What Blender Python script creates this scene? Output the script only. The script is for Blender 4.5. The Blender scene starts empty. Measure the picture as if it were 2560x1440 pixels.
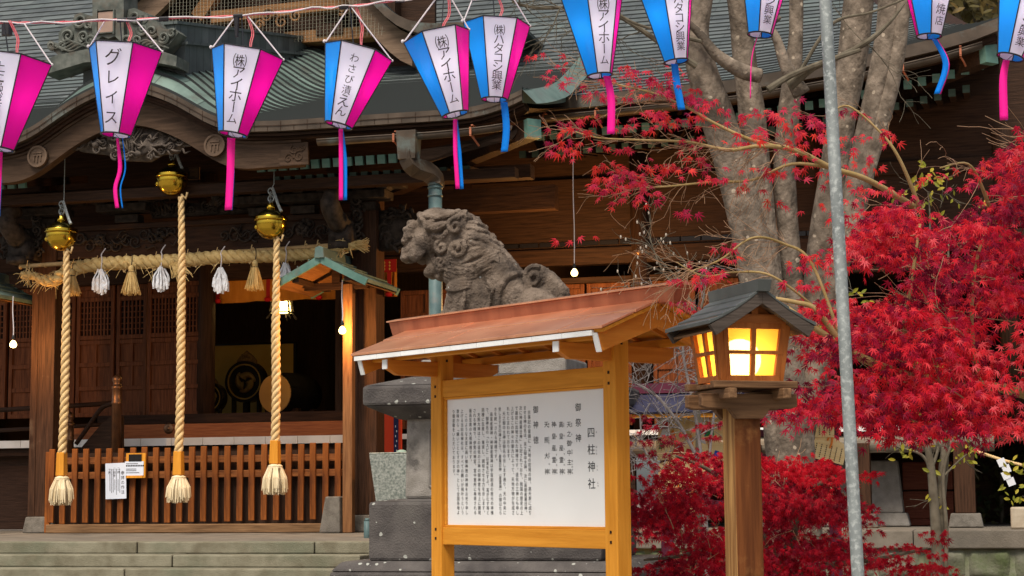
import bpy, bmesh, math, random
from math import sin, cos, tan, atan, atan2, radians, pi, sqrt, exp
from mathutils import Vector as V, Matrix, noise
from mathutils.bvhtree import BVHTree
random.seed(7)
scene = bpy.context.scene
# ------------------------------------------------------------------ camera
FP = 4500.0; PITCH = atan(510 / FP); ROLL = radians(.5); EYE = 1.5
cam_d = bpy.data.cameras.new('camera'); cam = bpy.data.objects.new('camera', cam_d)
scene.collection.objects.link(cam); scene.camera = cam
cam_d.sensor_width = 36; cam_d.lens = 36 * FP / 2560; cam_d.clip_end = 2000; cam_d.clip_start = .05
_U0 = V((0, -sin(PITCH), cos(PITCH))); _F = V((0, cos(PITCH), sin(PITCH))); _X = V((1, 0, 0))
_R = _X * cos(ROLL) - _U0 * sin(ROLL); _U = _X * sin(ROLL) + _U0 * cos(ROLL)
cam.matrix_world = Matrix(((_R.x, _U.x, -_F.x, 0), (_R.y, _U.y, -_F.y, 0), (_R.z, _U.z, -_F.z, EYE), (0, 0, 0, 1)))
# ------------------------------------------------------------------ sky and sun
SUN_EL, SUN_AZ = 57, 200          # soft light from behind and left of the viewer
w = bpy.data.worlds.new('World'); scene.world = w; w.use_nodes = True
nt = w.node_tree; sk = nt.nodes.new('ShaderNodeTexSky'); sk.sky_type = 'NISHITA'; sk.sun_disc = False
sk.sun_elevation = radians(SUN_EL); sk.sun_rotation = radians(SUN_AZ); sk.air_density = 1.0; sk.dust_density = 3.0
hs = nt.nodes.new('ShaderNodeHueSaturation'); hs.inputs['Saturation'].default_value = .55
nt.links.new(sk.outputs[0], hs.inputs['Color']); nt.links.new(hs.outputs[0], nt.nodes['Background'].inputs[0]); nt.nodes['Background'].inputs[1].default_value = .085
sun_d = bpy.data.lights.new('sun', 'SUN'); sun_d.energy = 2.3; sun_d.angle = radians(24); sun_d.color = (1, .92, .80)
sun = bpy.data.objects.new('sun', sun_d); scene.collection.objects.link(sun)
_sd = V((sin(radians(SUN_AZ)) * cos(radians(SUN_EL)), cos(radians(SUN_AZ)) * cos(radians(SUN_EL)), sin(radians(SUN_EL))))
sun.rotation_euler = _sd.to_track_quat('Z', 'Y').to_euler(); sun.location = (-8, -6, 14)
scene.view_settings.view_transform = 'Standard'; scene.view_settings.look = 'None'
scene.view_settings.exposure = 0.82; scene.view_settings.gamma = 1
scene.cycles.max_bounces = 8; scene.cycles.transparent_max_bounces = 12; scene.cycles.sample_clamp_indirect = 4
C = scene.collection
# ------------------------------------------------------------------ pixel rays and local frames
def ray(px, py):
    x = (px - 1280) / FP; y = (720 - py) / FP
    return V((x * cos(ROLL) + y * sin(ROLL), 0, 0)) + _F + _U0 * (-x * sin(ROLL) + y * cos(ROLL))
EYEV = V((0, 0, EYE))
def P(px, py, Y):
    r = ray(px, py); return EYEV + r * (Y / r.y)
class Frame:
    def __init__(s, o, yaw):
        s.o = V(o); s.yaw = yaw; s.u = V((cos(yaw), sin(yaw), 0)); s.v = V((-sin(yaw), cos(yaw), 0))
    def L(s, px, py, d):
        r = ray(px, py); k = (d - (EYEV - s.o).dot(s.v)) / r.dot(s.v)
        p = EYEV + r * k - s.o; return V((p.dot(s.u), d, p.z))
    def W(s, p): return s.o + s.u * p[0] + s.v * p[1] + V((0, 0, p[2]))
# ------------------------------------------------------------------ objects
def thing(name, label, cat, loc=(0, 0, 0), yaw=0, group=None):
    o = bpy.data.objects.new(name, None); C.objects.link(o); o.empty_display_size = .1
    o.location = loc; o.rotation_euler = (0, 0, yaw); tag(o, label, cat, group); return o
def tag(o, label, cat, group=None, kind=None):
    if label: o['label'] = label
    if cat: o['category'] = cat
    if group: o['group'] = group
    if kind: o['kind'] = kind
    return o
def link(name, me, parent=None):
    o = bpy.data.objects.new(name, me); C.objects.link(o)
    if parent: o.parent = parent
    return o
def copy_tree(o, parent=None):
    c = o.copy(); C.objects.link(c); c.parent = parent
    for ch in o.children: copy_tree(ch, c)
    return c
class MB:
    def __init__(s): s.v = []; s.f = []; s.m = []; s.t = None
    def add(s, vs, fs, m=0):
        n = len(s.v); s.v += [tuple(p) for p in vs]
        for f in fs: s.f.append(tuple(i + n for i in f)); s.m.append(m)
        return s
    BF = [(0, 3, 2, 1), (4, 5, 6, 7), (0, 1, 5, 4), (1, 2, 6, 5), (2, 3, 7, 6), (3, 0, 4, 7)]
    def box(s, x0, x1, y0, y1, z0, z1, m=0):
        return s.add([(x0, y0, z0), (x1, y0, z0), (x1, y1, z0), (x0, y1, z0), (x0, y0, z1), (x1, y0, z1), (x1, y1, z1), (x0, y1, z1)], s.BF, m)
    def frus(s, x0, x1, y0, y1, z0, X0, X1, Y0, Y1, z1, m=0):
        return s.add([(x0, y0, z0), (x1, y0, z0), (x1, y1, z0), (x0, y1, z0), (X0, Y0, z1), (X1, Y0, z1), (X1, Y1, z1), (X0, Y1, z1)], s.BF, m)
    def beam(s, p, q, w, h, up=(0, 0, 1), m=0, e=None):   # box from p to q, width w across, height h along up
        p = V(p); q = V(q); d = (q - p).normalized(); a = d.cross(V(up)).normalized(); b = a.cross(d)
        a = a * w / 2; b = b * h / 2
        return s.add([p - a - b, p + a - b, p + a + b, p - a + b, q - a - b, q + a - b, q + a + b, q - a + b],
                     [(0, 1, 2, 3), (7, 6, 5, 4), (0, 4, 5, 1), (1, 5, 6, 2), (2, 6, 7, 3), (3, 7, 4, 0)], m)
    def prism(s, pts, y0, y1, m=0, ax='y'):               # outline in (a,b), thickness along ax
        n = len(pts)
        if ax == 'y': a = [(p[0], y0, p[1]) for p in pts]; b = [(p[0], y1, p[1]) for p in pts]
        elif ax == 'x': a = [(y0, p[0], p[1]) for p in pts]; b = [(y1, p[0], p[1]) for p in pts]
        else: a = [(p[0], p[1], y0) for p in pts]; b = [(p[0], p[1], y1) for p in pts]
        return s.add(a + b, [tuple(range(n)), tuple(range(2 * n - 1, n - 1, -1))] + [(i, i + n, (i + 1) % n + n, (i + 1) % n) for i in range(n)], m)
    def tube(s, pts, rad, n=8, m=0, tw=0, lobes=0, amp=0):
        pts = [V(p) for p in pts]; k = len(pts)
        if not hasattr(rad, '__len__'): rad = [rad] * k
        up = V((.31, .17, .93)); vs = []
        t0 = (pts[1] - pts[0]).normalized()
        if abs(t0.dot(up)) > .95: up = V((1, .1, 0))
        a = t0.cross(up).normalized(); dist = 0
        for i, p in enumerate(pts):
            t = (pts[min(i + 1, k - 1)] - pts[max(i - 1, 0)])
            t = t.normalized() if t.length > 1e-9 else t0
            a = (a - t * a.dot(t)).normalized(); b = t.cross(a)
            if i: dist += (p - pts[i - 1]).length
            for j in range(n):
                th = 2 * pi * j / n
                r = rad[i] * (1 + (amp * cos(lobes * th + dist * tw) if lobes else 0))
                vs.append(p + (a * cos(th) + b * sin(th)) * r)
        fs = [(i * n + j, i * n + (j + 1) % n, (i + 1) * n + (j + 1) % n, (i + 1) * n + j) for i in range(k - 1) for j in range(n)]
        fs += [tuple(range(n - 1, -1, -1)), tuple((k - 1) * n + j for j in range(n))]
        return s.add(vs, fs, m)
    def lathe(s, prof, c, n=20, m=0):
        c = V(c); vs = []
        for r, z in prof:
            for j in range(n): vs.append(c + V((max(r, .0005) * cos(2 * pi * j / n), max(r, .0005) * sin(2 * pi * j / n), z)))
        k = len(prof)
        fs = [(i * n + j, i * n + (j + 1) % n, (i + 1) * n + (j + 1) % n, (i + 1) * n + j) for i in range(k - 1) for j in range(n)]
        fs += [tuple(range(n - 1, -1, -1)), tuple((k - 1) * n + j for j in range(n))]
        return s.add(vs, fs, m)
    def ball(s, c, r, n=12, m=0, ry=None, rz=None):
        c = V(c); ry = ry or r; rz = rz or r; vs = []; h = n // 2 + 1
        for i in range(h + 1):
            ph = -pi / 2 + pi * i / h
            for j in range(n): vs.append(c + V((r * max(cos(ph), .002) * cos(2 * pi * j / n), ry * max(cos(ph), .002) * sin(2 * pi * j / n), rz * sin(ph))))
        fs = [(i * n + j, i * n + (j + 1) % n, (i + 1) * n + (j + 1) % n, (i + 1) * n + j) for i in range(h) for j in range(n)]
        fs += [tuple(range(n - 1, -1, -1)), tuple(h * n + j for j in range(n))]
        return s.add(vs, fs, m)
    def grid(s, fn, nu, nv, m=0):
        vs = [fn(i / nu, j / nv) for j in range(nv + 1) for i in range(nu + 1)]
        return s.add(vs, [(j * (nu + 1) + i, j * (nu + 1) + i + 1, (j + 1) * (nu + 1) + i + 1, (j + 1) * (nu + 1) + i) for j in range(nv) for i in range(nu)], m)
    def mesh(s, name, mats, smooth=False):
        me = bpy.data.meshes.new(name); me.from_pydata(s.v, [], s.f)
        for mt in (mats if isinstance(mats, (list, tuple)) else [mats]): me.materials.append(mt)
        if any(s.m): me.polygons.foreach_set('material_index', s.m)
        if smooth: me.polygons.foreach_set('use_smooth', [True] * len(s.f))
        if s.t is not None:
            at = me.attributes.new('tone', 'FLOAT', 'FACE'); at.data.foreach_set('value', s.t)
        me.update(); return me
    def build(s, name, mats, parent=None, smooth=False, bevel=0, origin=None):
        if origin is not None:
            s.v = [(p[0] - origin[0], p[1] - origin[1], p[2] - origin[2]) for p in s.v]
        o = link(name, s.mesh(name, mats, smooth), parent)
        if origin is not None: o.location = origin
        if bevel:
            b = o.modifiers.new('bevel', 'BEVEL'); b.width = bevel; b.segments = 2; b.limit_method = 'ANGLE'
        return o
def crom(pts, n=6):                        # smooth polyline
    pts = [V(p) for p in pts]; q = [pts[0]] + pts + [pts[-1]]; out = []
    for i in range(1, len(q) - 2):
        for k in range(n):
            t = k / n; a, b, c, d = q[i - 1], q[i], q[i + 1], q[i + 2]
            out.append(.5 * (2 * b + (c - a) * t + (2 * a - 5 * b + 4 * c - d) * t * t + (3 * b - a - 3 * c + d) * t ** 3))
    return out + [pts[-1]]
def lerp(a, b, t): return a + (b - a) * t
def interp(xs, ys, x):
    if x <= xs[0]: return ys[0]
    for i in range(1, len(xs)):
        if x <= xs[i]: return lerp(ys[i - 1], ys[i], (x - xs[i - 1]) / (xs[i] - xs[i - 1]))
    return ys[-1]
# ------------------------------------------------------------------ materials
def mat(name, c1, c2=None, sc=4, st=(1, 1, 1), rough=.7, metal=0, bump=0, bsc=None, c3=None, spot=0, spotc=(.55, .55, .5), spotsc=9, spec=.25, lo=.35, hi=.65, c3sc=1.3, c3lo=.5, c3hi=.68, coat=0, em=None, ems=0, trans=0, dist=0):
    m = bpy.data.materials.new(name); m.use_nodes = True; nt = m.node_tree; N = nt.nodes; K = nt.links
    b = N['Principled BSDF']; b.inputs['Roughness'].default_value = rough; b.inputs['Metallic'].default_value = metal
    b.inputs['Specular IOR Level'].default_value = spec; b.inputs['Coat Weight'].default_value = coat
    b.inputs['Base Color'].default_value = (*c1, 1)
    tc = N.new('ShaderNodeTexCoord'); mp = N.new('ShaderNodeMapping'); mp.inputs['Scale'].default_value = st
    K.new(tc.outputs['Object'], mp.inputs[0])
    col = None
    if c2:
        n = N.new('ShaderNodeTexNoise'); n.inputs['Scale'].default_value = sc; n.inputs['Detail'].default_value = 6; n.inputs['Distortion'].default_value = dist
        K.new(mp.outputs[0], n.inputs[0]); r = N.new('ShaderNodeValToRGB')
        r.color_ramp.elements[0].position = lo; r.color_ramp.elements[1].position = hi
        r.color_ramp.elements[0].color = (*c1, 1); r.color_ramp.elements[1].color = (*c2, 1)
        K.new(n.outputs[0], r.inputs[0]); col = r.outputs[0]
    def mix(fac, cin, c):
        x = N.new('ShaderNodeMix'); x.data_type = 'RGBA'; K.new(fac, x.inputs[0])
        if cin: K.new(cin, x.inputs[6])
        else: x.inputs[6].default_value = (*c1, 1)
        x.inputs[7].default_value = (*c, 1); return x.outputs[2]
    def ramp(src, lo, hi, inv=False):
        r = N.new('ShaderNodeMapRange'); K.new(src, r.inputs[0]); r.inputs[1].default_value = lo; r.inputs[2].default_value = hi
        if inv: r.inputs[3].default_value = 1; r.inputs[4].default_value = 0
        return r.outputs[0]
    if c3:
        n3 = N.new('ShaderNodeTexNoise'); n3.inputs['Scale'].default_value = c3sc; n3.inputs['Detail'].default_value = 7; n3.inputs['Roughness'].default_value = .65
        K.new(tc.outputs['Object'], n3.inputs[0]); col = mix(ramp(n3.outputs[0], c3lo, c3hi), col, c3)
    if spot:
        vo = N.new('ShaderNodeTexVoronoi'); vo.inputs['Scale'].default_value = spotsc; K.new(tc.outputs['Object'], vo.inputs[0])
        nn = N.new('ShaderNodeTexNoise'); nn.inputs['Scale'].default_value = spotsc * 2.2; K.new(tc.outputs['Object'], nn.inputs[0])
        ad = N.new('ShaderNodeMath'); ad.operation = 'MULTIPLY_ADD'; K.new(nn.outputs[0], ad.inputs[0]); ad.inputs[1].default_value = .3; K.new(vo.outputs['Distance'], ad.inputs[2])
        # keep only some of the cells
        sep = N.new('ShaderNodeSeparateColor'); K.new(vo.outputs['Color'], sep.inputs[0])
        ad2 = N.new('ShaderNodeMath'); ad2.operation = 'MULTIPLY_ADD'; K.new(sep.outputs[0], ad2.inputs[0]); ad2.inputs[1].default_value = .35; K.new(ad.outputs[0], ad2.inputs[2])
        col = mix(ramp(ad2.outputs[0], spot, spot + .05, True), col, spotc)
    if col: K.new(col, b.inputs['Base Color'])
    if bump:
        nb = N.new('ShaderNodeTexNoise'); nb.inputs['Scale'].default_value = bsc or sc * 3; nb.inputs['Detail'].default_value = 8; K.new(mp.outputs[0], nb.inputs[0])
        bp = N.new('ShaderNodeBump'); bp.inputs['Strength'].default_value = bump; bp.inputs['Distance'].default_value = .02
        K.new(nb.outputs[0], bp.inputs['Height']); K.new(bp.outputs[0], b.inputs['Normal'])
    if em: b.inputs['Emission Color'].default_value = (*em, 1); b.inputs['Emission Strength'].default_value = ems
    if trans:
        tr = N.new('ShaderNodeBsdfTranslucent'); ms = N.new('ShaderNodeMixShader'); ms.inputs[0].default_value = trans
        if col: K.new(col, tr.inputs[0])
        else: tr.inputs[0].default_value = (*c1, 1)
        K.new(b.outputs[0], ms.inputs[1]); K.new(tr.outputs[0], ms.inputs[2]); K.new(ms.outputs[0], N['Material Output'].inputs[0])
    return m
def wood(name, c1, c2, ax='z', sc=3, rough=.65, bump=.25, c3=None, k=14, **kw):
    st = {'x': (1, k, k), 'y': (k, 1, k), 'z': (k, k, 1)}[ax]
    kw.setdefault('spec', .12); return mat(name, c1, c2, sc=sc, st=st, rough=rough, bump=bump, bsc=sc * 2, c3=c3, dist=.4, lo=.3, hi=.7, **kw)
DK = ((.020, .0098, .0055), (.050, .0245, .0138))
dkx = wood('dark timber x', *DK, ax='x'); dkz = wood('dark timber z', *DK, ax='z'); dky = wood('dark timber y', *DK, ax='y')
doorz = wood('door timber', (.075, .024, .010), (.185, .064, .025), ax='z'); trimw = wood('ceiling board timber', (.12, .05, .018), (.22, .095, .033), ax='y')
bargew = wood('barge timber', (.033, .019, .011), (.078, .046, .028), ax='x', k=8)
carvew = mat('carved timber', (.05, .038, .03), (.125, .098, .077), sc=14, rough=.8, bump=.3)
carved = mat('carved dark timber', (.015, .010, .007), (.048, .034, .025), sc=14, rough=.75, bump=.3)
postz = wood('post timber', (.026, .0118, .006), (.07, .032, .0165), ax='z', c3=(.15, .10, .065), c3lo=.64, c3hi=.85)
boardz = wood('orange board timber', (.13, .055, .022), (.25, .115, .045), ax='z')
fencez = wood('fence timber', (.06, .016, .005), (.31, .095, .018), ax='z', sc=2.2, k=9, c3=(.045, .016, .008), c3sc=1.6, c3lo=.5, c3hi=.7)
fencex = wood('fence rail timber', (.09, .028, .009), (.25, .085, .022), ax='x')
sillx = wood('sill timber', (.12, .065, .03), (.24, .135, .065), ax='x')
nosew = wood('veranda edge timber', (.22, .07, .03), (.36, .13, .05), ax='x')
whitew = mat('white painted timber', (.78, .78, .76), (.66, .66, .63), sc=5, rough=.6)
signz = wood('cypress z', (.52, .20, .018), (.68, .29, .034), ax='z', sc=2.5, rough=.55, bump=.08)
signx = wood('cypress x', (.52, .20, .018), (.68, .29, .034), ax='x', sc=2.5, rough=.55, bump=.08)
signy = wood('cypress y', (.48, .15, .016), (.60, .22, .03), ax='y', sc=2.5, rough=.55, bump=.08)
copper = mat('new copper', (.86, .41, .225), (.74, .31, .155), sc=5, rough=.30, metal=.7, c3=(.62, .25, .13), c3sc=3, bump=.06, bsc=6)
copperd = mat('copper cap', (.50, .175, .09), (.36, .115, .06), sc=9, st=(1, 1, .25), rough=.42, metal=.6)
roofm = mat('patina roof', (.065, .074, .074), (.115, .127, .124), sc=3.2, st=(1, 1, 1), rough=.55, c3=(.10, .122, .115), c3sc=.9, bump=.1)
karam = mat('green patina roof', (.09, .13, .112), (.16, .22, .19), sc=2.5, rough=.55, c3=(.09, .085, .07), c3sc=2.4, c3lo=.55, c3hi=.75)
seamm = mat('dark lap shade', (.026, .029, .028), rough=.7)  # shadow line under each course, painted onto the lip face
fascm = mat('brown copper fascia', (.048, .034, .023), (.088, .063, .044), sc=4, rough=.5, metal=.2, c3=(.11, .125, .11), c3sc=1.6, c3lo=.58)
ornm = mat('weathered copper ornament', (.055, .062, .052), (.13, .135, .115), sc=9, rough=.6, metal=.1, c3=(.10, .08, .06), c3sc=4)
teald = mat('shaded green copper', (.03, .055, .042), (.06, .095, .075), sc=8, rough=.6)  # shade on the second rafter row, painted into its darker caps
teal = mat('teal copper', (.07, .15, .12), (.115, .21, .17), sc=8, rough=.55, c3=(.13, .10, .075), c3sc=3, c3lo=.56)
tealp = mat('teal pipe', (.06, .10, .10), (.10, .15, .145), sc=6, rough=.5, c3=(.12, .13, .12), c3sc=4, c3lo=.58)
tealroof = mat('small roof copper', (.085, .13, .112), (.14, .20, .172), sc=5, rough=.5, metal=.1, c3=(.12, .14, .125), c3sc=3)
steelg = mat('galvanised pipe', (.17, .185, .18), (.27, .29, .28), sc=9, st=(1, 1, .3), rough=.55, metal=.25, c3=(.40, .42, .40), c3sc=42, c3lo=.50, c3hi=.62, bump=.05)
stoneK = mat('carved lion stone', (.09, .064, .045), (.20, .152, .115), sc=7, rough=.9, bump=.8, bsc=50, c3=(.05, .037, .028), c3sc=2.6, c3lo=.5, spot=.23, spotc=(.36, .36, .33), spotsc=11)
stoneD = mat('dark lava stone', (.055, .048, .045), (.10, .088, .08), sc=5, rough=.9, bump=.5, bsc=60, c3=(.10, .09, .08), c3sc=1.4, c3lo=.55, spot=.37, spotc=(.34, .34, .30), spotsc=14)
stoneM = mat('grey granite shaft', (.19, .17, .145), (.27, .245, .215), sc=9, rough=.9, bump=.4, bsc=80, c3=(.10, .09, .08), c3sc=1.6, c3lo=.6)
stoneS = mat('step stone', (.14, .122, .08), (.22, .2, .14), sc=6, rough=.9, bump=.35, bsc=90, c3=(.125, .13, .085), c3sc=1.1, c3lo=.5)
stoneP = mat('paving stone', (.125, .105, .08), (.19, .16, .125), sc=4, rough=.9, bump=.3, bsc=60, c3=(.11, .095, .075), c3sc=1.2)
stoneW = mat('mossy wall stone', (.115, .11, .075), (.19, .18, .135), sc=4, rough=.95, bump=.5, bsc=30, c3=(.075, .095, .035), c3sc=1.5, c3lo=.48)
stoneB = mat('base stone', (.10, .088, .072), (.16, .142, .118), sc=12, rough=.9, bump=.4, bsc=70, c3=(.11, .095, .08), c3sc=3)
stoneG = mat('speckled trough stone', (.13, .15, .13), (.33, .34, .30), sc=40, rough=.9, bump=.3)
groundm = mat('gravel ground', (.2, .18, .15), (.32, .29, .25), sc=30, rough=.95, bump=.5)
brass = mat('polished brass', (.62, .40, .045), (.5, .31, .03), sc=6, rough=.16, metal=1, bump=.05, bsc=5)
brassd = mat('greenish brass', (.19, .155, .04), (.13, .11, .035), sc=6, rough=.24, metal=1)  # darker greenish tone for the upper halves of the outer bells
ropem = mat('hemp rope', (.56, .37, .16), (.68, .48, .24), sc=20, rough=.85, bump=.4, bsc=120)
straw = mat('straw', (.50, .33, .12), (.64, .46, .20), sc=18, rough=.85, bump=.5, bsc=90)
tassel = mat('tassel flax', (.62, .49, .29), (.74, .62, .41), sc=30, st=(1, 1, .1), rough=.85)
bamboo = mat('bamboo', (.47, .29, .12), (.58, .38, .18), sc=7, rough=.5)
paper = mat('white paper', (.82, .82, .84), rough=.8, trans=.25)
whitep = mat('white panel', (.80, .795, .775), (.73, .725, .70), sc=1.3, rough=.3, c3=(.68, .66, .62), c3sc=2.5, c3lo=.58, c3hi=.8)
ink = mat('black ink', (.012, .012, .014), rough=.5)
inkb = mat('brown black ink', (.03, .02, .018), rough=.6)
blk = mat('black frame', (.02, .02, .022), rough=.4)
lan_b = mat('blue plastic', (.012, .33, .95), rough=.16, trans=.5, spec=.5); lan_w = mat('white plastic', (.82, .80, .86), (.78, .76, .84), sc=5, rough=.4, trans=.45)
lan_p = mat('pink plastic', (1, .006, .33), rough=.25, trans=.6); rib_b = mat('blue ribbon', (.004, .23, .78), rough=.3, trans=.3); rib_p = mat('pink ribbon', (.95, .015, .34), rough=.3, trans=.3)
cordw = mat('white cord', (.62, .56, .56), rough=.8); cordr = mat('red cable', (.58, .07, .10), (.62, .2, .2), sc=60, rough=.6); blacktape = mat('black tape', (.02, .018, .02), rough=.5)
curtm = mat('orange curtain', (.42, .15, .018), (.50, .19, .026), sc=3, st=(6, 6, 1), rough=.85, trans=.15); redm = mat('red brocade', (.33, .012, .012), rough=.8); goldthread = mat('gold thread', (.55, .33, .08), rough=.6)
redc = mat('red cord', (.45, .01, .012), rough=.7); redban = mat('red banner', (.75, .06, .015), rough=.7); navy = mat('navy cloth', (.02, .025, .075), rough=.8)
goldscr = mat('gold screen', (.52, .33, .075), (.45, .27, .05), sc=2, rough=.45, metal=.3); drumskin = mat('drum skin', (.50, .25, .085), (.56, .30, .11), sc=2, rough=.6); lacq = mat('black lacquer', (.012, .01, .01), rough=.25); goldp = mat('gold paint', (.55, .34, .07), rough=.35, metal=.7)
bronze = mat('bronze', (.24, .12, .06), (.16, .085, .05), sc=9, rough=.4, metal=.8)
lanbulb = mat('added lantern bulb', (.9, .9, .85), em=(1, .95, .9), ems=3.6); lampbulb = mat('lamp globe', (1, .8, .4), em=(1, .82, .50), ems=6.5)  # lantern bulb is an added glow to brighten the lantern faces
litpane = mat('lit paper', (.8, .6, .2), em=(1, .68, .2), ems=22)
pane = mat('amber paper pane', (.98, .57, .075), rough=.6, trans=.9)
_n = pane.node_tree; _o = _n.nodes['Material Output']; _m = _n.nodes.new('ShaderNodeMixShader'); _t = _n.nodes.new('ShaderNodeBsdfTransparent'); _t.inputs[0].default_value = (1, .9, .6, 1); _m.inputs[0].default_value = .26
_n.links.new(_o.inputs[0].links[0].from_socket, _m.inputs[1]); _n.links.new(_t.outputs[0], _m.inputs[2]); _n.links.new(_m.outputs[0], _o.inputs[0])
lampw = wood('lamp timber', (.25, .066, .013), (.40, .125, .027), ax='z', rough=.5); lampx = wood('lamp timber x', (.25, .07, .016), (.40, .135, .033), ax='x', rough=.5); lampg = wood('grey brown timber', (.075, .036, .017), (.18, .095, .045), ax='x')
lampy = wood('grey brown timber y', (.09, .045, .022), (.22, .12, .058), ax='y')
lamppost = wood('lamp post timber', (.075, .022, .0065), (.17, .055, .015), ax='z', sc=2.2, c3=(.30, .14, .045), c3sc=2.0, c3lo=.56, c3hi=.72)
lamproof = mat('grey copper roof', (.062, .066, .062), (.105, .112, .104), sc=4, rough=.42, metal=.35, spot=.17, spotc=(.25, .27, .26), spotsc=25)
sapw = wood('pale sapwood', (.13, .045, .013), (.46, .25, .085), ax='z', sc=1.6, k=22)
lampverge = wood('blackened verge', (.045, .034, .027), (.085, .065, .052), ax='x')
bark = mat('zelkova bark', (.105, .08, .058), (.23, .18, .135), sc=11, st=(1, 1, .8), rough=.95, bump=.9, bsc=26, c3=(.07, .054, .04), c3sc=2.6, c3lo=.50, c3hi=.66, spot=.36, spotc=(.36, .29, .215), spotsc=11)
barkflake = mat('flaking bark', (.30, .26, .215), (.2, .16, .125), sc=12, rough=.95, bump=.6)
twigy = mat('olive maple bark', (.27, .19, .065), (.36, .25, .11), sc=10, rough=.8); twigt = mat('tan twigs', (.26, .155, .085), (.36, .22, .13), sc=10, rough=.85); twigg = mat('grey twigs', (.12, .105, .098), (.22, .195, .185), sc=10, rough=.9)
thinbark = mat('slender bark', (.08, .064, .042), (.14, .118, .083), sc=12, rough=.9)
emaw = mat('plaque wood', (.72, .50, .22), (.80, .60, .30), sc=5, st=(1, 8, 8), rough=.7); magenta = mat('maroon paint', (.085, .012, .03), (.12, .02, .04), sc=5, rough=.5); purproof = mat('indigo slate', (.02, .019, .042), (.035, .033, .062), sc=6, rough=.5)
bulbglass = bpy.data.materials.new('lit glass bulb'); bulbglass.use_nodes = True; _n = bulbglass.node_tree; _e = _n.nodes.new('ShaderNodeEmission'); _e.inputs[0].default_value = (1, .68, .24, 1); _e.inputs[1].default_value = 2.6; _t = _n.nodes.new('ShaderNodeBsdfTransparent'); _a = _n.nodes.new('ShaderNodeAddShader')
_n.links.new(_e.outputs[0], _a.inputs[0]); _n.links.new(_t.outputs[0], _a.inputs[1]); _n.links.new(_a.outputs[0], _n.nodes['Material Output'].inputs[0])
def leafmat(name, cols, trans=.4, rough=.5):
    m = bpy.data.materials.new(name); m.use_nodes = True; nt = m.node_tree; N = nt.nodes; K = nt.links; b = N['Principled BSDF']
    at = N.new('ShaderNodeAttribute'); at.attribute_name = 'tone'; r = N.new('ShaderNodeValToRGB')
    while len(r.color_ramp.elements) < len(cols): r.color_ramp.elements.new(.5)
    for i, c in enumerate(cols): r.color_ramp.elements[i].position = i / (len(cols) - 1); r.color_ramp.elements[i].color = (*c, 1)
    K.new(at.outputs['Fac'], r.inputs[0]); K.new(r.outputs[0], b.inputs['Base Color']); b.inputs['Roughness'].default_value = rough; b.inputs['Specular IOR Level'].default_value = .18
    tr = N.new('ShaderNodeBsdfTranslucent'); K.new(r.outputs[0], tr.inputs[0]); ms = N.new('ShaderNodeMixShader'); ms.inputs[0].default_value = trans
    K.new(b.outputs[0], ms.inputs[1]); K.new(tr.outputs[0], ms.inputs[2]); K.new(ms.outputs[0], N['Material Output'].inputs[0]); return m
leafA = leafmat('maple leaves crimson', [(.16, .006, .028), (.30, .011, .046), (.46, .012, .042), (.62, .015, .032), (.72, .035, .045), (.76, .11, .13)], .48)
leafB = leafmat('maple leaves deep red', [(.15, .003, .014), (.30, .004, .019), (.46, .005, .018), (.58, .009, .022)])
leafC = leafmat('maple leaves pink red', [(.24, .012, .055), (.42, .018, .07), (.58, .03, .06), (.66, .045, .03)])
leafY = leafmat('yellow green leaves', [(.16, .18, .02), (.30, .28, .03), (.46, .36, .04)])
leafG = leafmat('dark evergreen leaves', [(.03, .04, .015), (.07, .075, .025), (.12, .10, .04)])
leafO = leafmat('olive autumn leaves', [(.055, .05, .018), (.12, .095, .03), (.2, .13, .04)])
def shingled(m, y0, pitch, wid, amt=.55):       # lapped copper sheets: staggered upright joints and sheet-to-sheet tone
    nt = m.node_tree; N = nt.nodes; K = nt.links; b = N['Principled BSDF']; src = b.inputs['Base Color'].links[0].from_socket
    tc = N.new('ShaderNodeTexCoord'); mp = N.new('ShaderNodeMapping'); mp.inputs['Location'].default_value = (0, -y0, 0); K.new(tc.outputs['Object'], mp.inputs[0])
    br = N.new('ShaderNodeTexBrick'); br.inputs['Scale'].default_value = 1; br.inputs['Brick Width'].default_value = wid; br.inputs['Row Height'].default_value = pitch; br.inputs['Mortar Size'].default_value = .006; br.inputs['Mortar Smooth'].default_value = .2
    br.inputs['Color1'].default_value = (.72, .72, .72, 1); br.inputs['Color2'].default_value = (1.12, 1.12, 1.1, 1); br.inputs['Mortar'].default_value = (.25, .25, .25, 1); K.new(mp.outputs[0], br.inputs[0])
    mx = N.new('ShaderNodeMix'); mx.data_type = 'RGBA'; mx.blend_type = 'MULTIPLY'; mx.inputs[0].default_value = .9; K.new(src, mx.inputs[6]); K.new(br.outputs[0], mx.inputs[7]); K.new(mx.outputs[2], b.inputs['Base Color'])
shingled(roofm, .6, .2, .62); shingled(karam, -1.5, .19, .55)
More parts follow.
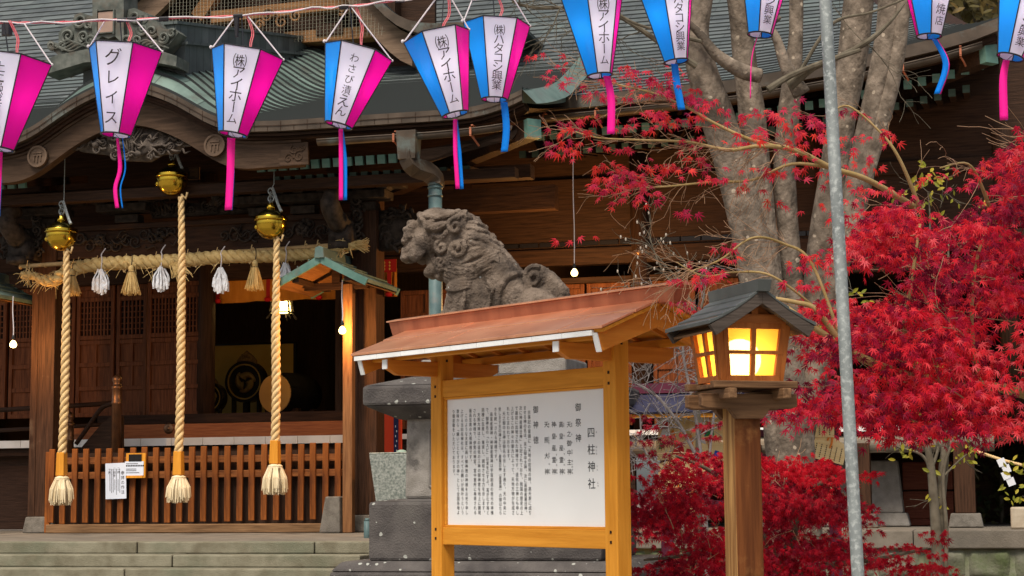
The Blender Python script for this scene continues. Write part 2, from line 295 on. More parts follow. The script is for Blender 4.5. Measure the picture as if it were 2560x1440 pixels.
# ------------------------------------------------------------------ writing
_g = {}; _fc = bpy.data.curves.new('glyph', 'FONT'); _fo = bpy.data.objects.new('glyph', _fc); _fc.resolution_u = 2
def glyph(ch):
    if ch not in _g:
        _fc.body = ch; me = bpy.data.meshes.new_from_object(_fo)
        _g[ch] = ([(v.co.x - .5, v.co.y - .38) for v in me.vertices], [tuple(p.vertices) for p in me.polygons]); bpy.data.meshes.remove(me)
    return _g[ch]
def put(mb, ch, o, ex, ey, size, m=0):     # glyph centred on o in plane (ex, ey)
    if ch in ' 　': return
    vs, fs = glyph(ch); rot = ch in 'ー「」（）(～'
    dx, dy = (.62, .55) if ch in '、。' else ((.12, .12) if ch in 'っゃゅょ' else (0, 0))
    out = []
    for x, y in vs:
        if rot: x, y = y, -x
        out.append(V(o) + ex * ((x + dx) * size) + ey * ((y + dy) * size))
    mb.add(out, fs, m)
# ================================================================== SETTING
B = Frame(P(885, 1330, 21.5), radians(-15)); HB = (B.o, B.yaw); L = B.L
g = MB(); g.grid(lambda a, b: (lerp(-150, 150, a), lerp(-60, 240, b), 0), 8, 8)
tag(g.build('ground', groundm), 'pale gravel precinct ground', 'ground', kind='structure')
ZG = -B.o.z
def at_hall(o): o.location = B.o; o.rotation_euler = (0, 0, B.yaw); return o
# stone platform in front of the porch and the steps down from it
mb = MB(); mb.box(-9, 1.62, -3.62, 2.0, ZG, -.004)
at_hall(tag(mb.build('pavement', stoneP), 'paved stone terrace under the shrine porch', 'pavement', kind='structure'))
random.seed(3); stp = thing('stone_steps', 'wide pale stone steps leading up to the picket fence and porch', 'steps', B.o, B.yaw)
for k in range(9):
    mb = MB(); x = -9.2 + random.random() * 1.4; y0 = -3.92 - .34 * k; zt = -.117 * k
    while x < 1.62:
        x1 = min(x + 1.75 + random.random() * .5, 1.62)
        mb.box(x + .006, x1 - .006, y0, y0 + .36 if k else -3.624, zt - .117 if k < 8 else ZG, zt - random.random() * .004); x = x1
    mb.build('tread', stoneS, stp, bevel=.012)
mb = MB(); mb.box(1.64, 14, .24, 10, ZG, -.20)
x = 1.64
while x < 12:
    x1 = x + 1.9 + random.random() * .8; mb.box(x + .004, x1 - .004, .14, 1.2, -.2, -.003); x = x1
mb.box(1.64, 14, 1.204, 9, -.2, -.007)
at_hall(tag(mb.build('pavement', stoneP, bevel=.012), 'stone terrace with a thick capstone edge under the hall', 'pavement', kind='structure'))
mb = MB(); z = -.21; row = 0
while z > ZG - .05:
    h = .3 + random.random() * .06; x = 1.6 - random.random() * .4
    while x < 11.8:
        wd = .38 + random.random() * .3; cx = x + wd / 2; cz = z - h / 2; b_ = .05 + .05 * random.random()
        n0 = len(mb.v); ring = [(x + .008, z - .008), (x + wd - .008, z - .008), (x + wd - .008, z - h + .008), (x + .008, z - h + .008)]
        def bulge(a, c):
            px = x + .008 + (wd - .016) * a; pz = z - h + .008 + (h - .016) * c; e = min(1, 7 * min(a, 1 - a)) * min(1, 7 * min(c, 1 - c))
            return (px, .22 - b_ * e * (.7 + .8 * noise.noise((px * 5, pz * 5, 3))), pz)
        mb.grid(bulge, 8, 8); x += wd
    z -= h; row += 1
mb.box(1.6, 12, .21, .25, ZG, -.2)
w_ = mb.build('stone_wall', stoneW, smooth=True); at_hall(w_)
tag(w_, 'mossy rough block retaining wall under the right-hand terrace edge', 'wall')

# ================================================================== SHRINE HALL
hall = thing('shrine_hall', 'dark timber shrine hall with patinated copper roofs and an undulating porch gable', 'shrine hall', B.o, B.yaw)
UC = -2.35
BX = [0, .24, .5, .7, .91, 1.11, 1.31, 1.51, 2.0]; BY = [.61, .575, .48, .385, .26, .14, .06, .02, 0]
def bump(u): return interp(BX, BY, abs(u - UC))
def bumps(u): return (bump(u - .07) + bump(u) + bump(u + .07)) / 3
UR = 2.50; ULf = -7.2
def upt(u):                                # upturned corners of the porch eave
    return .17 * max(0, (u - 1.7) / .8) ** 2 + .17 * max(0, (-6.4 - u) / .8) ** 2
def porch_z(u, d):
    t = d + 1.5
    return 4.68 + .25 * t + .022 * t * t + bumps(u) * max(0, 1 - t / 7) + .26 * (1 - exp(-t / .26)) * min(1, bumps(u) / .42) + upt(u) * max(0, 1 - t / 2.0)
def courses(mb, u0, u1, d0, d1, zf, pitch, nu, lip=.015, uend=None, m=0):
    d = d0
    while d < d1:
        e = d + pitch
        ul = lambda q, dd: lerp(u0(dd) if callable(u0) else u0, u1(dd) if callable(u1) else u1, q)
        top = [(ul(i / nu, d), d, zf(ul(i / nu, d), d) + lip) for i in range(nu + 1)]
        bot = [(ul(i / nu, d), d + .004, zf(ul(i / nu, d), d) - .012) for i in range(nu + 1)]
        bk = [(ul(i / nu, e), e + .01, zf(ul(i / nu, e), e + .01) - .004) for i in range(nu + 1)]
        n = nu + 1
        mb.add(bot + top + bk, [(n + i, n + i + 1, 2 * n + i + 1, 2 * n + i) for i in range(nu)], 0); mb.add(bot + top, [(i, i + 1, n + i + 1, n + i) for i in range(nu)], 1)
        d = e
# porch roof with the karahafu swell
mb = MB(); courses(mb, ULf, UR, -1.5, 3.4, porch_z, .19, 150, lip=.03)
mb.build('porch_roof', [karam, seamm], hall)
mb = MB()                                   # underside boards
mb.grid(lambda a, b: (lerp(ULf, UR, a), lerp(-1.44, 2.6, b), porch_z(lerp(ULf, UR, a), lerp(-1.44, 2.6, b)) - .2), 120, 10)
mb.build('porch_soffit', dky, hall)
def ribbon(mb, y0, y1, o0, o1, u0, u1, n=110, zf=lambda u: porch_z(u, -1.5), m=0):   # solid strip following the eave curve
    vs = []
    for i in range(n + 1):
        u = lerp(u0, u1, i / n); z = zf(u); f0 = o0(u) if callable(o0) else o0; f1 = o1(u) if callable(o1) else o1
        vs += [(u, y0, z + f0), (u, y0, z + f1), (u, y1, z + f1), (u, y1, z + f0)]
    fs = [(4 * i + a, 4 * i + (a + 1) % 4, 4 * (i + 1) + (a + 1) % 4, 4 * (i + 1) + a) for i in range(n) for a in range(4)] + [(3, 2, 1, 0), (4 * n, 4 * n + 1, 4 * n + 2, 4 * n + 3)]
    mb.add(vs, fs, m)
mb = MB(); ribbon(mb, -1.515, -1.3, -.125, -.004, ULf, UR); mb.build('eave_fascia', fascm, hall)
mb = MB(); ribbon(mb, -1.525, -1.52, -.066, -.06, ULf, UR)
for i in range(60):
    u = lerp(ULf + .1, UR - .1, i / 59); mb.beam((u, -1.519, porch_z(u, -1.5) - .12), (u, -1.519, porch_z(u, -1.5) - (.06 if i % 2 else .01)), .004, .004, up=(0, 1, 0))
mb.build('fascia_seam', dkx, hall)
mb = MB(); ribbon(mb, -1.40, -1.2, -.20, -.13, ULf, UR); ribbon(mb, -1.44, -1.2, -.165, -.135, ULf, UR); mb.build('eave_moulding', dkx, hall)
# side return of the porch eave at the upturned right corner
mb = MB(); mb.grid(lambda a, b: (UR + .012 * (1 - b), lerp(-1.5, 2.2, a), porch_z(UR, lerp(-1.5, 2.2, a)) - .16 * b + .012), 24, 2)
mb.grid(lambda a, b: (lerp(UR, UR + .16, b), lerp(-1.5, 1.4, a), porch_z(UR, lerp(-1.5, 2.2, a)) - .17 * b), 16, 3)
mb.build('corner_flashing', tealroof, hall)
# bargeboard of the undulating gable
def blo(u): return -.50 - .03 * exp(-((abs(u - UC) - 1.35) / .4) ** 2)
mb = MB(); ribbon(mb, -1.34, -1.2, blo, -.19, UC - 2.2, UC + 2.2)
ribbon(mb, -1.36, -1.33, -.235, -.205, UC - 2.2, UC + 2.2); mb.build('bargeboard', bargew, hall)
for sx in (-1, 1):
    u = UC + sx * 1.14; c = (u, -1.36, porch_z(u, -1.5) - .345); mb = MB()
    for r0, r1, yy in ((0, .13, -.02), (.105, .13, -.035)):
        vs = []; n = 28
        for k in range(n): a = 2 * pi * k / n; vs += [(c[0] + r0 * cos(a), c[1] + yy, c[2] + r0 * sin(a)), (c[0] + r1 * cos(a), c[1] + yy, c[2] + r1 * sin(a)), (c[0] + r1 * cos(a), c[1] + .03, c[2] + r1 * sin(a))]
        mb.add(vs, [(3 * k, 3 * k + 1, 3 * ((k + 1) % n) + 1, 3 * ((k + 1) % n)) for k in range(n)] + [(3 * k + 1, 3 * k + 2, 3 * ((k + 1) % n) + 2, 3 * ((k + 1) % n) + 1) for k in range(n)])
    for x0, x1, z0, z1 in ((-.06, .06, .035, .05), (-.06, .06, .005, .02), (-.05, -.035, -.06, .005), (.035, .05, -.06, .005), (-.008, .008, -.075, .005)):
        mb.box(c[0] + x0, c[0] + x1, c[1] - .033, c[1] - .01, c[2] + z0, c[2] + z1)
    mb.build('crest_disc', mat('crest timber', (.085, .052, .032), (.13, .082, .052), sc=8), hall)
# carved scroll plates at the bargeboard feet
def spiral(c, r, turns, ax=(1, 0, 0), az=(0, 0, 1), n=22, a0=0, sgn=1):
    ax = V(ax); az = V(az); c = V(c); out = []
    for i in range(n + 1):
        t = i / n; a = a0 + sgn * turns * 2 * pi * t; q = r * (1 - .86 * t); out.append(c + ax * (q * cos(a)) + az * (q * sin(a)))
    return out
def scroll(mb, c, r, th, turns=1.4, a0=0, sgn=1, m=0): mb.tube(spiral(c, r, turns, a0=a0, sgn=sgn), [th * (1 - .5 * i / 22) for i in range(23)], 6, m)
for sx in (-1, 1):
    mb = MB(); u = UC + sx * 2.12; z0 = porch_z(u, -1.5)
    mb.prism([(u - .17, z0 - .5), (u + .17, z0 - .5), (u + .16, z0 - .24), (u - .13, z0 - .25), (u - .2, z0 - .42)], -1.365, -1.33)
    for k, (dx, dz, r) in enumerate(((-.07, -.42, .06), (.06, -.40, .07), (0, -.32, .055), (.1, -.3, .04))): scroll(mb, (u + dx, -1.368, z0 + dz), r, .011, a0=k)
    mb.build('carved_plate', bargew, hall)
# phoenix carving under the gable
def wisp(mb, p, q, th, wv=.03, k=2, ph=0, y=0, n=16, m=0):
    p = V(p); q = V(q); d = q - p; nr = V((-d.z, 0, d.x)).normalized(); pts = []; rr = []
    for i in range(n + 1):
        t = i / n; pts.append(p + d * t + nr * (wv * sin(ph + k * pi * t)) + V((0, -.03 * sin(pi * t), 0))); rr.append(th * max(.15, sin(pi * (.12 + .86 * t)) ** .7))
    mb.tube(pts, rr, 6, m)
random.seed(11); mb = MB(); D_ = -1.22
def cp(px, py, d=D_): return L(px, py, d)
back = [cp(*q) for q in ((155, 352), (190, 335), (260, 325), (330, 318), (420, 325), (475, 345), (490, 352), (455, 362), (440, 380), (400, 385), (370, 402), (310, 400), (260, 385), (200, 378))]
mb.prism([(p.x, p.z) for p in back], D_ + .02, D_ + .10)
for k in range(15):                          # spread wing
    t = k / 14; wisp(mb, cp(338 + 14 * t, 398 - 8 * t), cp(lerp(395, 440, t), lerp(318, 347, t ** 1.3)), .012, .012, 1, y=0)
for k in range(8): wisp(mb, cp(330, 385), cp(300 + 8 * k, 330 - 2 * k), .012, .02, 1.5, k)
for cx, cy, r in ((175, 355, 22), (205, 350, 16), (192, 368, 12), (232, 345, 17), (260, 360, 15), (245, 375, 11), (285, 345, 14), (290, 388, 13), (310, 372, 12), (318, 393, 10), (350, 370, 12), (430, 368, 12), (450, 350, 12), (470, 342, 10), (405, 378, 11), (375, 392, 9), (270, 335, 11), (300, 325, 10)):
    c = cp(cx, cy); c.y -= random.random() * .04; scroll(mb, c, r * .0046, .016, 1.5, random.random() * 6, random.choice((-1, 1)))
for k in range(60):
    px = random.uniform(160, 475); py = random.uniform(332, 392 - abs(px - 320) * .12); a = random.uniform(-.8, .8)
    p = cp(px, py); p.y -= random.random() * .05; q = p + V((cos(a) * .16, 0, sin(a) * .09)); wisp(mb, p, q, .013, .02, random.choice((1, 2, 3)), random.random() * 6)
for px, py in ((300, 362), (345, 385), (240, 362)): mb.ball(cp(px, py, D_ - .04), .045, 10, rz=.04)
mb.build('gable_carving', carvew, hall, smooth=True)
# ridge and ornament of the porch
RX0, RX1 = -3.05, -1.72
mb = MB()
for (dx, z0, z1) in ((.0, 5.30, 5.72), (.12, 5.72, 5.98)):
    n = 14
    vs = []
    for i in range(n + 1):
        d = lerp(-1.12, 3.2, i / n); lift = .2 * (d + 1.3)
        vs += [(RX0 + dx, d, z0 + lift - .35), (RX1 - dx, d, z0 + lift - .35), (RX1 - dx, d, z1 + lift), (RX0 + dx, d, z1 + lift)]
    mb.add(vs, [(4 * i + a, 4 * i + (a + 1) % 4, 4 * i + 4 + (a + 1) % 4, 4 * i + 4 + a) for i in range(n) for a in range(4)] + [(3, 2, 1, 0)])
for zz, dx in ((5.72, -.045), (5.98, .09)):
    vs = []
    for i in range(15):
        d = lerp(-1.15, 3.2, i / 14); lift = .2 * (d + 1.3)
        vs += [(RX0 + dx, d, zz + lift), (RX1 - dx, d, zz + lift), (RX1 - dx, d, zz + .035 + lift), (RX0 + dx, d, zz + .035 + lift)]
    mb.add(vs, [(4 * i + a, 4 * i + (a + 1) % 4, 4 * i + 4 + (a + 1) % 4, 4 * i + 4 + a) for i in range(14) for a in range(4)] + [(3, 2, 1, 0)])
mb.build('porch_ridge', roofm, hall)
orn = MB(); OD = -1.42
def op(px, py): q = L(px, py, OD); return (q.x, q.z)
orn.prism([op(*q) for q in ((110, 152), (140, 138), (230, 120), (330, 118), (405, 128), (442, 140), (440, 166), (400, 158), (300, 148), (210, 156), (112, 186))], OD, OD + .34)   # curved plinth
orn.prism([op(*q) for q in ((110, 106), (118, 98), (140, 106), (140, 80), (150, 66), (172, 60), (180, 34), (196, 28), (214, 34), (236, 40), (312, 36), (315, 20), (330, 16), (352, 26), (362, 42), (384, 48), (398, 68), (412, 70), (430, 68), (440, 78), (428, 96), (400, 128), (330, 116), (230, 118), (140, 136))], OD + .06, OD + .30)
orn.prism([op(*q) for q in ((234, 112), (234, -70), (246, -80), (300, -80), (312, -70), (312, 112), (290, 92), (274, 98), (258, 92))], OD - .03, OD + .33)
random.seed(5)
for cx, cy, r, s_ in ((196, 50, 19, 1), (166, 88, 20, -1), (150, 112, 13, 1), (125, 112, 11, -1), (205, 90, 17, -1), (216, 62, 13, 1), (334, 40, 19, -1), (352, 72, 17, 1), (376, 76, 18, -1), (405, 92, 17, 1), (340, 98, 15, -1), (425, 82, 11, 1), (380, 106, 12, 1)):
    q = op(cx, cy); c = (q[0], OD + .04, q[1]); scroll(orn, c, r * .0044, .024, 1.5, random.random() * 6, s_); scroll(orn, (c[0], OD + .3, c[2]), r * .0042, .02, 1.4)
for cx, cy, r in ((352, 42, 16), (398, 84, 15), (208, 52, 14)):           # rolled ends seen side on
    q = op(cx, cy); orn.tube([(q[0], OD + .05, q[1]), (q[0] + .02, OD + .42, q[1] + .02)], r * .0044, 12)
for k in range(5):
    for sx in (0, 1):
        x0, x1 = ((128, 222), (320, 418))[sx]; wisp(orn, (op(x0, 118 - 2 * k)[0], OD + .05, op(x0, 124 - 4 * k)[1]), (op(x1, 118)[0], OD + .05, op(x1, 118 - 4 * k)[1]), .012, .03, 3, k)
for sx, x in ((0, 228), (1, 318)): scroll(orn, (op(x, 104)[0], OD - .03, op(x, 104)[1]), .07, .02, 1.2)
oo = orn.build('ridge_ornament', ornm, hall, bevel=.008)
mb = MB(); q0 = op(249, 84); q1 = op(287, 30); mb.box(q0[0], q1[0], OD - .045, OD - .033, q0[1], q1[1]); mb.build('inlay_plate', mat('bare copper inlay', (.34, .22, .16), (.27, .18, .14), sc=6, rough=.5), oo)
mb = MB()
for a, b_, c_, d_ in ((245, 26, 291, 31), (245, 82, 291, 88), (244, 26, 249, 88), (287, 26, 292, 88)):
    p0 = op(a, d_); p1 = op(c_, b_); mb.box(p0[0], p1[0], OD - .06, OD - .03, p0[1], p1[1])
mb.build('inlay_frame', ornm, oo, bevel=.006)
# main roof: eave curve, slope, hip at the right
EX = [-12, 1.97, 2.92, 4.48, 5.61, 6.25, 6.89, 7.3, 7.6]; EZ = [5.2, 5.2, 5.22, 5.28, 5.40, 5.50, 5.61, 5.70, 5.80]
def eave_z(u): return interp(EX, EZ, u)
def main_z(u, d):
    t = d - .6; k = max(0, 1 - t / 5)
    return 5.2 + (eave_z(u) - 5.2) * k + .40 * t + .021 * t * t
mb = MB(); courses(mb, -13.5, lambda d: 7.6 - .42 * max(0, d - .6), .6, 9.6, main_z, .2, 90)
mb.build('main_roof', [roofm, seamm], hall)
mb = MB(); mb.grid(lambda a, b: (lerp(0, 7.55, a), lerp(.66, 2.9, b), main_z(lerp(0, 7.55, a), lerp(.66, 2.9, b)) - .24), 60, 8)
# right slope beyond the hip
mb.grid(lambda a, b: (7.6 - a * 3.6 + b * a * 3.6, .6 + a * 8.6, main_z(7.6 - a * 3.6, .6 + a * 8.6) - .03 - b * 3.6 * a * .7), 16, 6)
mb.build('main_soffit', dky, hall)
mzf = lambda u: main_z(u, .6)
mb = MB(); ribbon(mb, .585, .8, -.15, -.004, 1.5, 7.6, zf=mzf); mb.build('eave_fascia', fascm, hall)
mb = MB(); ribbon(mb, .68, .9, -.24, -.155, 1.5, 7.56, zf=mzf); mb.build('eave_moulding', dkx, hall)
# gutters
def gutter(u0, u1, d, zf, name):
    mb = MB(); n = 30; vs = []; k = 8
    for i in range(n + 1):
        u = lerp(u0, u1, i / n)
        for j in range(k + 1): a = pi + pi * j / k; vs.append((u, d + .06 * cos(a), zf(u) + .06 * sin(a)))
        for j in range(k + 1): a = 2 * pi - pi * j / k; vs.append((u, d + .052 * cos(a), zf(u) + .052 * sin(a)))
    q = 2 * k + 2
    mb.add(vs, [(i * q + j, i * q + (j + 1) % q, (i + 1) * q + (j + 1) % q, (i + 1) * q + j) for i in range(n) for j in range(q)] + [tuple(range(q - 1, -1, -1)), tuple(n * q + j for j in range(q))])
    mb.tube([(lerp(u0, u1, i / 10), d - .06, zf(lerp(u0, u1, i / 10)) + .004) for i in range(11)], .009, 6)
    o = mb.build(name, fascm, hall, smooth=True); return o
GZ = lambda u: 4.39 + .05 * max(0, (u - 1.4)) ** 2
gut = gutter(.16, 2.4, -1.62, GZ, 'gutter')
def bracket(par, u, d, z):
    mb = MB(); mb.box(u - .012, u + .012, d - .068, d - .062, z - .06, z + .02); mb.box(u - .012, u + .012, d - .065, d + .06, z - .075, z - .065); mb.tube(crom([(u, d + .0, z - .07), (u + .03, d + .04, z - .12), (u + .05, d + .1, z - .16)], 4), .012, 6); mb.box(u - .012, u + .012, d + .0, d + .3, z + .05, z + .062)
    mb.build('gutter_bracket', copperd, par)
for px in (988, 1180): q = L(px, 350, -1.62); bracket(gut, q.x, -1.62, GZ(q.x))
gz2 = lambda u: mzf(u) - .26
gut2 = gutter(1.9, 7.4, .46, gz2, 'gutter')
for px in (1360, 1490, 2260, 2405): q = L(px, 230, .46); bracket(gut2, q.x, .46, gz2(q.x))
# downpipe
A0 = L(1022, 350, -1.62); A1 = L(1032, 405, -1.6); A2 = L(1088, 452, -1.3); A3 = L(1088, 800, -1.3)
mb = MB(); mb.frus(A0.x - .10, A0.x + .10, -1.71, -1.53, A1.z + .02, A0.x - .115, A0.x + .115, -1.73, -1.51, A0.z + .09)
mb.tube(crom([(A0.x, -1.62, A1.z + .12), (A0.x + .01, -1.62, A1.z + .02), (A0.x + .06, -1.58, A1.z - .06), (A2.x - .06, -1.4, A2.z + .09), (A2.x, -1.3, A2.z + .02), (A2.x, -1.3, A2.z - .05)], 2), .115, 4)
hopper = mb.build('downpipe_elbow', fascm, hall, bevel=.012)
mb = MB(); mb.tube([(A2.x, -1.3, A2.z - .02), (A2.x, -1.3, 0)], .076, 18); 
for z in (A2.z - .03, A2.z - .07, A2.z - .16, A2.z - .33, 1.9, .6): mb.tube([(A2.x, -1.3, z), (A2.x, -1.3, z - .022)], .084, 18)
mb.build('downpipe', tealp, hall, smooth=True)
# rafters with copper caps
def rafter_mesh(w, h, l, cap=None):
    cap = cap or teal
    m_ = MB(); m_.box(-w / 2, w / 2, .014, l, -h / 2, h / 2, 0); m_.box(-w / 2 - .004, w / 2 + .004, 0, .05, -h / 2 - .004, h / 2 + .004, 1); return m_.mesh('rafter', [dky, cap])
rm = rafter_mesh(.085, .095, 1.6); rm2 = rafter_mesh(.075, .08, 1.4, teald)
def rafters(pts, tilt=.2, me=rm):
    for p in pts:
        o = link('rafter', me, hall); o.location = p; o.rotation_euler = (tilt, 0, 0)
rafters([(lerp(-.80, .96, i / 13), -1.0, 4.245 + .02 * (i / 13)) for i in range(14)] + [(lerp(-5.2, -3.9, i / 9) - .02, -1.0, 4.22) for i in range(10)])
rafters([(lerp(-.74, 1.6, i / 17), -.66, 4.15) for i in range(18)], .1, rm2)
rafters([(u, .98, mzf(u) - .38) for u in [1.75 + .165 * i for i in range(35)]], .25)
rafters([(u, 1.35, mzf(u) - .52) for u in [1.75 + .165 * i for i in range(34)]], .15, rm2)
mb = MB(); mb.beam((UR - 2.4, 1.2, 4.32), (UR + .05, -1.28, 4.44), .16, .2); mb.build('hip_rafter', dky, hall); mb = MB(); mb.beam((5.0, 3.0, 5.05), (7.45, .8, 5.42), .18, .22); mb.build('hip_rafter', dky, hall)
mb = MB(); mb.beam((7.43, .82, 5.42), (7.5, .75, 5.425), .19, .23); mb.build('hip_cap', teal, hall); mb = MB(); mb.beam((UR + .03, -1.26, 4.44), (UR + .09, -1.32, 4.445), .17, .21); mb.build('hip_cap', teal, hall)
mb = MB(); q = [L(1060, 345, -1.2), L(1205, 330, -1.2)]
mb.prism([(1.05, 4.30), (2.3, 4.36), (2.42, 4.5), (2.2, 4.40), (1.05, 4.10)], -1.2, -1.1); mb.build('corner_board', bargew, hall)
# big gable on the main roof
GD = 3.2
def gp(px, py, d=GD): q = L(px, py, d); return (q.x, q.z)
gl0 = gp(360, 40); gap = (gp(720, -330)); gr0 = gp(1035, 88)
mb = MB(); gw = MB(); gb = MB()
lx = crom([(gl0[0] - .9, 0, gl0[1] - .42), (gl0[0], 0, gl0[1]), (lerp(gl0[0], gap[0], .5), 0, lerp(gl0[1], gap[1], .46)), (gap[0], 0, gap[1])], 6)
rx = crom([(gap[0], 0, gap[1]), (lerp(gr0[0], gap[0], .5), 0, lerp(gr0[1], gap[1], .46)), (gr0[0], 0, gr0[1] + .05), (gr0[0] + 1.0, 0, gr0[1] - .14), (gr0[0] + 1.75, 0, gr0[1] - .18)], 6)
prof = lx[:-1] + rx
n = len(prof); nd = 26
roof_vs = []
for j in range(nd + 1):
    for i, p in enumerate(prof): roof_vs.append((p.x, GD - .75 + 6.5 * j / nd, p.z + .02))
mb.add(roof_vs, [(j * n + i, j * n + i + 1, (j + 1) * n + i + 1, (j + 1) * n + i) for j in range(nd) for i in range(n - 1)])
for i in range(0, n - 1):                    # shingle steps running back
    a = prof[i]; b2 = prof[i + 1]
    for k in range(3):
        t = k / 3; p = a.lerp(b2, t); mb.box(p.x - .02, p.x + .02, GD - .75, GD + 5.5, p.z - .01, p.z + .035)
mb.build('gable_roof', roofm, hall)
def slab(pts, y0, y1, o0, o1, mbx):
    vs = []
    for p in pts: vs += [(p.x, y0, p.z + o0), (p.x, y0, p.z + o1), (p.x, y1, p.z + o1), (p.x, y1, p.z + o0)]
    k = len(pts); mbx.add(vs, [(4 * i + a, 4 * i + (a + 1) % 4, 4 * i + 4 + (a + 1) % 4, 4 * i + 4 + a) for i in range(k - 1) for a in range(4)] + [(3, 2, 1, 0), (4 * k - 4, 4 * k - 3, 4 * k - 2, 4 * k - 1)])
mb = MB(); slab(prof, GD - .78, GD - .6, -.10, .05, mb); mb.build('gable_verge', fascm, hall)
mb = MB(); slab(lx, GD - .6, GD - .48, -.55, -.12, mb); slab(rx[:14], GD - .6, GD - .48, -.55, -.12, mb); mb.build('gable_bargeboard', wood('gable timber', (.11, .07, .045), (.2, .13, .085), ax='x', k=8), hall)
mb = MB(); q0 = gp(440, 130); q1 = gp(1010, 118); mb.box(gl0[0] - .2, gr0[0] + .3, GD + .02, GD + .1, 5.9, gap[1]); mb.build('gable_wall', dkx, hall)
orangew = wood('orange brown timber', (.15, .07, .028), (.30, .15, .06), ax='x')  # orange-brown timber of the gable beam
mb = MB()
for (a, b_, c_, d_, y) in ((560, 62, 965, 18, -.32), (640, 115, 960, 92, -.2)):
    p = gp(a, b_); q = gp(c_, d_); mb.beam((p[0], GD + y, p[1]), (q[0], GD + y, q[1]), .25, .17)
p = gp(520, 60); q = gp(600, -60); mb.beam((p[0], GD - .3, p[1]), (q[0], GD - .3, q[1]), .2, .2)
for k, (px, py, r) in enumerate(((700, 60, 24), (735, 75, 20), (770, 60, 18), (915, 35, 22), (885, 45, 16), (945, 30, 16), (680, 82, 14))):
    c = gp(px, py); scroll(mb, (c[0], GD - .46, c[1]), r * .005, .02, 1.4, k)
mb.build('gable_beam', orangew, hall)
mb = MB()
for k, px in enumerate((560, 700, 845, 985)):
    c = gp(px, 70); mb.box(c[0] - .1, c[0] + .1, GD - .25, GD + .02, c[1] - .3, c[1] + 1.2); mb.box(c[0] - .2, c[0] + .2, GD - .35, GD - .02, c[1] - .18, c[1] - .02)
mb.build('gable_strut', dkz, hall)
mb = MB(); x0 = gl0[0] + .7; x1 = gr0[0] - .05; zb = gp(700, 128)[1]
xs = [lerp(x0, x1, i / 64) for i in range(65)]
def top_at(x): 
    for i in range(len(prof) - 1):
        if prof[i].x <= x <= prof[i + 1].x: return lerp(prof[i].z, prof[i + 1].z, (x - prof[i].x) / (prof[i + 1].x - prof[i].x + 1e-9)) - .3
    return zb
for x in xs:
    zt = min(top_at(x), zb + 1.5)
    if zt > zb + .05: mb.tube([(x, GD - .62, zb - .05), (x + .01, GD - .62, zt)], .0022, 3)
for k in range(28):
    z = zb + .05 * k; ok = [x for x in xs if top_at(x) > z]
    if len(ok) > 2: mb.tube([(ok[0], GD - .62, z), (lerp(ok[0], ok[-1], .5), GD - .625, z - .02), (ok[-1], GD - .62, z)], .0022, 3)
mb.build('bird_net', mat('net cord', (.36, .33, .25), rough=.8), hall)
# porch posts, beam, carvings
for x0, x1 in ((-4.30, -3.99), (-.03, .28)):
    mb = MB(); mb.box(x0, x1, 0, .3, .2, 4.0); mb.box(x0 - .012, x0 + .08, -.012, .0, .2, 3.2)
    po = mb.build('porch_post', postz, hall, bevel=.015)
    b2 = MB(); b2.frus(x0 - .06, x1 + .08, -.06, .36, 0, x0 - .03, x1 + .04, -.03, .33, .2); b2.build('base_stone', stoneB, po, bevel=.015)
mb = MB(); mb.box(-3.99, -.03, .02, .28, 3.42, 3.78); mb.box(-3.99, -.03, -.03, .32, 3.76, 3.83); mb.box(-3.99, -.03, .0, .3, 3.33, 3.36); mb.build('tie_beam', dkx, hall, bevel=.01)
random.seed(21); mb = MB()
def relief(px, py, r, d=.0): q = L(px, py, d); return (q.x, q.y, q.z), r * .0048
for (x0, x1) in ((200, 430), (560, 830)):
    mb = MB(); nsc = 11
    for k in range(nsc):
        t = k / (nsc - 1); px = lerp(x0, x1, t); py = 606 - (px - 190) * .0547 + random.uniform(-16, 16); c, r = relief(px, py, random.uniform(13, 20), .005); scroll(mb, c, r, .016, 1.5, random.random() * 6, random.choice((-1, 1)))
    for k in range(16):
        px = lerp(x0, x1, random.random()); py = 606 - (px - 190) * .0547 + random.uniform(-18, 18); p = L(px, py, .0); a = random.uniform(-.7, .7); wisp(mb, p, p + V((.2 * cos(a), 0, .1 * sin(a))), .013, .03, random.choice((2, 3)), random.random() * 6)
    for px, py in ((755, 575), (765, 560), (250, 600), (400, 590)):
        if x0 < px < x1:
            q = L(px, py, -.01)
            for k in range(6): mb.ball(q + V((.05 * cos(k), 0, .05 * sin(k))), .035, 8)
    mb.build('beam_carving', carved, hall, smooth=True)
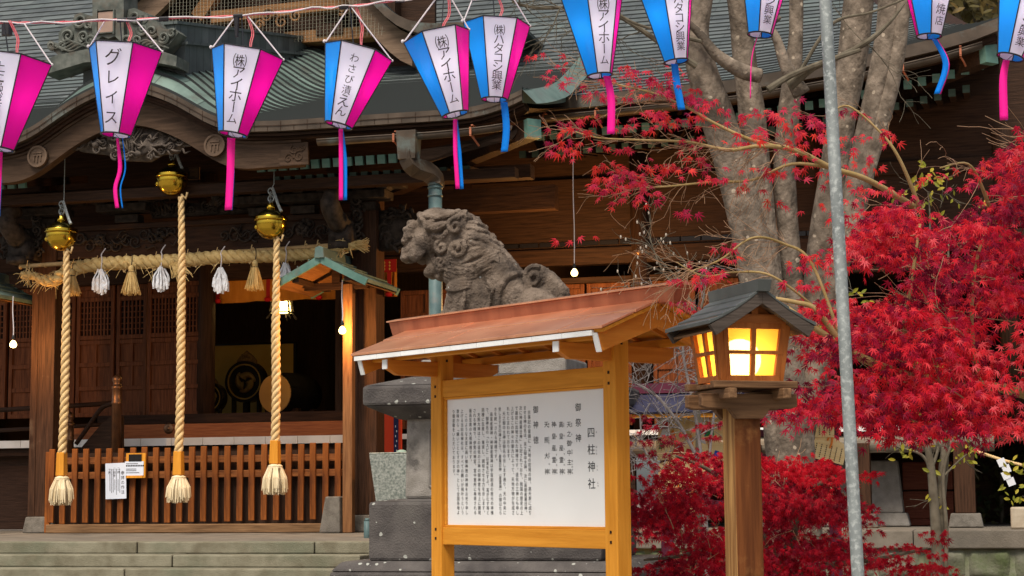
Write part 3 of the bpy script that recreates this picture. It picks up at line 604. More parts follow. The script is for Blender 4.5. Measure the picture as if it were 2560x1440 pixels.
# carved beam ends: a curled snout facing outwards and a foliage bracket
for sx, cx in ((-1, -4.15), (1, .12)):
    mb = MB(); s_ = sx
    mb.tube(crom([(cx - .18 * 1, -.12, 3.62), (cx - .2, -.38, 3.68), (cx - .22, -.56, 3.84), (cx - .2, -.52, 3.98), (cx - .2, -.36, 3.98)], 5), [.13] * 6 + [.12] * 6 + [.10] * 6 + [.085] * 3, 14)
    mb.box(cx - .32, cx - .04, -.35, 0, 3.40, 3.62); mb.box(cx - .3, cx - .06, -.42, 0, 3.34, 3.42)
    for k in range(9): c = V((cx - .03, -.1 - .04 * (k % 3), 3.5 + .055 * k)); scroll(mb, c, .07, .02, 1.3, k)
    for k in range(12):
        a = 2 * pi * k / 12; c = V((cx + s_ * (.42 + .19 * cos(a)), .1, 3.62 + .2 * sin(a))); scroll(mb, c, .08, .024, 1.3, a, -s_)
    for k in range(10):
        p = V((cx + s_ * (.2 + .5 * random.random()), .06, 3.45 + .35 * random.random())); wisp(mb, p, p + V((.12, 0, .1 * random.uniform(-1, 1))), .02, .03, 2, k)
    mb.prism([(cx + s_ * .14, 3.36), (cx + s_ * .14, 3.85), (cx + s_ * .5, 3.86), (cx + s_ * .72, 3.74), (cx + s_ * .62, 3.5), (cx + s_ * .4, 3.36)][::s_], .1, .2)
    mb.build('carved_beam_end', carved, hall, smooth=True)
# bracket sets, upper beams
for u in (-4.15, -3.0, -1.2, -.65, .12):
    mb = MB()
    for k, (wv, z) in enumerate(((.16, 3.84), (.34, 3.96), (.52, 4.1))): mb.box(u - wv, u + wv, -.06 - .16 * k, .12, z, z + .1); 
    for s_ in (-1, 0, 1): mb.frus(u + s_ * .3 - .06, u + s_ * .3 + .06, -.2, .0, 4.06, u + s_ * .3 - .09, u + s_ * .3 + .09, -.24, .04, 4.14)
    mb.build('bracket_set', carved, hall, bevel=.01)
mb = MB(); mb.box(-7, 2.2, -.72, -.55, 4.02, 4.14); mb.box(-7, 2.2, .0, .2, 4.14, 4.3); mb.box(-7, 2.2, 1.2, 1.4, 3.95, 4.25); mb.build('eave_purlin', dkx, hall)
for pxx in (610,):
    mb = MB(); random.seed(31)
    bk = [L(x, y, .075) for x, y in ((380, 546), (385, 520), (440, 505), (520, 510), (600, 498), (660, 520), (662, 530))]; mb.prism([(p.x, p.z) for p in bk], .07, .12)
    for k in range(26):
        px = random.uniform(385, 660); py = 535 - (px - 385) * .05 - random.random() * (26 if 430 < px < 620 else 12); c, r = relief(px, py, random.uniform(8, 15), .06); scroll(mb, c, r, .016, 1.5, random.random() * 6, random.choice((-1, 1)))
    for k in range(12): t = k / 11; wisp(mb, L(400 + 60 * t, 530, .05), L(380 + 90 * t, 498 + 12 * t, .03), .012, .02, 1, k)
    for k in range(12): t = k / 11; wisp(mb, L(540, 515, .05), L(530 + 45 * t, 462 + 40 * t * t, .03), .012, .02, 1, k)
    mb.build('transom_carving', carved, hall, smooth=True)
mb = MB(); q = L(486, 434, 1.0); mb.box(q.x - .08, q.x + .08, .98, 1.0, q.z - .08, q.z + .08); sgn = mb.build('votive_sticker', mat('sticker paper', (.16, .09, .04), rough=.8), hall)
mb = MB(); ex = V((1, 0, 0)); ez = V((0, 0, 1)); 
for i, ch in enumerate('仁'): put(mb, ch, (q.x - .03, .975, q.z - .01), ex, ez, .11)
for a, b_, c_, d_ in ((-.075, .075, .065, .072), (-.075, .075, -.072, -.065), (-.075, -.068, -.07, .07), (.068, .075, -.07, .07)): mb.box(q.x + a, q.x + b_, .972, .978, q.z + c_, q.z + d_)
mb.build('lettering', ink, sgn)
# raised floor, veranda, base
mb = MB(); mb.box(-13, 8.4, 1.72, 8.5, 1.10, 1.2); mb.build('floor', dkx, hall)
mb = MB(); mb.box(-13, 8.4, 1.76, 1.9, 1.0, 1.1); mb.box(-4.6, -.6, 2.3, 2.5, 1.42, 1.55, 0); mb.build('floor_beam', dkx, hall)
mb = MB(); x = -13
while x < 7.0: mb.box(x, x + .44, 1.655, 1.72, 1.105 if x < -.6 else 1.14, 1.205); x += .447
mb.build('white_nosing', whitew, hall)
mb = MB(); mb.box(-4.9, -.55, 1.9, 2.34, 1.205, 1.40); mb.build('threshold_step', nosew, hall, bevel=.008)
mb = MB(); mb.box(-13, 3.0, 2.0, 2.1, 0, 1.1); mb.box(3, 8.4, 4.5, 4.6, 0, 1.1); mb.build('base_wall', wood('base wall timber', (.035, .018, .011), (.07, .036, .022), ax='x'), hall)  # base wall in plain dark brown timber
mb = MB(); mb.box(-4.05, -.6, .95, 1.55, 0, .22); mb.box(-4.05, -.6, 1.2, 1.9, .22, .48); mb.box(-4.05, -.6, 1.45, 2., .48, .74); mb.build('inner_steps', dkx, hall)
q = L(772, 1062, 1.88); mb = MB(); mb.ball((-3.33, 1.90, 1.34), .075, 14, ry=.02); mb.ball((-3.33, 1.885, 1.34), .03, 10, ry=.02); mb.build('nail_cover', bronze, hall, smooth=True)
# walls of the hall
mb = MB(); mb.box(-13, 8.4, 2.62, 2.75, 3.62, 5.9); mb.build('upper_wall', dkx, hall); mb = MB(); mb.box(8.3, 8.4, 2.76, 9, 0, 5.9); mb.build('side_wall', dkx, hall)
mb = MB()
mb.box(-13, 8.4, 2.52, 2.7, 3.40, 3.62); mb.box(-13, 8.4, 2.55, 2.7, 4.38, 4.55); mb.box(.2, 8.4, 2.56, 2.7, 3.16, 3.24); mb.build('wall_rail', dkx, hall, bevel=.01)
mb = MB(); x = .3
while x < 8: mb.box(x, x + .25, 2.59, 2.63, 3.66, 3.72); x += .27
mb.build('vent_strip', lacq, hall)
for u in (-5.6, -3.12, -1.0, .62, 3.0, 5.4, 7.6):
    mb = MB(); mb.tube([(u, 2.6, 1.2), (u, 2.6, 4.9)], .125, 18); p_ = mb.build('wall_pillar', dkz, hall, smooth=True)
    if u > 2:
        h_ = MB(); h_.lathe([(0, -.03), (.085, -.03), (.09, 0), (.05, .02), (.025, .035), (0, .04)], (0, 0, 0), 6); o = h_.build('nail_cover', bronze, p_); o.rotation_euler = (pi / 2, 0, 0); o.location = (u, 2.50, 3.52)
def panel_door(x0, x1, z0, z1, d, lat=(.62, .88), name='door', lit=False, cols=2):
    mb = MB(); s = .055; H = z1 - z0
    mb.box(x0, x0 + s, d, d + .06, z0, z1); mb.box(x1 - s, x1, d, d + .06, z0, z1)
    za, zb2 = z0 + H * lat[0], z0 + H * lat[1]
    zr = [z0, z0 + H * .20, z0 + H * .38, z0 + H * .55]
    for z in zr + [za - .06, zb2]: mb.box(x0 + s, x1 - s, d + .003, d + .057, z, z + .06)
    mb.box(x0 + s, x1 - s, d + .003, d + .057, z1 - .06, z1)
    for c in range(1, cols): xm = lerp(x0, x1, c / cols); mb.box(xm - .025, xm + .025, d + .006, d + .05, z0 + .06 if cols > 2 else zr[1], za - .06)
    mb.box(x0 + s, x1 - s, d + .03, d + .04, z0 + .06, za - .06); mb.box(x0 + s, x1 - s, d + .03, d + .04, zb2 + .06, z1 - .06)
    o = mb.build(name, doorz, hall, bevel=.005)
    lt = MB(); nb = max(4, int((x1 - x0 - 2 * s) / .052))
    for i in range(1, nb): x = lerp(x0 + s, x1 - s, i / nb); lt.box(x - .011, x + .011, d + .012, d + .034, za, zb2)
    for k in range(1, 6): z = lerp(za, zb2, k / 6); lt.box(x0 + s, x1 - s, d + .018, d + .03, z - .008, z + .008)
    lt.build('lattice', doorz, o)
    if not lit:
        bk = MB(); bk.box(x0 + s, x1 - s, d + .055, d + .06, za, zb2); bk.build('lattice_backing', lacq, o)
    return o
ds = [(-5.62, -5.16), (-5.12, -4.60), (-4.56, -4.06)]
def sx(px, d=2.6): return L(px, 900, d).x
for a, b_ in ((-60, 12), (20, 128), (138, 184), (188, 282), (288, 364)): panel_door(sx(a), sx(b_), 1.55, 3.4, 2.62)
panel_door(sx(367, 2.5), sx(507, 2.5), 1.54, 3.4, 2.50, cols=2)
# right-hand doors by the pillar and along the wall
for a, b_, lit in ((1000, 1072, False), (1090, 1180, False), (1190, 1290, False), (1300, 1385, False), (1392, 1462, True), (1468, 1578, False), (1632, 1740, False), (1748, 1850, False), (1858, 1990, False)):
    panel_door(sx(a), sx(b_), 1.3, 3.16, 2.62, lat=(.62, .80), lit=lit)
mb = MB(); a, b_ = sx(1392), sx(1462); mb.box(a + .05, b_ - .05, 2.70, 2.71, 2.3, 2.9); mb.build('lit_paper', mat('lit shoji', (.8, .6, .25), em=(1, .6, .12), ems=1.6), hall)
# inside of the hall
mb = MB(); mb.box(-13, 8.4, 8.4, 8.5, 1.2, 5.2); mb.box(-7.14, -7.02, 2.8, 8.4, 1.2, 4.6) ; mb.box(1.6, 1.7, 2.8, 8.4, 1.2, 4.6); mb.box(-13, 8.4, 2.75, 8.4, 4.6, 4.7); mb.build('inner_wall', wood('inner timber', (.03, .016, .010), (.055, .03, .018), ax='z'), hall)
mb = MB(); x0 = sx(862, 2.7); mb.box(x0 - .1, x0 + .02, 2.6, 2.8, 1.2, 3.6); mb.box(sx(505, 2.6), sx(515, 2.6) + .03, 2.6, 2.8, 1.2, 3.6); mb.build('door_jamb', dkz, hall)
# handrail of the inner stair
def finial(u, d, z0, z1, r=.062):
    mb = MB(); h = z1 - z0
    mb.lathe([(r, 0), (r, h - .40), (r * 1.1, h - .39), (r * 1.1, h - .36), (r, h - .35), (r, h - .2), (r * 1.12, h - .19), (r * 1.12, h - .16), (r * .9, h - .15), (r * .75, h - .12), (r * 1.0, h - .085), (r * .98, h - .05), (r * .5, h - .02), (r * .15, h - .005), (0, h)], (u, d, z0), 16)
    return mb.build('finial_post', bronze, hall, smooth=True)
q0 = L(293, 935, .95); q1 = L(174, 1028, .95); finial(q0.x, .95, .2, q0.z); finial(q1.x, .95, .2, q1.z)
q1b = L(174, 1028, .95)
mb = MB(); mb.tube(crom([L(290, 1008, .95), L(268, 1013, .95), L(250, 1025, .95), L(215, 1075, .95), L(190, 1110, .95)], 6), .03, 10); mb.tube([L(285, 1008, 1.6), L(0, 1025, 1.6)], .032, 10); mb.tube([L(285, 1060, 1.6), L(0, 1076, 1.6)], .028, 10); mb.build('handrail', dkx, hall, smooth=True)
mb = MB(); mb.prism([(p.x, p.z) for p in (L(196, 1130, 1.), L(305, 1128, 1.), L(305, 1040, 1.), L(278, 1042, 1.), L(255, 1060, 1.))], .98, 1.06); mb.build('stair_string', dkx, hall)
# right-hand veranda supports
for px in (2411, 2150, 1880):
    q = L(px, 1200, 1.6); mb = MB(); mb.box(q.x - .12, q.x + .12, 1.6, 1.84, .16, 1.0); vp = mb.build('veranda_post', postz, hall, bevel=.012)
    b2 = MB(); b2.frus(q.x - .2, q.x + .2, 1.52, 1.92, 0, q.x - .17, q.x + .17, 1.55, 1.89, .16); b2.build('base_stone', stoneB, vp, bevel=.012)
logw = wood('grey log end', (.13, .105, .075), (.24, .2, .15), ax='x')
mb = MB(); mb.tube([(3.0, 1.75, .985), (7.36, 1.75, .985)], .105, 12); mb.build('veranda_log', logw, hall, smooth=True)
# curtains in the doorways
def curtain(pa, pb, d, ytop, ymid, ybot, label):
    a = L(pa, ytop, d); b_ = L(pb, ytop, d); zt = a.z; zm = L(pa, ymid, d).z; zb = L(pa, ybot, d).z; W_ = b_.x - a.x
    mb = MB(); rb = MB()
    f = lambda t, z: d + .025 * sin(t * 26) * (zt - z) / (zt - zb)
    mb.grid(lambda t, s: (a.x + W_ * t, f(t, lerp(zt, zb, s)), lerp(zt, zb - .02 * abs(sin(t * pi * W_ / .75)), s)), 60, 8)
    root = thing('door_curtain', label, 'curtain', B.o + B.u * 0, B.yaw)
    mb.build('cloth', curtm, root, smooth=True)
    rb.grid(lambda t, s: (a.x + W_ * t, d - .012, lerp(zt, zm, s)), 30, 2)
    k = a.x + .2
    while k < b_.x - .05: rb.box(k - .028, k + .028, d - .04, d - .03, zb + .02, zm); k += .75
    rr = rb.build('red_band', redm, root)
    gd = MB(); k = a.x + .05
    while k < b_.x - .03:
        for zz in (.25, .5, .75):
            z = lerp(zm, zt, zz); gd.add([(k, d - .016, z - .02), (k + .016, d - .016, z), (k, d - .016, z + .02), (k - .016, d - .016, z)], [(0, 1, 2, 3)])
        k += .075
    gd.build('gold_pattern', goldthread, rr)
    tk = MB(); k = a.x + .2
    while k < b_.x - .05: tk.ball((k, d - .05, zb + .01), .055, 8, rz=.035); k += .75
    tk.build('tassel_knot', redc, root, smooth=True)
curtain(515, 866, 2.72, 668, 702, 757, 'orange curtain with a red patterned band hung across the open shrine doorway')
curtain(940, 992, 2.5, 650, 682, 740, 'narrow orange curtain with red band to the right of the porch post')
# ================================================================== THINGS AT THE PORCH
def hthing(name, label, cat, p=(0, 0, 0), group=None, yaw=None):    # p in hall coordinates
    return thing(name, label, cat, B.W(p), B.yaw if yaw is None else yaw, group)
# picket fence
FX0, FX1 = -3.95, -.14
fe = hthing('picket_fence', 'low brown picket fence across the front of the shrine porch', 'fence', (FX0, -.1, 0)); W_ = FX1 - FX0
pm = MB(); pm.box(-.037, .037, -.03, 0, .115, 1.02); pm = pm.mesh('picket', fencez); pn = 25
random.seed(2)
for i in range(pn):
    o = link('picket', pm, fe); o.location = (.02 + (W_ - .04) * i / (pn - 1), -.0, random.uniform(-.008, .012) + .03 * i / pn); o.rotation_euler = (0, random.uniform(-.006, .006), 0)
    b = o.modifiers.new('bevel', 'BEVEL'); b.width = .006; b.segments = 2
for z in (.66, .84): mb = MB(); mb.box(-.02, W_ + .02, .002, .05, z, z + .085); mb.build('rail', fencex, fe, bevel=.006)
mb = MB(); mb.box(-.02, W_ - .12, -.07, .09, .0, .105); mb.build('sill', sillx, fe, bevel=.01)
for x in (-.06, W_ + .07): mb = MB(); mb.box(x - .035, x + .035, .03, .12, .0, 1.0); mb.build('end_post', fencez, fe, bevel=.006)
mb = MB(); mb.box(-.02, W_, .10, .125, .1, .98); mb.build('shade_backing', dkz, fe)  # board added behind the pickets, dark in place of the shade there
# notices on the fence
def sheet(name, label, px, py, pw, ph, d, group=None):
    a = L(px, py + ph, d); b_ = L(px + pw, py, d); r = hthing(name, label, 'notice', (a.x, d, a.z)); mb = MB(); mb.box(0, b_.x - a.x, 0, .006, 0, b_.z - a.z); mb.build('sheet', mat('notice sheet', (.62, .66, .74), rough=.7), r); return r, b_.x - a.x, b_.z - a.z
random.seed(9)
r, w_, h_ = sheet('paper_notice', 'tall white printed notice on prayer manners fixed to the picket fence', 264, 1158, 53, 90, -.165); r.rotation_euler = (0, radians(-1.5), B.yaw)
mb = MB()
for i, ch in enumerate('参拝の作法'): put(mb, ch, (w_ - .045, -.002, h_ * .72 - .058 * i), V((1, 0, 0)), V((0, 0, 1)), .05)
for j, tx in enumerate(('二拝', '二拍手', '一拝')):
    for i, ch in enumerate(tx): put(mb, ch, (w_ - .10 - .055 * j if j < 2 else .055, -.002, h_ - .07 - .042 * i), V((1, 0, 0)), V((0, 0, 1)), .036)
for j in range(7):
    z = h_ - .07 - (.13 if j in (1, 3) else 0); zb = random.uniform(.04, .12); x = w_ - .085 - .022 * j
    while z > zb: q = random.uniform(.008, .014); mb.box(x - .0035, x + .0035, -.002, -.001, z - q, z); z -= q + .004
mb.build('lettering', inkb, r)
r, w_, h_ = sheet('paper_notice', 'small white card notice clipped to a wooden board near the top of the picket fence', 312, 1153, 47, 36, -.20)
mb = MB(); mb.box(.01, w_ + .02, .008, .03, -.03, h_ + .10); mb.box(.03, w_ - .01, -.006, .008, -.03, .0); mb.build('clipboard', signz, r)
mb = MB(); mb.box(.05, w_ - .03, -.004, .007, h_ + .0, h_ + .085); mb.build('plastic_cover', lacq, r)
mb = MB()
for j, (z, q) in enumerate(((.14, .7), (.11, .95), (.075, .6), (.055, .6), (.03, .75))):
    x = .015
    while x < w_ * q: s_ = .022 if j == 1 else .01; mb.box(x, x + s_ * .75, -.002, -.001, z, z + s_ * .8); x += s_
mb.build('lettering', inkb, r)
# bells with their ropes
def twisted(mb, pts, R, pitch, r=None, n=8, strands=3, seg=None):
    pts = [V(p) for p in pts]; fine = crom(pts, seg or 10); out = [[] for _ in range(strands)]; dist = 0
    for i, p in enumerate(fine):
        t = (fine[min(i + 1, len(fine) - 1)] - fine[max(i - 1, 0)]).normalized()
        if i: dist += (p - fine[i - 1]).length
        a = t.cross(V((.3, 1, .21))).normalized(); b_ = t.cross(a)
        for k in range(strands):
            th = 2 * pi * (dist / pitch + k / strands); RR = R(i / len(fine)) if callable(R) else R
            out[k].append((p + (a * cos(th) + b_ * sin(th)) * RR * .55, RR * .62))
    for st in out: mb.tube([q[0] for q in st], [q[1] for q in st], n)
def bell(px, py, top, rope, mats, label):
    d = -.9; c = L(px, py, d); root = hthing('bell_rope', label, 'bell rope', c, 'shrine bells with long pull ropes')
    R = .185; pr = []
    for i in range(17):
        a = pi / 2 - pi * i / 16; pr.append([R * cos(a), R * .98 * sin(a)])
    pr = [(0, R * 1.0)] + [tuple(x) for x in pr[1:]]
    mb = MB(); low = [(r_, z) for r_, z in pr if z < .02][::-1]; up = [(r_, z) for r_, z in pr if z > .02][::-1]
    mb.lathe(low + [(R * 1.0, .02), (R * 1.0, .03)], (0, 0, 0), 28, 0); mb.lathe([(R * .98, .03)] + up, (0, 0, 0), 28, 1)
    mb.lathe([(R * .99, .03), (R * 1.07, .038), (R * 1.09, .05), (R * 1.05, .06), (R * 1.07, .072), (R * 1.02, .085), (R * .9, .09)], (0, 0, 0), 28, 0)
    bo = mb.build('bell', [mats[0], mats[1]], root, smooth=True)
    k_ = MB(); k_.lathe([(.05, R - .01), (.055, R + .02), (.045, R + .03), (.05, R + .05), (.0, R + .075)], (0, 0, 0), 14); k_.ball((-.13, -.115, -.045), .03, 10, ry=.015); k_.build('crown', mats[0], bo, smooth=True)
    tp = L(*top, d) - c; mb = MB()
    for k in range(4):
        z = R + .07 + .045 * k; mb.tube([V((.035 * cos(a), 0 if k % 2 else .035 * sin(a) * .2, z + .035 * sin(a))) if k % 2 else V((0, .035 * cos(a), z + .035 * sin(a))) for a in [2 * pi * i / 10 for i in range(11)]], .009, 5)
    mb.tube([V((0, 0, R + .22)), V((tp.x, 0, tp.z)), V((tp.x, 0, tp.z + .6))], .006, 5); mb.tube(crom([V((.02, 0, R + .24)), V((.07, -.02, R + .12)), V((.12, -.03, R)), V((.15, -.04, R - .05))], 5), .018, 6); mb.build('chain', steelg, root)
    a, m_, b_, e, f = [L(x, y, d - .02) - c for x, y in rope]
    m_ = m_ + V((.012 * sin(px), .02, 0)); rp = MB(); twisted(rp, [a, a.lerp(m_, .55) + V((-.010 * cos(px), 0, 0)), m_, m_.lerp(b_, .5) + V((.010, 0, 0)), b_], lambda t: .033 + .014 * min(1, t * 2.2), .26 + .01 * sin(px), seg=32); rp.tube([a + V((0, 0, .03)), a + V((.05, .02, -.02)), a + V((.08, 0, .05))], .014, 6); rp.build('rope', ropem, root, smooth=True)
    hb = MB(); hb.frus(b_.x - .055, b_.x + .055, b_.y - .055, b_.y + .055, e.z, b_.x - .048, b_.x + .048, b_.y - .048, b_.y + .048, b_.z + .02); hb.build('grip_block', signz, root, bevel=.01)
    ts = MB(); ts.lathe([(.03, e.z + .01), (.085, e.z - .02), (.085, e.z - .05)], (e.x, e.y, 0), 18)
    random.seed(int(px))
    for k in range(190):
        th = random.random() * 2 * pi; r0 = .075 * sqrt(random.random()); r1 = r0 * 1.9 + random.uniform(-.01, .012); zb = f.z + random.uniform(-.0, .05) + (.03 if r1 > .13 else 0)
        A_ = V((e.x + r0 * cos(th), e.y + r0 * sin(th), e.z - .03)); Z_ = V((e.x + r1 * cos(th), e.y + r1 * sin(th), zb)); M_ = A_.lerp(Z_, .5) + V((cos(th), sin(th), 0)) * .02
        ts.tube([A_, M_, Z_], [.009, .011, .006], 4)
    ts.build('tassel', tassel, root); return root
bell(153, 590, (160, 500), ((166, 628), (160, 880), (155, 1135), (155, 1190), (154, 1264)), (brass, brassd), 'leftmost brass bell with twisted hemp pull rope and tassel, beside the left porch post')
bell(430, 452, (447, 380), ((453, 492), (450, 800), (447, 1132), (447, 1188), (446, 1258)), (brass, mat('shaded brass', (.07, .05, .015), rough=.3, metal=1)), 'highest brass bell in the middle, shaded on top, with the longest hemp pull rope')  # shade on the middle bell's top is painted in as darker brass
bell(677, 560, (685, 460), ((692, 598), (690, 850), (688, 1105), (688, 1160), (687, 1238)), (brass, brassd), 'rightmost brass bell with hemp pull rope hanging in front of the open doorway')
# straw rope on a bamboo pole
d = -.32; q0 = L(50, 668, d); q1 = L(905, 608, d); sh = hthing('straw_rope', 'thick twisted straw rope tied under a bamboo pole across the porch', 'straw rope', q0)
mb = MB(); mb.tube([V((0, 0, .01)), (q1 - q0) * .5, q1 - q0], .026, 10)
for i in range(14): p = (q1 - q0) * (i / 13.); mb.tube([p, p + V((.012, 0, 0))], .029, 10)
mb.build('bamboo_pole', bamboo, sh, smooth=True)
pts = [L(x, y, d - .02) - q0 for x, y in ((55, 688), (85, 690), (110, 702), (140, 700), (165, 680), (230, 662), (330, 656), (440, 652), (560, 642), (680, 640), (780, 634), (850, 622), (890, 612))]
mb = MB(); twisted(mb, pts, lambda t: .042 + .05 * max(0, sin(pi * (min(1, max(0, (t - .12) / .8))))) ** .6 * .75, .32, n=9, seg=16); ro = mb.build('rope', straw, sh, smooth=True)
mb = MB(); random.seed(4)
for k in range(240):
    t = random.random(); i = min(len(pts) - 2, int(t * (len(pts) - 1))); p = pts[i].lerp(pts[i + 1], t * (len(pts) - 1) - i); big = 1.6 if .42 < t < .6 else 1
    p = p + V((0, random.uniform(-.08, 0), random.uniform(-.08, .07))); dv = V((random.uniform(-1, 1), random.uniform(-.6, .1), random.uniform(-1, .25))).normalized() * random.uniform(.06, .16) * big
    mb.tube([p, p + dv * .6, p + dv + V((0, 0, -.02))], [.005, .004, .002], 3)
for k in range(40): p = pts[-1] + V((random.uniform(-.02, .03), random.uniform(-.04, .04), random.uniform(-.05, .05))); mb.tube([p, p + V((.14, random.uniform(-.05, .05), random.uniform(-.09, .07)))], [.008, .004], 4)
for k in range(60): p = pts[7] + V((random.uniform(-.05, .1), -.1, random.uniform(-.08, 0))); mb.tube([p, p + V((random.uniform(.02, .2), -.03, random.uniform(-.22, -.1)))], [.007, .003], 4)
mb.build('loose_straw', straw, sh)
mb = MB()
for px in (72, 205, 253, 327, 403, 470, 482, 507, 555, 640, 700, 770, 800, 860):
    t = (px - 50) / 855; p = (q1 - q0) * t; mb.tube([p + V((.03 * cos(a), .03 * sin(a) - .02, -.06 + .1 * sin(a + .4))) for a in [2 * pi * i / 10 for i in range(11)]], .008, 5); mb.tube([p + V((0, -.04, .0)), p + V((.02, -.05, .07))], .006, 4)
mb.build('tie_cord', ropem, sh)
# paper streamers and straw tassels hanging from it
random.seed(8)
def streamer(px, py, label):
    c = L(px, py, -.42); r = hthing('paper_streamer', label, 'paper streamer', c, 'white paper streamers under the straw rope'); mb = MB()
    for k in range(46):
        x = random.uniform(-.078, .078); y = random.uniform(-.05, .05); z = -.02 - random.random() ** 1.6 * .12; w2 = .012; l = .32 + z - random.uniform(0, .07) + (.03 if abs(x) < .03 else 0); l = max(.13, l + .0); lx = x * .3
        vs = []; n = 5
        for i in range(n + 1):
            t = i / n; wv = random.uniform(-.003, .003); xx = lerp(lx, x * 1.25, min(1, t * 2.2)) + wv; zz = z - l * t
            for yy in (0, .0015): vs += [(xx - w2 * (.5 + .5 * t), y + yy + .006 * (i % 2), zz), (xx + w2 * (.5 + .5 * t), y + yy + .006 * (i % 2), zz)]
        mb.add(vs, [f for i in range(n) for f in ((4 * i, 4 * i + 1, 4 * i + 5, 4 * i + 4), (4 * i + 2, 4 * i + 6, 4 * i + 7, 4 * i + 3), (4 * i, 4 * i + 4, 4 * i + 6, 4 * i + 2), (4 * i + 1, 4 * i + 3, 4 * i + 7, 4 * i + 5))])
    mb.build('paper_strips', paper, r); cb = MB(); cb.tube(crom([(0, 0, -.02), (.01, 0, .1), (-.01, .02, .16), (.03, .05, .24)], 4), .007, 5); cb.build('cord', cordw, r)
streamer(253, 668, 'white paper streamer under the straw rope nearest the left bell rope')
streamer(403, 660, 'white paper streamer under the straw rope just left of the middle bell rope')
streamer(552, 664, 'white paper streamer in front of the doorway between middle and right bell ropes')
streamer(714, 652, 'white paper streamer partly behind the right bell rope')
def brush(px, py, h, label):
    c = L(px, py, -.42); r = hthing('straw_tassel', label, 'straw tassel', c, 'straw tassels under the straw rope'); mb = MB()
    mb.ball((0, 0, -.02), .036, 10, rz=.05)
    for k in range(120):
        th = random.random() * 2 * pi; r1 = .125 * sqrt(random.random()); mb.tube([(r1 * .22 * cos(th), r1 * .22 * sin(th), -.03), (r1 * .5 * cos(th), r1 * .5 * sin(th), -.12), (r1 * cos(th), r1 * sin(th), -h - random.uniform(-.02, .02) + r1 * .15)], [.007, .006, .004], 3)
    mb.build('straw_bundle', straw, r); b2 = MB(); b2.tube([V((.037 * cos(a), .037 * sin(a), -.06)) for a in [2 * pi * i / 10 for i in range(11)]], .008, 5); b2.tube(crom([(0, 0, 0), (.01, 0, .09), (-.01, .03, .17)], 4), .006, 4); b2.build('binding', inkb, r)
brush(180, 678, .30, 'straw tassel half hidden behind the left bell rope'); brush(328, 668, .34, 'straw tassel between the two left paper streamers'); brush(638, 655, .34, 'straw tassel just left of the right bell rope')
# little copper roofs beside the porch posts
def small_roof(cx, label, post_px):
    r0 = L(cx, 620, -.5) if cx > 0 else None
    return r0
def roofed_post(x, zt, label):
    root = hthing('roofed_post', label, 'roofed post', (x, -.3, 0), 'small roofed posts either side of the porch'); mb = MB()
    hw = .56; rise = .30; y0, y1 = -.55, .62; t = .05
    for s_ in (-1, 1):
        pr = [(0, zt), (s_ * .28, zt - rise * .56), (s_ * hw, zt - rise), (s_ * hw, zt - rise - t), (s_ * .28, zt - rise * .56 - t), (0, zt - t)]
        mb.prism(pr if s_ > 0 else pr[::-1], y0, y1); 
        for k in range(1, 4): p = k / 4; mb.beam((s_ * hw * p, y0, zt - rise * p + .008), (s_ * hw * p, y1, zt - rise * p + .008), .012, .02)
    mb.prism([(-.06, zt - .05), (.06, zt - .05), (.05, zt + .07), (0, zt + .09), (-.05, zt + .07)], y0 - .03, y1 + .03); mb.build('roof', tealroof, root, bevel=.006)
    for yy in (y0 - .005, y1 - .03):
        b2 = MB()
        for s_ in (-1, 1): b2.beam((0, yy + .02, zt - .06), (s_ * (hw + .01), yy + .02, zt - rise - .05), .035, .085, up=(0, 0, 1))
        b2.build('verge_board', teal, root)
    b2 = MB()
    for s_ in (-1, 1): b2.beam((0, y0 + .03, zt - .075), (0, y1 - .03, zt - .075), .01, .01); pr = [(0, zt - t - .012), (s_ * .28, zt - rise * .56 - t - .012), (s_ * (hw - .02), zt - rise - t - .008), (s_ * (hw - .02), zt - rise - t - .022), (s_ * .28, zt - rise * .56 - t - .028), (0, zt - t - .028)]; b2.prism(pr if s_ > 0 else pr[::-1], y0 + .03, y1 - .03)
    b2.build('roof_boarding', trimw, root)
    b3 = MB(); b3.box(-.4, .4, -.03, .05, zt - rise - .06, zt - rise + .02); b3.box(-.05, .05, -.03, .05, zt - rise, zt - .08); b3.box(-.36, -.28, -.5, .55, zt - rise - .02, zt - rise + .03); b3.box(.28, .36, -.5, .55, zt - rise - .02, zt - rise + .03); b3.build('roof_frame', dkx, root)
    b4 = MB(); b4.box(-.06 + .16, .06 + .16, -.06, .05, 0, zt - rise); b4.build('front_post', boardz, root, bevel=.008)
    b6 = MB(); b6.box(-.40, -.38, -.02, -.008, zt - rise, zt - .1) ; 
    b5 = MB(); b5.frus(-.16, .10, -.14, .20, 0, -.10, .08, -.1, .16, .42); b5.build('base_stone', stoneB, root, bevel=.015)
    return root
pR = L(873, 1000, -.35); pL = L(78, 740, -.35)
roofed_post(pR.x - .18, L(805, 617, -.85).z - .08, 'small copper-roofed post on the right of the porch with a bare bulb under it')
roofed_post(L(-60, 700, -.35).x, L(805, 617, -.85).z - .08, 'small copper-roofed post left of the left porch post')
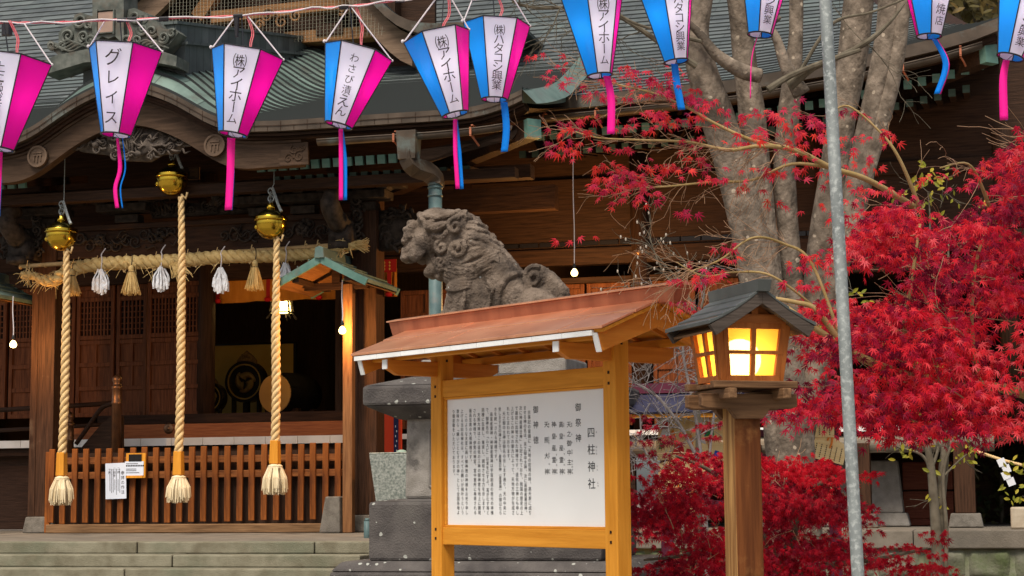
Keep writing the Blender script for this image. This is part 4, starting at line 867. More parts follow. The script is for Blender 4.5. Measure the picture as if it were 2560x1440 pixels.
# bare bulbs
def bulb(px, py, topy, d, label, dx=0, gm=None):
    c = L(px, py, d); t = L(px - dx, topy, d) - c; r = hthing('hanging_bulb', label, 'light bulb', c, 'bare hanging light bulbs'); mb = MB()
    mb.lathe([(0, -.044), (.027, -.038), (.043, -.016), (.043, .006), (.028, .034), (.015, .05)], (0, 0, 0), 14); mb.build('bulb', bulbglass, r, smooth=True); ld = bpy.data.lights.new('bulb_light', 'POINT'); ld.energy = gm or 34; ld.color = (1, .50, .14); ld.shadow_soft_size = .02; lo_ = bpy.data.objects.new('bulb_light', ld); C.objects.link(lo_); lo_.parent = r
    s_ = MB(); s_.lathe([(.016, .045), (.019, .05), (.019, .10), (.01, .115)], (0, 0, 0), 12); s_.build('socket', blk, r)
    k = MB(); k.tube(crom([(0, 0, .1), (t.x * .3 + .004, 0, t.z * .35), (t.x * .7 - .006, 0, t.z * .7), (t.x, 0, t.z)], 6), .007, 5); k.build('cord', cordw, r)
bulb(856, 826, 700, -.62, 'bare glowing bulb hanging left of the right porch post', 0); bulb(33, 861, 740, -.62, 'bare glowing bulb beside the left porch post'); bulb(1436, 682, 385, 1.0, 'bare glowing bulb on a long cord behind the stone lion', 3, 110)
# inside the hall: drums, gilded screen, lit lantern
q = L(512, 866, 6.6); q2 = L(733, 1040, 6.6); r = hthing('folding_screen', 'plain gilded screen standing behind the drums', 'screen', (q.x, 6.6, 1.2)); mb = MB(); mb.box(-.2, q2.x - q.x, 0, .03, 0, q.z - 1.2); mb.build('gilded_panel', goldscr, r); mb = MB(); mb.box(q2.x - q.x, q2.x - q.x + .05, -.01, .04, 0, q.z - 1.18); mb.box(-.2, q2.x - q.x, -.01, .04, q.z - 1.2, q.z - 1.17); mb.build('frame', lacq, r)
def crest_drum(px, py, rp, d, label):
    c = L(px, py, d); R = rp * (d * .966 + 21.5) / FP; r = hthing('ceremonial_drum', label, 'drum', (c.x, d, 1.2)); z = c.z - 1.2
    def ringm(r0, r1, y0, y1, mm, name, par):
        mb = MB(); n = 36; vs = []
        for k in range(n): a = 2 * pi * k / n; vs += [(r0 * cos(a), y0, z + r0 * sin(a)), (r1 * cos(a), y0, z + r1 * sin(a)), (r1 * cos(a), y1, z + r1 * sin(a)), (r0 * cos(a), y1, z + r0 * sin(a))]
        mb.add(vs, [(4 * k + i, 4 * k + (i + 1) % 4, 4 * ((k + 1) % n) + (i + 1) % 4, 4 * ((k + 1) % n) + i) for k in range(n) for i in range(4)]); return mb.build(name, mm, par)
    ringm(R * .86, R, -.1, .1, lacq, 'hoop', r); ringm(R * .80, R * .85, -.11, -.08, goldp, 'gold_ring', r); ringm(R * .0, R * .78, -.06, .06, lacq, 'head', r)
    mb = MB()
    for k in range(3):
        a0 = 2 * pi * k / 3; mb.tube([(R * .5 * (1 - .55 * t) * cos(a0 + 2.2 * t), -.07, z + R * .5 * (1 - .55 * t) * sin(a0 + 2.2 * t)) for t in [i / 10 for i in range(11)]], [.02 + .05 * i / 10 for i in range(11)], 8)
    mb.build('swirl_crest', mat('dim gold', (.13, .085, .03), rough=.6), r, smooth=True)
    mb = MB(); fl = [(-.5, .86), (.5, .86), (.48, 1.05), (.3, 1.25), (0, 1.5), (-.3, 1.25), (-.48, 1.05)]; mb.prism([(R * x, z + R * y) for x, y in fl], -.03, .03); 
    for k in range(7): scroll(mb, (R * (-.36 + .12 * k), -.05, z + R * (1.0 + .14 * sin(k * pi / 6) * 2)), R * .1, R * .03, 1.2, k)
    mb.build('flame_crest', mat('gilt carving', (.2, .12, .04), (.06, .035, .015), sc=20, rough=.5), r)
    mb = MB(); mb.box(-R * .5, R * .5, -.1, .1, 0, .08); mb.box(-.04, .04, -.05, .05, .08, z - R); mb.box(-R * .7, -R * .6, -.06, .06, 0, z - R * .6); mb.box(R * .6, R * .7, -.06, .06, 0, z - R * .6); mb.build('stand', lacq, r)
crest_drum(617, 955, 54, 5.4, 'black and gold rimmed drum with a swirl crest beside the plain-skinned drum'); crest_drum(527, 995, 40, 5.2, 'dark round drum half hidden by the left door jamb')
c = L(688, 984, 4.2); R = .27; r = hthing('barrel_drum', 'barrel drum with a plain tan skin lying on its side in the doorway', 'drum', (c.x, 4.2, 1.2)); r.rotation_euler = (0, 0, B.yaw + radians(-14)); z = c.z - 1.2; R = 50 * 25.4 / FP
mb = MB(); n = 32; prof = [(R, 0), (R * 1.13, .2), (R * 1.16, .38), (R * 1.12, .58), (R, .78)]; vs = []
for rr, y in prof: vs += [(rr * cos(2 * pi * k / n), y, z + rr * sin(2 * pi * k / n)) for k in range(n)]
mb.add(vs, [(i * n + k, i * n + (k + 1) % n, (i + 1) * n + (k + 1) % n, (i + 1) * n + k) for i in range(4) for k in range(n)] + [tuple((4 * n) + k for k in range(n))]); mb.build('barrel', lacq, r, smooth=True)
mb = MB(); mb.add([(R * 1.0 * cos(2 * pi * k / n), -.012, z + R * sin(2 * pi * k / n)) for k in range(n)] + [(R * 1.01 * cos(2 * pi * k / n), .05, z + R * 1.01 * sin(2 * pi * k / n)) for k in range(n)], [tuple(range(n))] + [(k, k + n, (k + 1) % n + n, (k + 1) % n) for k in range(n)]); mb.build('skin', drumskin, r)
mb = MB()
for k in range(44): a = 2 * pi * k / 44; mb.ball((R * 1.02 * cos(a), .01 + .02 * (k % 2), z + R * 1.02 * sin(a)), .016, 6)
mb.build('stud', lacq, r)
mb = MB(); mb.box(-.3, .3, .15, .22, 0, z - R * .75); mb.box(-.3, .3, .55, .62, 0, z - R * .75); mb.build('stand', dkx, r)
c = L(704, 762, 3.4); r = hthing('hanging_lantern', 'small lit hexagonal lantern hanging inside the doorway behind the right bell rope', 'lantern', c)
mb = MB(); R = .16
for k in range(6):
    a = pi / 6 + pi / 3 * k; p = V((R * cos(a), R * sin(a), 0)); mb.beam(p * .82 + V((0, 0, .12)), p * 1.1 + V((0, 0, -.17)), .02, .02); p2 = V((R * cos(a + pi / 3), R * sin(a + pi / 3), 0))
    for z, s_ in ((-.11, 1.05), (.11, .82), (.16, .75)): mb.beam(p * s_ + V((0, 0, z)), p2 * s_ + V((0, 0, z)), .018, .02)
    mb.beam(p * 1.08 + V((0, 0, -.15)), p * 1.35 + V((0, 0, -.2)), .016, .03)
    for t in (.33, .66): q = p.lerp(p2, t); mb.beam(q * .85 + V((0, 0, .11)), q * 1.03 + V((0, 0, -.11)), .006, .006)
    q = p.lerp(p2, .5); mb.beam(p * .93, p2 * .93, .006, .006)
mb.tube([(0, 0, .16), (0, 0, .9)], .008, 6); mb.build('frame', lacq, r); mb = MB(); mb.lathe([(R * .88, -.105), (R * .7, .11)], (0, 0, 0), 6); mb.lathe([(R * .5, .115), (R * .45, .17)], (0, 0, 0), 6); o = mb.build('paper_shade', litpane, r)
# red banner, trough, teal bucket beside the pedestal
a = L(955, 1035, .9); b_ = L(985, 1125, .9); r = hthing('banner', 'bright red banner with a navy edge standing behind the stone trough', 'banner', (a.x, .9, 0)); mb = MB(); mb.box(0, b_.x - a.x + .1, 0, .02, .55, a.z + .25); mb.build('cloth', redban, r)
mb = MB(); mb.box(b_.x - a.x, b_.x - a.x + .06, -.012, -.004, .55, a.z + .25); nb_ = mb.build('navy_edge', navy, r); mb = MB()
for k in range(7): mb.box(b_.x - a.x + .02 + .014 * (k % 2), b_.x - a.x + .03 + .014 * (k % 2), -.014, -.013, .9 + .06 * k, .925 + .06 * k)
mb.build('white_dots', whitew, nb_); mb = MB(); mb.tube([(-.02, .03, 0), (-.02, .03, a.z + .3)], .012, 8); mb.tube([(-.02, .03, a.z + .27), (.3, .03, a.z + .27)], .01, 8); mb.build('pole', steelg, r)
a = L(928, 1132, -.5); b_ = L(1000, 1255, -.5); r = hthing('stone_trough', 'speckled grey tapered stone trough beside the lion pedestal', 'stone trough', (a.x + .28, -.5, 0)); mb = MB(); h = a.z
mb.frus(-.17, .3, 0, .4, 0, -.28, .3, -.08, .5, h - .02); mb.frus(-.28, .3, -.08, .5, h - .02, -.28, .3, -.08, .5, h); mb.build('body', stoneG, r, bevel=.012); mb = MB(); mb.box(-.2, .25, -.02, .42, h + .0005, h + .004); mb.build('water', lacq, r)
a = L(985, 1100, -.2); r = hthing('green_bucket', 'pale green bucket seen above the stone trough', 'bucket', (a.x + .06, -.1, .0)); mb = MB(); mb.lathe([(.10, .55), (.115, .82), (.125, .84), (.1, .88), (.05, .95), (.02, .96)], (0, 0, 0), 14); mb.lathe([(.16, 0), (.14, .55)], (0, 0, 0), 12); mb.build('body', mat('pale green plastic', (.2, .3, .27), rough=.5), r, smooth=True)
a = L(918, 1320, -2.6); r = hthing('drain_pipe', 'short grey green pipe standing at the corner of the lion pedestal', 'pipe', (a.x, -2.6, 0)); mb = MB(); mb.tube([(0, 0, -.1), (0, 0, .17)], .035, 12); mb.tube([(0, 0, .17), (0, 0, .2)], [.035, .02], 12); mb.build('tube', tealp, r, smooth=True)
# shide rope at the right
p0 = L(2438, 1127, 1.5); p1 = L(2600, 1172, 1.5); r = hthing('boundary_rope', 'thin straw rope sloping down from the veranda post beside the slender tree', 'cord', p0); mb = MB(); twisted(mb, [V((0, 0, 0)), (p1 - p0) * .5 + V((0, 0, -.02)), p1 - p0], .017, .08, seg=30); mb.build('cord', ropem, r, smooth=True)
p2 = L(2503, 1150, 1.46); r = hthing('zigzag_streamer', 'white zigzag paper streamer hanging from the thin sloping straw rope', 'paper streamer', p2); mb = MB()
x = 0; z = 0
for k in range(4):
    x += (.04 if k % 2 else -.02) if k else 0; s_ = .04 if k % 2 == 0 else .02
    mb.add([(x - .055, .01 * k, z), (x + .03, .01 * k, z + .03), (x + .06, .01 * k + .004, z - .055), (x - .02, .01 * k + .004, z - .085), (x - .055, .01 * k + .002, z), (x + .03, .01 * k + .002, z + .03), (x + .06, .01 * k + .006, z - .055), (x - .02, .01 * k + .006, z - .085)], MB.BF); z -= .075; x += .012
mb.build('paper', paper, r)
a = L(2528, 1325, .5); r = hthing('stone_block', 'small squared tan stone block standing alone on the terrace capstone', 'stone block', (a.x, .5, 0)); mb = MB(); mb.box(0, .34, 0, .3, 0, .24); mb.build('block', mat('tan stone', (.34, .27, .19), (.45, .38, .28), sc=6, rough=.9, bump=.3), r, bevel=.02)
for px, lb in ((2205, 'squat stone pedestal in the shade under the veranda, left of the slender tree'), (2085, 'squat stone pedestal in the shade behind the metal pole')):
    a = L(px, 1290, 2.3); r = hthing('stone_pedestal', lb, 'pedestal', (a.x, 2.3, 0), 'stone pedestals under the veranda'); mb = MB(); mb.frus(-.34, .34, -.1, .5, 0, -.30, .30, -.07, .47, .16); mb.frus(-.26, .26, -.05, .45, .16, -.20, .20, 0, .4, .80); mb.build('block', stoneM, r, bevel=.02)
a = L(2360, 1200, 2.6); r = hthing('wooden_chest', 'dark reddish chest in the shade under the veranda', 'chest', (a.x, 2.6, 0)); mb = MB(); mb.box(-.5, .1, 0, .5, .08, .42); mb.box(-.5, .1, 0, .5, .44, .78); mb.box(-.54, .14, -.03, .53, 0, .08); mb.build('body', wood('chest timber', (.09, .022, .012), (.14, .04, .02), ax='x'), r, bevel=.01)

# ================================================================== STONE LION ON ITS PEDESTAL
K = Frame(P(1213, 1300, 15.8), radians(-15)); K.o.z = 0; kz = P(1213, 1300, 15.8).z
ped = thing('stone_pedestal', 'tall stepped dark stone pedestal under the lion, spotted with lichen', 'pedestal', K.o, K.yaw)
def ped_part(name, z0, z1, hx, hy, m, top=None, bv=.025):
    mb = MB(); cx, cy = .12, .25; t = top or (hx, hy)
    mb.frus(cx - hx, cx + hx, cy - hy, cy + hy, z0, cx - t[0], cx + t[0], cy - t[1], cy + t[1], z1); return mb.build(name, m, ped, bevel=bv)
z = lambda v: v + kz
ped_part('foundation_slab', 0, z(-.42), 1.30, .95, stoneD); ped_part('foundation_slab_top', z(-.418), z(-.335), 1.30, .95, stoneD, (1.22, .87)); ped_part('lower_slab', z(-.335), z(.165), 1.02, .75, stoneD); ped_part('lower_cap', z(.166), z(.19), 1.0, .73, stoneD, (.83, .55))
sf = ped_part('shaft', z(.19), z(.9), .775, .5, stoneM, (.76, .49)); ped_part('cornice_under', z(.88), z(.99), .83, .55, stoneD, (1.06, .76)); ped_part('cornice', z(.99), z(1.16), 1.07, .77, stoneD, (1.07, .77)); ped_part('cornice_slope', z(1.162), z(1.25), 1.06, .76, stoneD, (.72, .46)); ped_part('plinth', z(1.24), z(1.40), .66, .42, stoneM)
mb = MB(); cx = .12; fr = [(-.52, .27), (-.47, .27), (-.47, .29), (-.40, .36), (-.33, .77), (-.40, .77), (-.45, .79)]
fr = [(cx - .55, z(.30)), (cx - .50, z(.27)), (cx - .47, z(.27)), (cx + .47, z(.27)), (cx + .52, z(.27)), (cx + .55, z(.30)), (cx + .55, z(.78)), (cx + .50, z(.82)), (cx + .47, z(.85)), (cx - .47, z(.85)), (cx - .50, z(.82)), (cx - .55, z(.78)), (cx - .55, z(.30))]
for of in (0, .03):
    mb.tube([(cx + (x - cx) * (1 - of * 1.6), -.253, z(.56) + (y - z(.56)) * (1 - of * 2.5)) for x, y in fr], .010, 6)
for i, ch in enumerate('献'): put(mb, ch, (cx - .22, -.258, z(.55)), V((1, 0, 0)), V((0, 0, 1)), .30)
mb.build('carved_frame', stoneM, sf)
# the lion itself: volumes joined and skinned over
lion = thing('stone_lion', 'weathered grey stone guardian lion seated in profile with curled mane and tail', 'stone statue', K.W((0, .25, kz)), K.yaw)
def kp(px, py, y=0): q = K.L(px, py, 0); return V((q.x, y, q.z - kz))
S_ = .00356
def ell(bm, px, py, rx, rz, y=0, ry=.2, rot=0):
    m = Matrix.Translation(kp(px, py, y)) @ Matrix.Rotation(radians(rot), 4, 'Y') @ Matrix.Diagonal((rx * S_, ry, rz * S_, 1))
    bmesh.ops.create_icosphere(bm, subdivisions=3, radius=1, matrix=m)
def chain(bm, pts, yy=None):           # (px,py,r_px,y) string of spheres
    for i in range(len(pts) - 1):
        a, b_ = pts[i], pts[i + 1]; n = max(2, int(sqrt((a[0] - b_[0]) ** 2 + (a[1] - b_[1]) ** 2) / (.35 * min(a[2], b_[2]))))
        for k in range(n + 1):
            t = k / n; bmesh.ops.create_icosphere(bm, subdivisions=2, radius=lerp(a[2], b_[2], t) * S_, matrix=Matrix.Translation(kp(lerp(a[0], b_[0], t), lerp(a[1], b_[1], t), lerp(a[3], b_[3], t))))
def remesh(bm, vox, sm=2):
    me = bpy.data.meshes.new('tmp'); bm.to_mesh(me); o = bpy.data.objects.new('tmp', me); C.objects.link(o)
    r = o.modifiers.new('r', 'REMESH'); r.mode = 'VOXEL'; r.voxel_size = vox
    if sm: s = o.modifiers.new('s', 'SMOOTH'); s.iterations = sm; s.factor = .5
    dg = bpy.context.evaluated_depsgraph_get(); me2 = bpy.data.meshes.new_from_object(o.evaluated_get(dg)); bpy.data.objects.remove(o); return me2
bm = bmesh.new()
ell(bm, 1104, 582, 66, 62, 0, .21); ell(bm, 1146, 588, 62, 64, 0, .24, 20); ell(bm, 1162, 655, 68, 92, 0, .26); ell(bm, 1210, 645, 46, 52, 0, .25, 35)
chain(bm, [(1165, 590, 50, 0), (1235, 668, 50, 0), (1285, 745, 60, 0), (1310, 800, 80, 0)]); chain(bm, [(1165, 590, 46, .1), (1235, 670, 44, .11), (1285, 750, 55, .12)]); chain(bm, [(1165, 590, 46, -.1), (1235, 670, 44, -.11), (1285, 750, 55, -.12)])
ell(bm, 1190, 760, 78, 110, 0, .26); ell(bm, 1165, 720, 55, 60, 0, .23)
ell(bm, 1100, 553, 68, 32, 0, .19, -8); ell(bm, 1075, 545, 42, 28, 0, .17, -20)
for y in (-.15, .15):
    chain(bm, [(1165, 740, 46, y), (1145, 800, 40, y), (1140, 870, 33, y)]); ell(bm, 1125, 880, 42, 22, y, .09); ell(bm, 1340, 815, 82, 92, y * 1.2, .15); chain(bm, [(1330, 860, 40, y * 1.4), (1270, 888, 28, y * 1.4), (1235, 885, 24, y * 1.4)])
# face
ell(bm, 1062, 600, 40, 46, 0, .17); chain(bm, [(1068, 590, 30, -.07), (1040, 620, 26, -.06), (1016, 634, 20, -.04)]); chain(bm, [(1068, 590, 30, .07), (1040, 620, 26, .06), (1016, 634, 20, .04)]); chain(bm, [(1060, 600, 30, 0), (1025, 628, 22, 0)])
ell(bm, 1007, 625, 12, 12, 0, .085); ell(bm, 1012, 643, 20, 13, 0, .12); ell(bm, 1042, 632, 20, 25, -.10, .06, 20); ell(bm, 1042, 632, 20, 25, .10, .06, 20)
ell(bm, 1085, 672, 34, 22, 0, .14, -20); ell(bm, 1075, 680, 24, 15, 0, .13); ell(bm, 1098, 690, 17, 12, 0, .12); ell(bm, 1085, 648, 30, 30, 0, .08)
for y in (-.095, .095):
    ell(bm, 1030, 568, 15, 20, y * .9, .055); ell(bm, 1018, 590, 12, 17, y * .9, .05); ell(bm, 1010, 601, 10, 11, y * .8, .04); ell(bm, 1024, 557, 10, 9, y * .9, .04); ell(bm, 1014, 574, 9, 9, y, .04)
    ell(bm, 1026, 591, 7, 7, y * 1.25, .025); ell(bm, 1053, 637, 9, 9, y * 1.4, .03); chain(bm, [(1061, 632, 6, y * 1.35), (1055, 641, 4, y * 1.35)])
# tail
ell(bm, 1305, 735, 48, 56, .0, .2); ell(bm, 1350, 740, 62, 56, .05, .17); chain(bm, [(1388, 790, 36, 0), (1388, 735, 32, 0), (1362, 698, 28, 0), (1335, 692, 24, 0)])
me1 = remesh(bm, .011, 1); bm.free(); bvh = BVHTree.FromPolygons([v.co for v in me1.vertices], [tuple(p.vertices) for p in me1.polygons])
def surf(px, py, sgn=-1):
    q = kp(px, py); h = bvh.ray_cast(V((q.x, sgn * 2, q.z)), V((0, -sgn, 0)))[0]; return h
bm = bmesh.new(); bm.from_mesh(me1); dm = MB()
def on(mbx, pts, r, sgn=-1, n=4, off=0):
    out = []; rr = []; f = crom([V((x, y, 0)) for x, y in pts], n)
    for i, q in enumerate(f):
        h = surf(q.x, q.y, sgn)
        if h: out.append(h + V((0, sgn * off, 0))); rr.append((r(i / (len(f) - 1)) if callable(r) else r))
    if len(out) > 2: mbx.tube(out, rr, 8)
def curl(px, py, rp, sgn, dr=1):
    h = surf(px, py, sgn)
    if not h: return
    R = rp * S_; dm.ball(h + V((0, -sgn * .03, 0)), R, 14, ry=.085); dm.tube([h + V((R * .82 * (1 - .95 * t) * cos(a0 := dr * (t * 8.5) + 1), sgn * (.035 + .035 * t), R * .82 * (1 - .95 * t) * sin(a0))) for t in [i / 26 for i in range(27)]], [.026 * (1 - .35 * i / 26) for i in range(27)], 7)
for sgn in (-1, 1):
    curl(1153, 572, 27, sgn); curl(1158, 628, 28, sgn, -1); curl(1113, 622, 25, sgn); curl(1108, 655, 17, sgn, -1); curl(1168, 548, 17, sgn); curl(1108, 672, 13, sgn)
    on(dm, [(1085, 570), (1100, 573), (1120, 566), (1128, 560)], lambda t: .05 * sin(pi * min(1, .25 + t * .7)), sgn, off=.02); on(dm, [(1078, 568), (1092, 570)], .055, sgn, off=.015)
    on(dm, [(1090, 592), (1115, 596), (1130, 585)], .03, sgn)
    on(dm, [(1052, 538), (1068, 560), (1076, 600), (1080, 640), (1095, 665), (1108, 688)], .03, sgn, off=.0)
    on(dm, [(1040, 535), (1075, 543), (1105, 548), (1130, 540), (1150, 525)], .028, sgn)
    for k, pts in enumerate((((1140, 668), (1170, 676), (1200, 672), (1240, 650), (1252, 640)), ((1135, 652), (1165, 655), (1190, 640), (1225, 635), (1258, 655)), ((1130, 680), (1160, 684), (1195, 684), (1242, 666)), ((1118, 684), (1150, 694), (1185, 692), (1205, 680)), ((1112, 694), (1140, 704), (1175, 698), (1210, 684)), ((1112, 704), (1140, 716), (1165, 722), (1190, 716)), ((1118, 716), (1145, 724), (1175, 722)), ((1185, 610), (1215, 620), (1250, 635)), ((1185, 600), (1220, 605), (1265, 640)), ((1180, 590), (1225, 600), (1258, 618)), ((1178, 575), (1210, 580), (1240, 600)), ((1178, 560), (1200, 562), (1225, 580)))):
        for o_ in (-7, 0, 7) if k < 7 else (0,): on(dm, [(x, y + o_) for x, y in pts], lambda t: .021 * sin(pi * min(.95, max(.08, t))) + .005, sgn, off=.006 if k < 7 else .0)
    on(dm, [(1168, 790), (1172, 765), (1178, 745), (1176, 730)], lambda t: .035 * (1 - .7 * t), sgn)
    on(dm, [(1225, 800), (1230, 770), (1245, 735), (1265, 715)], .02, sgn)
    curl(1336, 694, 36, sgn); on(dm, [(1262, 800), (1262, 740), (1280, 700), (1305, 686)], .035, sgn, off=.01)
me_d = dm.mesh('d', stoneK); bm.from_mesh(me_d); me2 = remesh(bm, .0062, 0); bm.free()
_nr = [v.normal.copy() for v in me2.vertices]
for v, n_v in zip(me2.vertices, _nr):
    n = noise.noise(v.co * 9) * .006 + noise.noise(v.co * 28) * .005 + noise.noise(v.co * 70) * .0026; v.co += n_v * n
me2.materials.clear(); me2.materials.append(stoneK); me2.polygons.foreach_set('use_smooth', [True] * len(me2.polygons)); me2.name = 'body'
lb = link('body', me2, lion)
lion.location = K.W((0, .10, kz))
# ================================================================== NOTICE BOARD
S = Frame(P(1310, 1150, 10.5), radians(-50.7)); sb = thing('notice_board', 'large roofed wooden notice board with a white panel of vertical writing and a copper roof', 'notice board', (S.o.x, S.o.y, 0), S.yaw)
zs = S.o.z
def spt(name, mb, m, parent=None, **k): return mb.build(name, m, parent or sb, **k)
for x in (-.905, .69):
    mb = MB(); mb.box(x, x + .103, 0, .103, 0, zs + .74); p_ = spt('post', mb, signz, bevel=.005)
    pg = MB()
    for zz in (.46, .40, -.415, -.47): pg.box(x + .042, x + .056, -.003, .002, zs + zz, zs + zz + .016)
    pg.box(x + .1025, x + .106, .042, .056, zs + .62, zs + .636); pg.build('peg', dkz, p_)
for z0, z1 in ((.40, .505), (-.50, -.395)): mb = MB(); mb.box(-.802, .69, .012, .092, zs + z0, zs + z1); spt('rail', mb, signx, bevel=.004)
mb = MB()
for a in ((-.802, .69, .025, .045, .385, .40), (-.802, .69, .025, .045, -.395, -.38), (-.802, -.787, .025, .045, -.38, .385), (.668, .69, .025, .045, -.38, .385)): mb.box(a[0], a[1], a[2], a[3], zs + a[4], zs + a[5])
spt('panel_frame', mb, signx, bevel=.003)
mb = MB(); mb.box(-.79, .672, .042, .06, zs - .384, zs + .389); pn_ = spt('panel', mb, whitep)
TX = MB(); e1 = V((1, 0, 0)); e2 = V((0, 0, 1)); YF = .0405
def col(txt, px, y0, y1, spx, n=None, mb=TX):      # a column of n character cells whose first and last centres are y0, y1 pixels down the photograph
    n = n or len(txt); a = S.L(px, y0, YF); b_ = S.L(px, y1, YF); x = a.x; sz = spx * .00275
    for i, ch in enumerate(txt):
        put(mb, ch, (x, YF, lerp(a.z, b_.z, i / max(1, n - 1)) + zs), e1 * 1.05, e2, sz)
col('四柱神社', 1477.5, 1081, 1209, 23); col('御祭神', 1445, 1018, 1095, 18)
for t, px, n in (('天之御中主神', 1422, 6), ('高皇産霊神', 1402.5, 5), ('神皇産霊神', 1384, 5), ('天照大神', 1365.5, 4)): col(t, px, 1061, 1179, 13.5)
col('御神徳', 1339, 1024, 1100, 17)
for t, px, ya, yb in (('よ', 1491, 1080, 1080), ('はしら', 1491, 1117, 1134), ('じん', 1493, 1165, 1174), ('じゃ', 1494.5, 1207, 1215), ('あめ', 1429, 1059, 1065), ('の', 1429, 1086, 1086), ('み', 1429.5, 1106, 1106), ('なか', 1430, 1126, 1133), ('ぬしのかみ', 1430.5, 1152, 1182), ('たか', 1409.5, 1059, 1065), ('み', 1410, 1089, 1089), ('むすびの', 1410.5, 1122, 1162), ('かみ', 1411, 1175, 1182), ('か', 1390, 1063, 1063), ('み', 1390.5, 1091, 1091), ('むすびの', 1391, 1124, 1163), ('かみ', 1392, 1175, 1182), ('あま', 1371.5, 1060, 1067), ('てらす', 1372, 1094, 1108), ('おお', 1372.5, 1134, 1141), ('み', 1373, 1160, 1160), ('かみ', 1373.5, 1175, 1182)): col(t, px, ya, yb, 5)
body = ['　古事記の冒頭に「天地の初発の時、高天原に成り', 'ませる神の名は、天之御中主神、次に高御産巣日神、', '次に神産巣日神」と記されており、我国の歴史の上', 'で最初に出現された神様です。造化の三神とも申し', '上げるこの神々の御力によって、天地万物が生成さ', 'れたと言われております。', '　天之御中主神は御名の示します通り、天の中央に', '坐します主の神として、産巣日神（産霊神）の御はたら', 'きを統一される神様です。', '　高皇産霊神・神皇産霊神は宇宙創造の根元の神様', 'で、御神名の「ムスビ」は実をむすぶ、苔がむす等と', '同様に生産し、果実し、調和させる力を示します。', '　天照大神はこの造化の三神の御神意を地上に顕現', 'される神様で、伊勢の神宮、宮中賢所に奉斎される', '最高至貴の大祖神様です。', '　このような大変に高い御神徳の神様をお祀り申し', '上げる当四柱神社は、すべての願いが相叶うという', '意味から「願いごとむすびの神」として全国各地よ', 'り御崇敬をいただいております。']
for i, t in enumerate(body):
    px = 1322.5 - 10.48 * i; y0 = lerp(1019, 1029, i / 18); y1 = lerp(1282, 1281, i / 18); n = 23 if len(t) < 24 else len(t); col(t, px, y0, y1, 9.6, n)
lt = spt('lettering', TX, ink, pn_)
# roof
X0, X1 = -1.17, 1.15; EZ_ = .66; AZ = .845; HW = .47
mb = MB()
for s_ in (-1, 1):
    yc = .05
    nx = 14; 
    for r_ in range(2):                     # two long copper courses with seams
        ya, yb = HW * (1 - r_ * .52), HW * (1 - (r_ + 1) * .50); za, zb = lerp(AZ, EZ_, ya / HW), lerp(AZ, EZ_, yb / HW)
        for i in range(7):
            off = (0 if r_ else .17); xa = max(X0, X0 + (X1 - X0) * i / 6.5 - off); xb = min(X1, X0 + (X1 - X0) * (i + 1) / 6.5 - off)
            if xb <= xa: continue
            v = [(xa + .001, yc + s_ * ya, zs + za), (xb - .001, yc + s_ * ya, zs + za), (xb - .001, yc + s_ * yb, zs + zb), (xa + .001, yc + s_ * yb, zs + zb)]
            w2 = [(p[0], p[1], p[2] + .012 + .004 * (k < 2) + .0015 * ((i * 7 + r_) % 3)) for k, p in enumerate(v)]
            fs = MB.BF if s_ < 0 else [f[::-1] for f in MB.BF]
            mb.add(v + w2, fs)
spt('roof_sheet', mb, copper, bevel=.003)
mb = MB(); 
for s_ in (-1, 1): mb.beam((X0 + .012, .05 + s_ * .235, zs + .738), (X1 - .012, .05 + s_ * .235, zs + .738), .46, .018, up=(0, s_ * .37, .93))
spt('roof_boarding', mb, signx)
mb = MB(); mb.frus(-1.31, 1.255, .0, .10, zs + AZ - .03, -1.335, 1.285, -.012, .112, zs + AZ + .06); spt('ridge_cap', mb, copperd, bevel=.003)
mb = MB(); mb.prism([(-.025, zs + AZ + .0605), (.125, zs + AZ + .0605), (.125, zs + AZ + .068), (.05, zs + AZ + .085), (-.025, zs + AZ + .068)], -1.345, 1.295, ax='x'); spt('ridge_top', mb, copper)
mb = MB(); n = 9
for i in range(n): xa = lerp(X0 + .03, X1 - .08, i / n); xb = lerp(X0 + .03, X1 - .08, (i + 1) / n); mb.box(xa + .0015, xb - .0015, .05 - HW + .004, .05 - HW + .025, zs + EZ_ - .030, zs + EZ_ - .003)
spt('white_eave_strip', mb, whitew); mb = MB()
for i in range(n): xa = lerp(X0 + .03, X1 - .08, i / n); xb = lerp(X0 + .03, X1 - .08, (i + 1) / n); mb.box(xa + .0015, xb - .0015, .05 + HW - .025, .05 + HW - .004, zs + EZ_ - .030, zs + EZ_ - .003)
spt('white_eave_strip', mb, whitew)
for x in (X0 + .05, X1 - .09):
    mb = MB(); yc = .05
    for s_ in (-1, 1):
        pr = [(yc, zs + AZ - .025), (yc + s_ * (HW - .02), zs + EZ_ - .02), (yc + s_ * (HW - .05), zs + EZ_ - .115), (yc, zs + AZ - .15)]
        mb.prism(pr if s_ < 0 else pr[::-1], x, x + .035, ax='x')
    bb = spt('bargeboard', mb, signy, bevel=.003)
    for s_ in (-1, 1):
        mb = MB()
        pr = [(yc + s_ * (HW - .021), zs + EZ_ - .018), (yc + s_ * (HW - .013), zs + EZ_ - .018), (yc + s_ * (HW - .043), zs + EZ_ - .117), (yc + s_ * (HW - .051), zs + EZ_ - .117)]
        mb.prism(pr if s_ > 0 else pr[::-1], x - .001, x + .036, ax='x')
        mb.build('white_tip', whitew, bb)
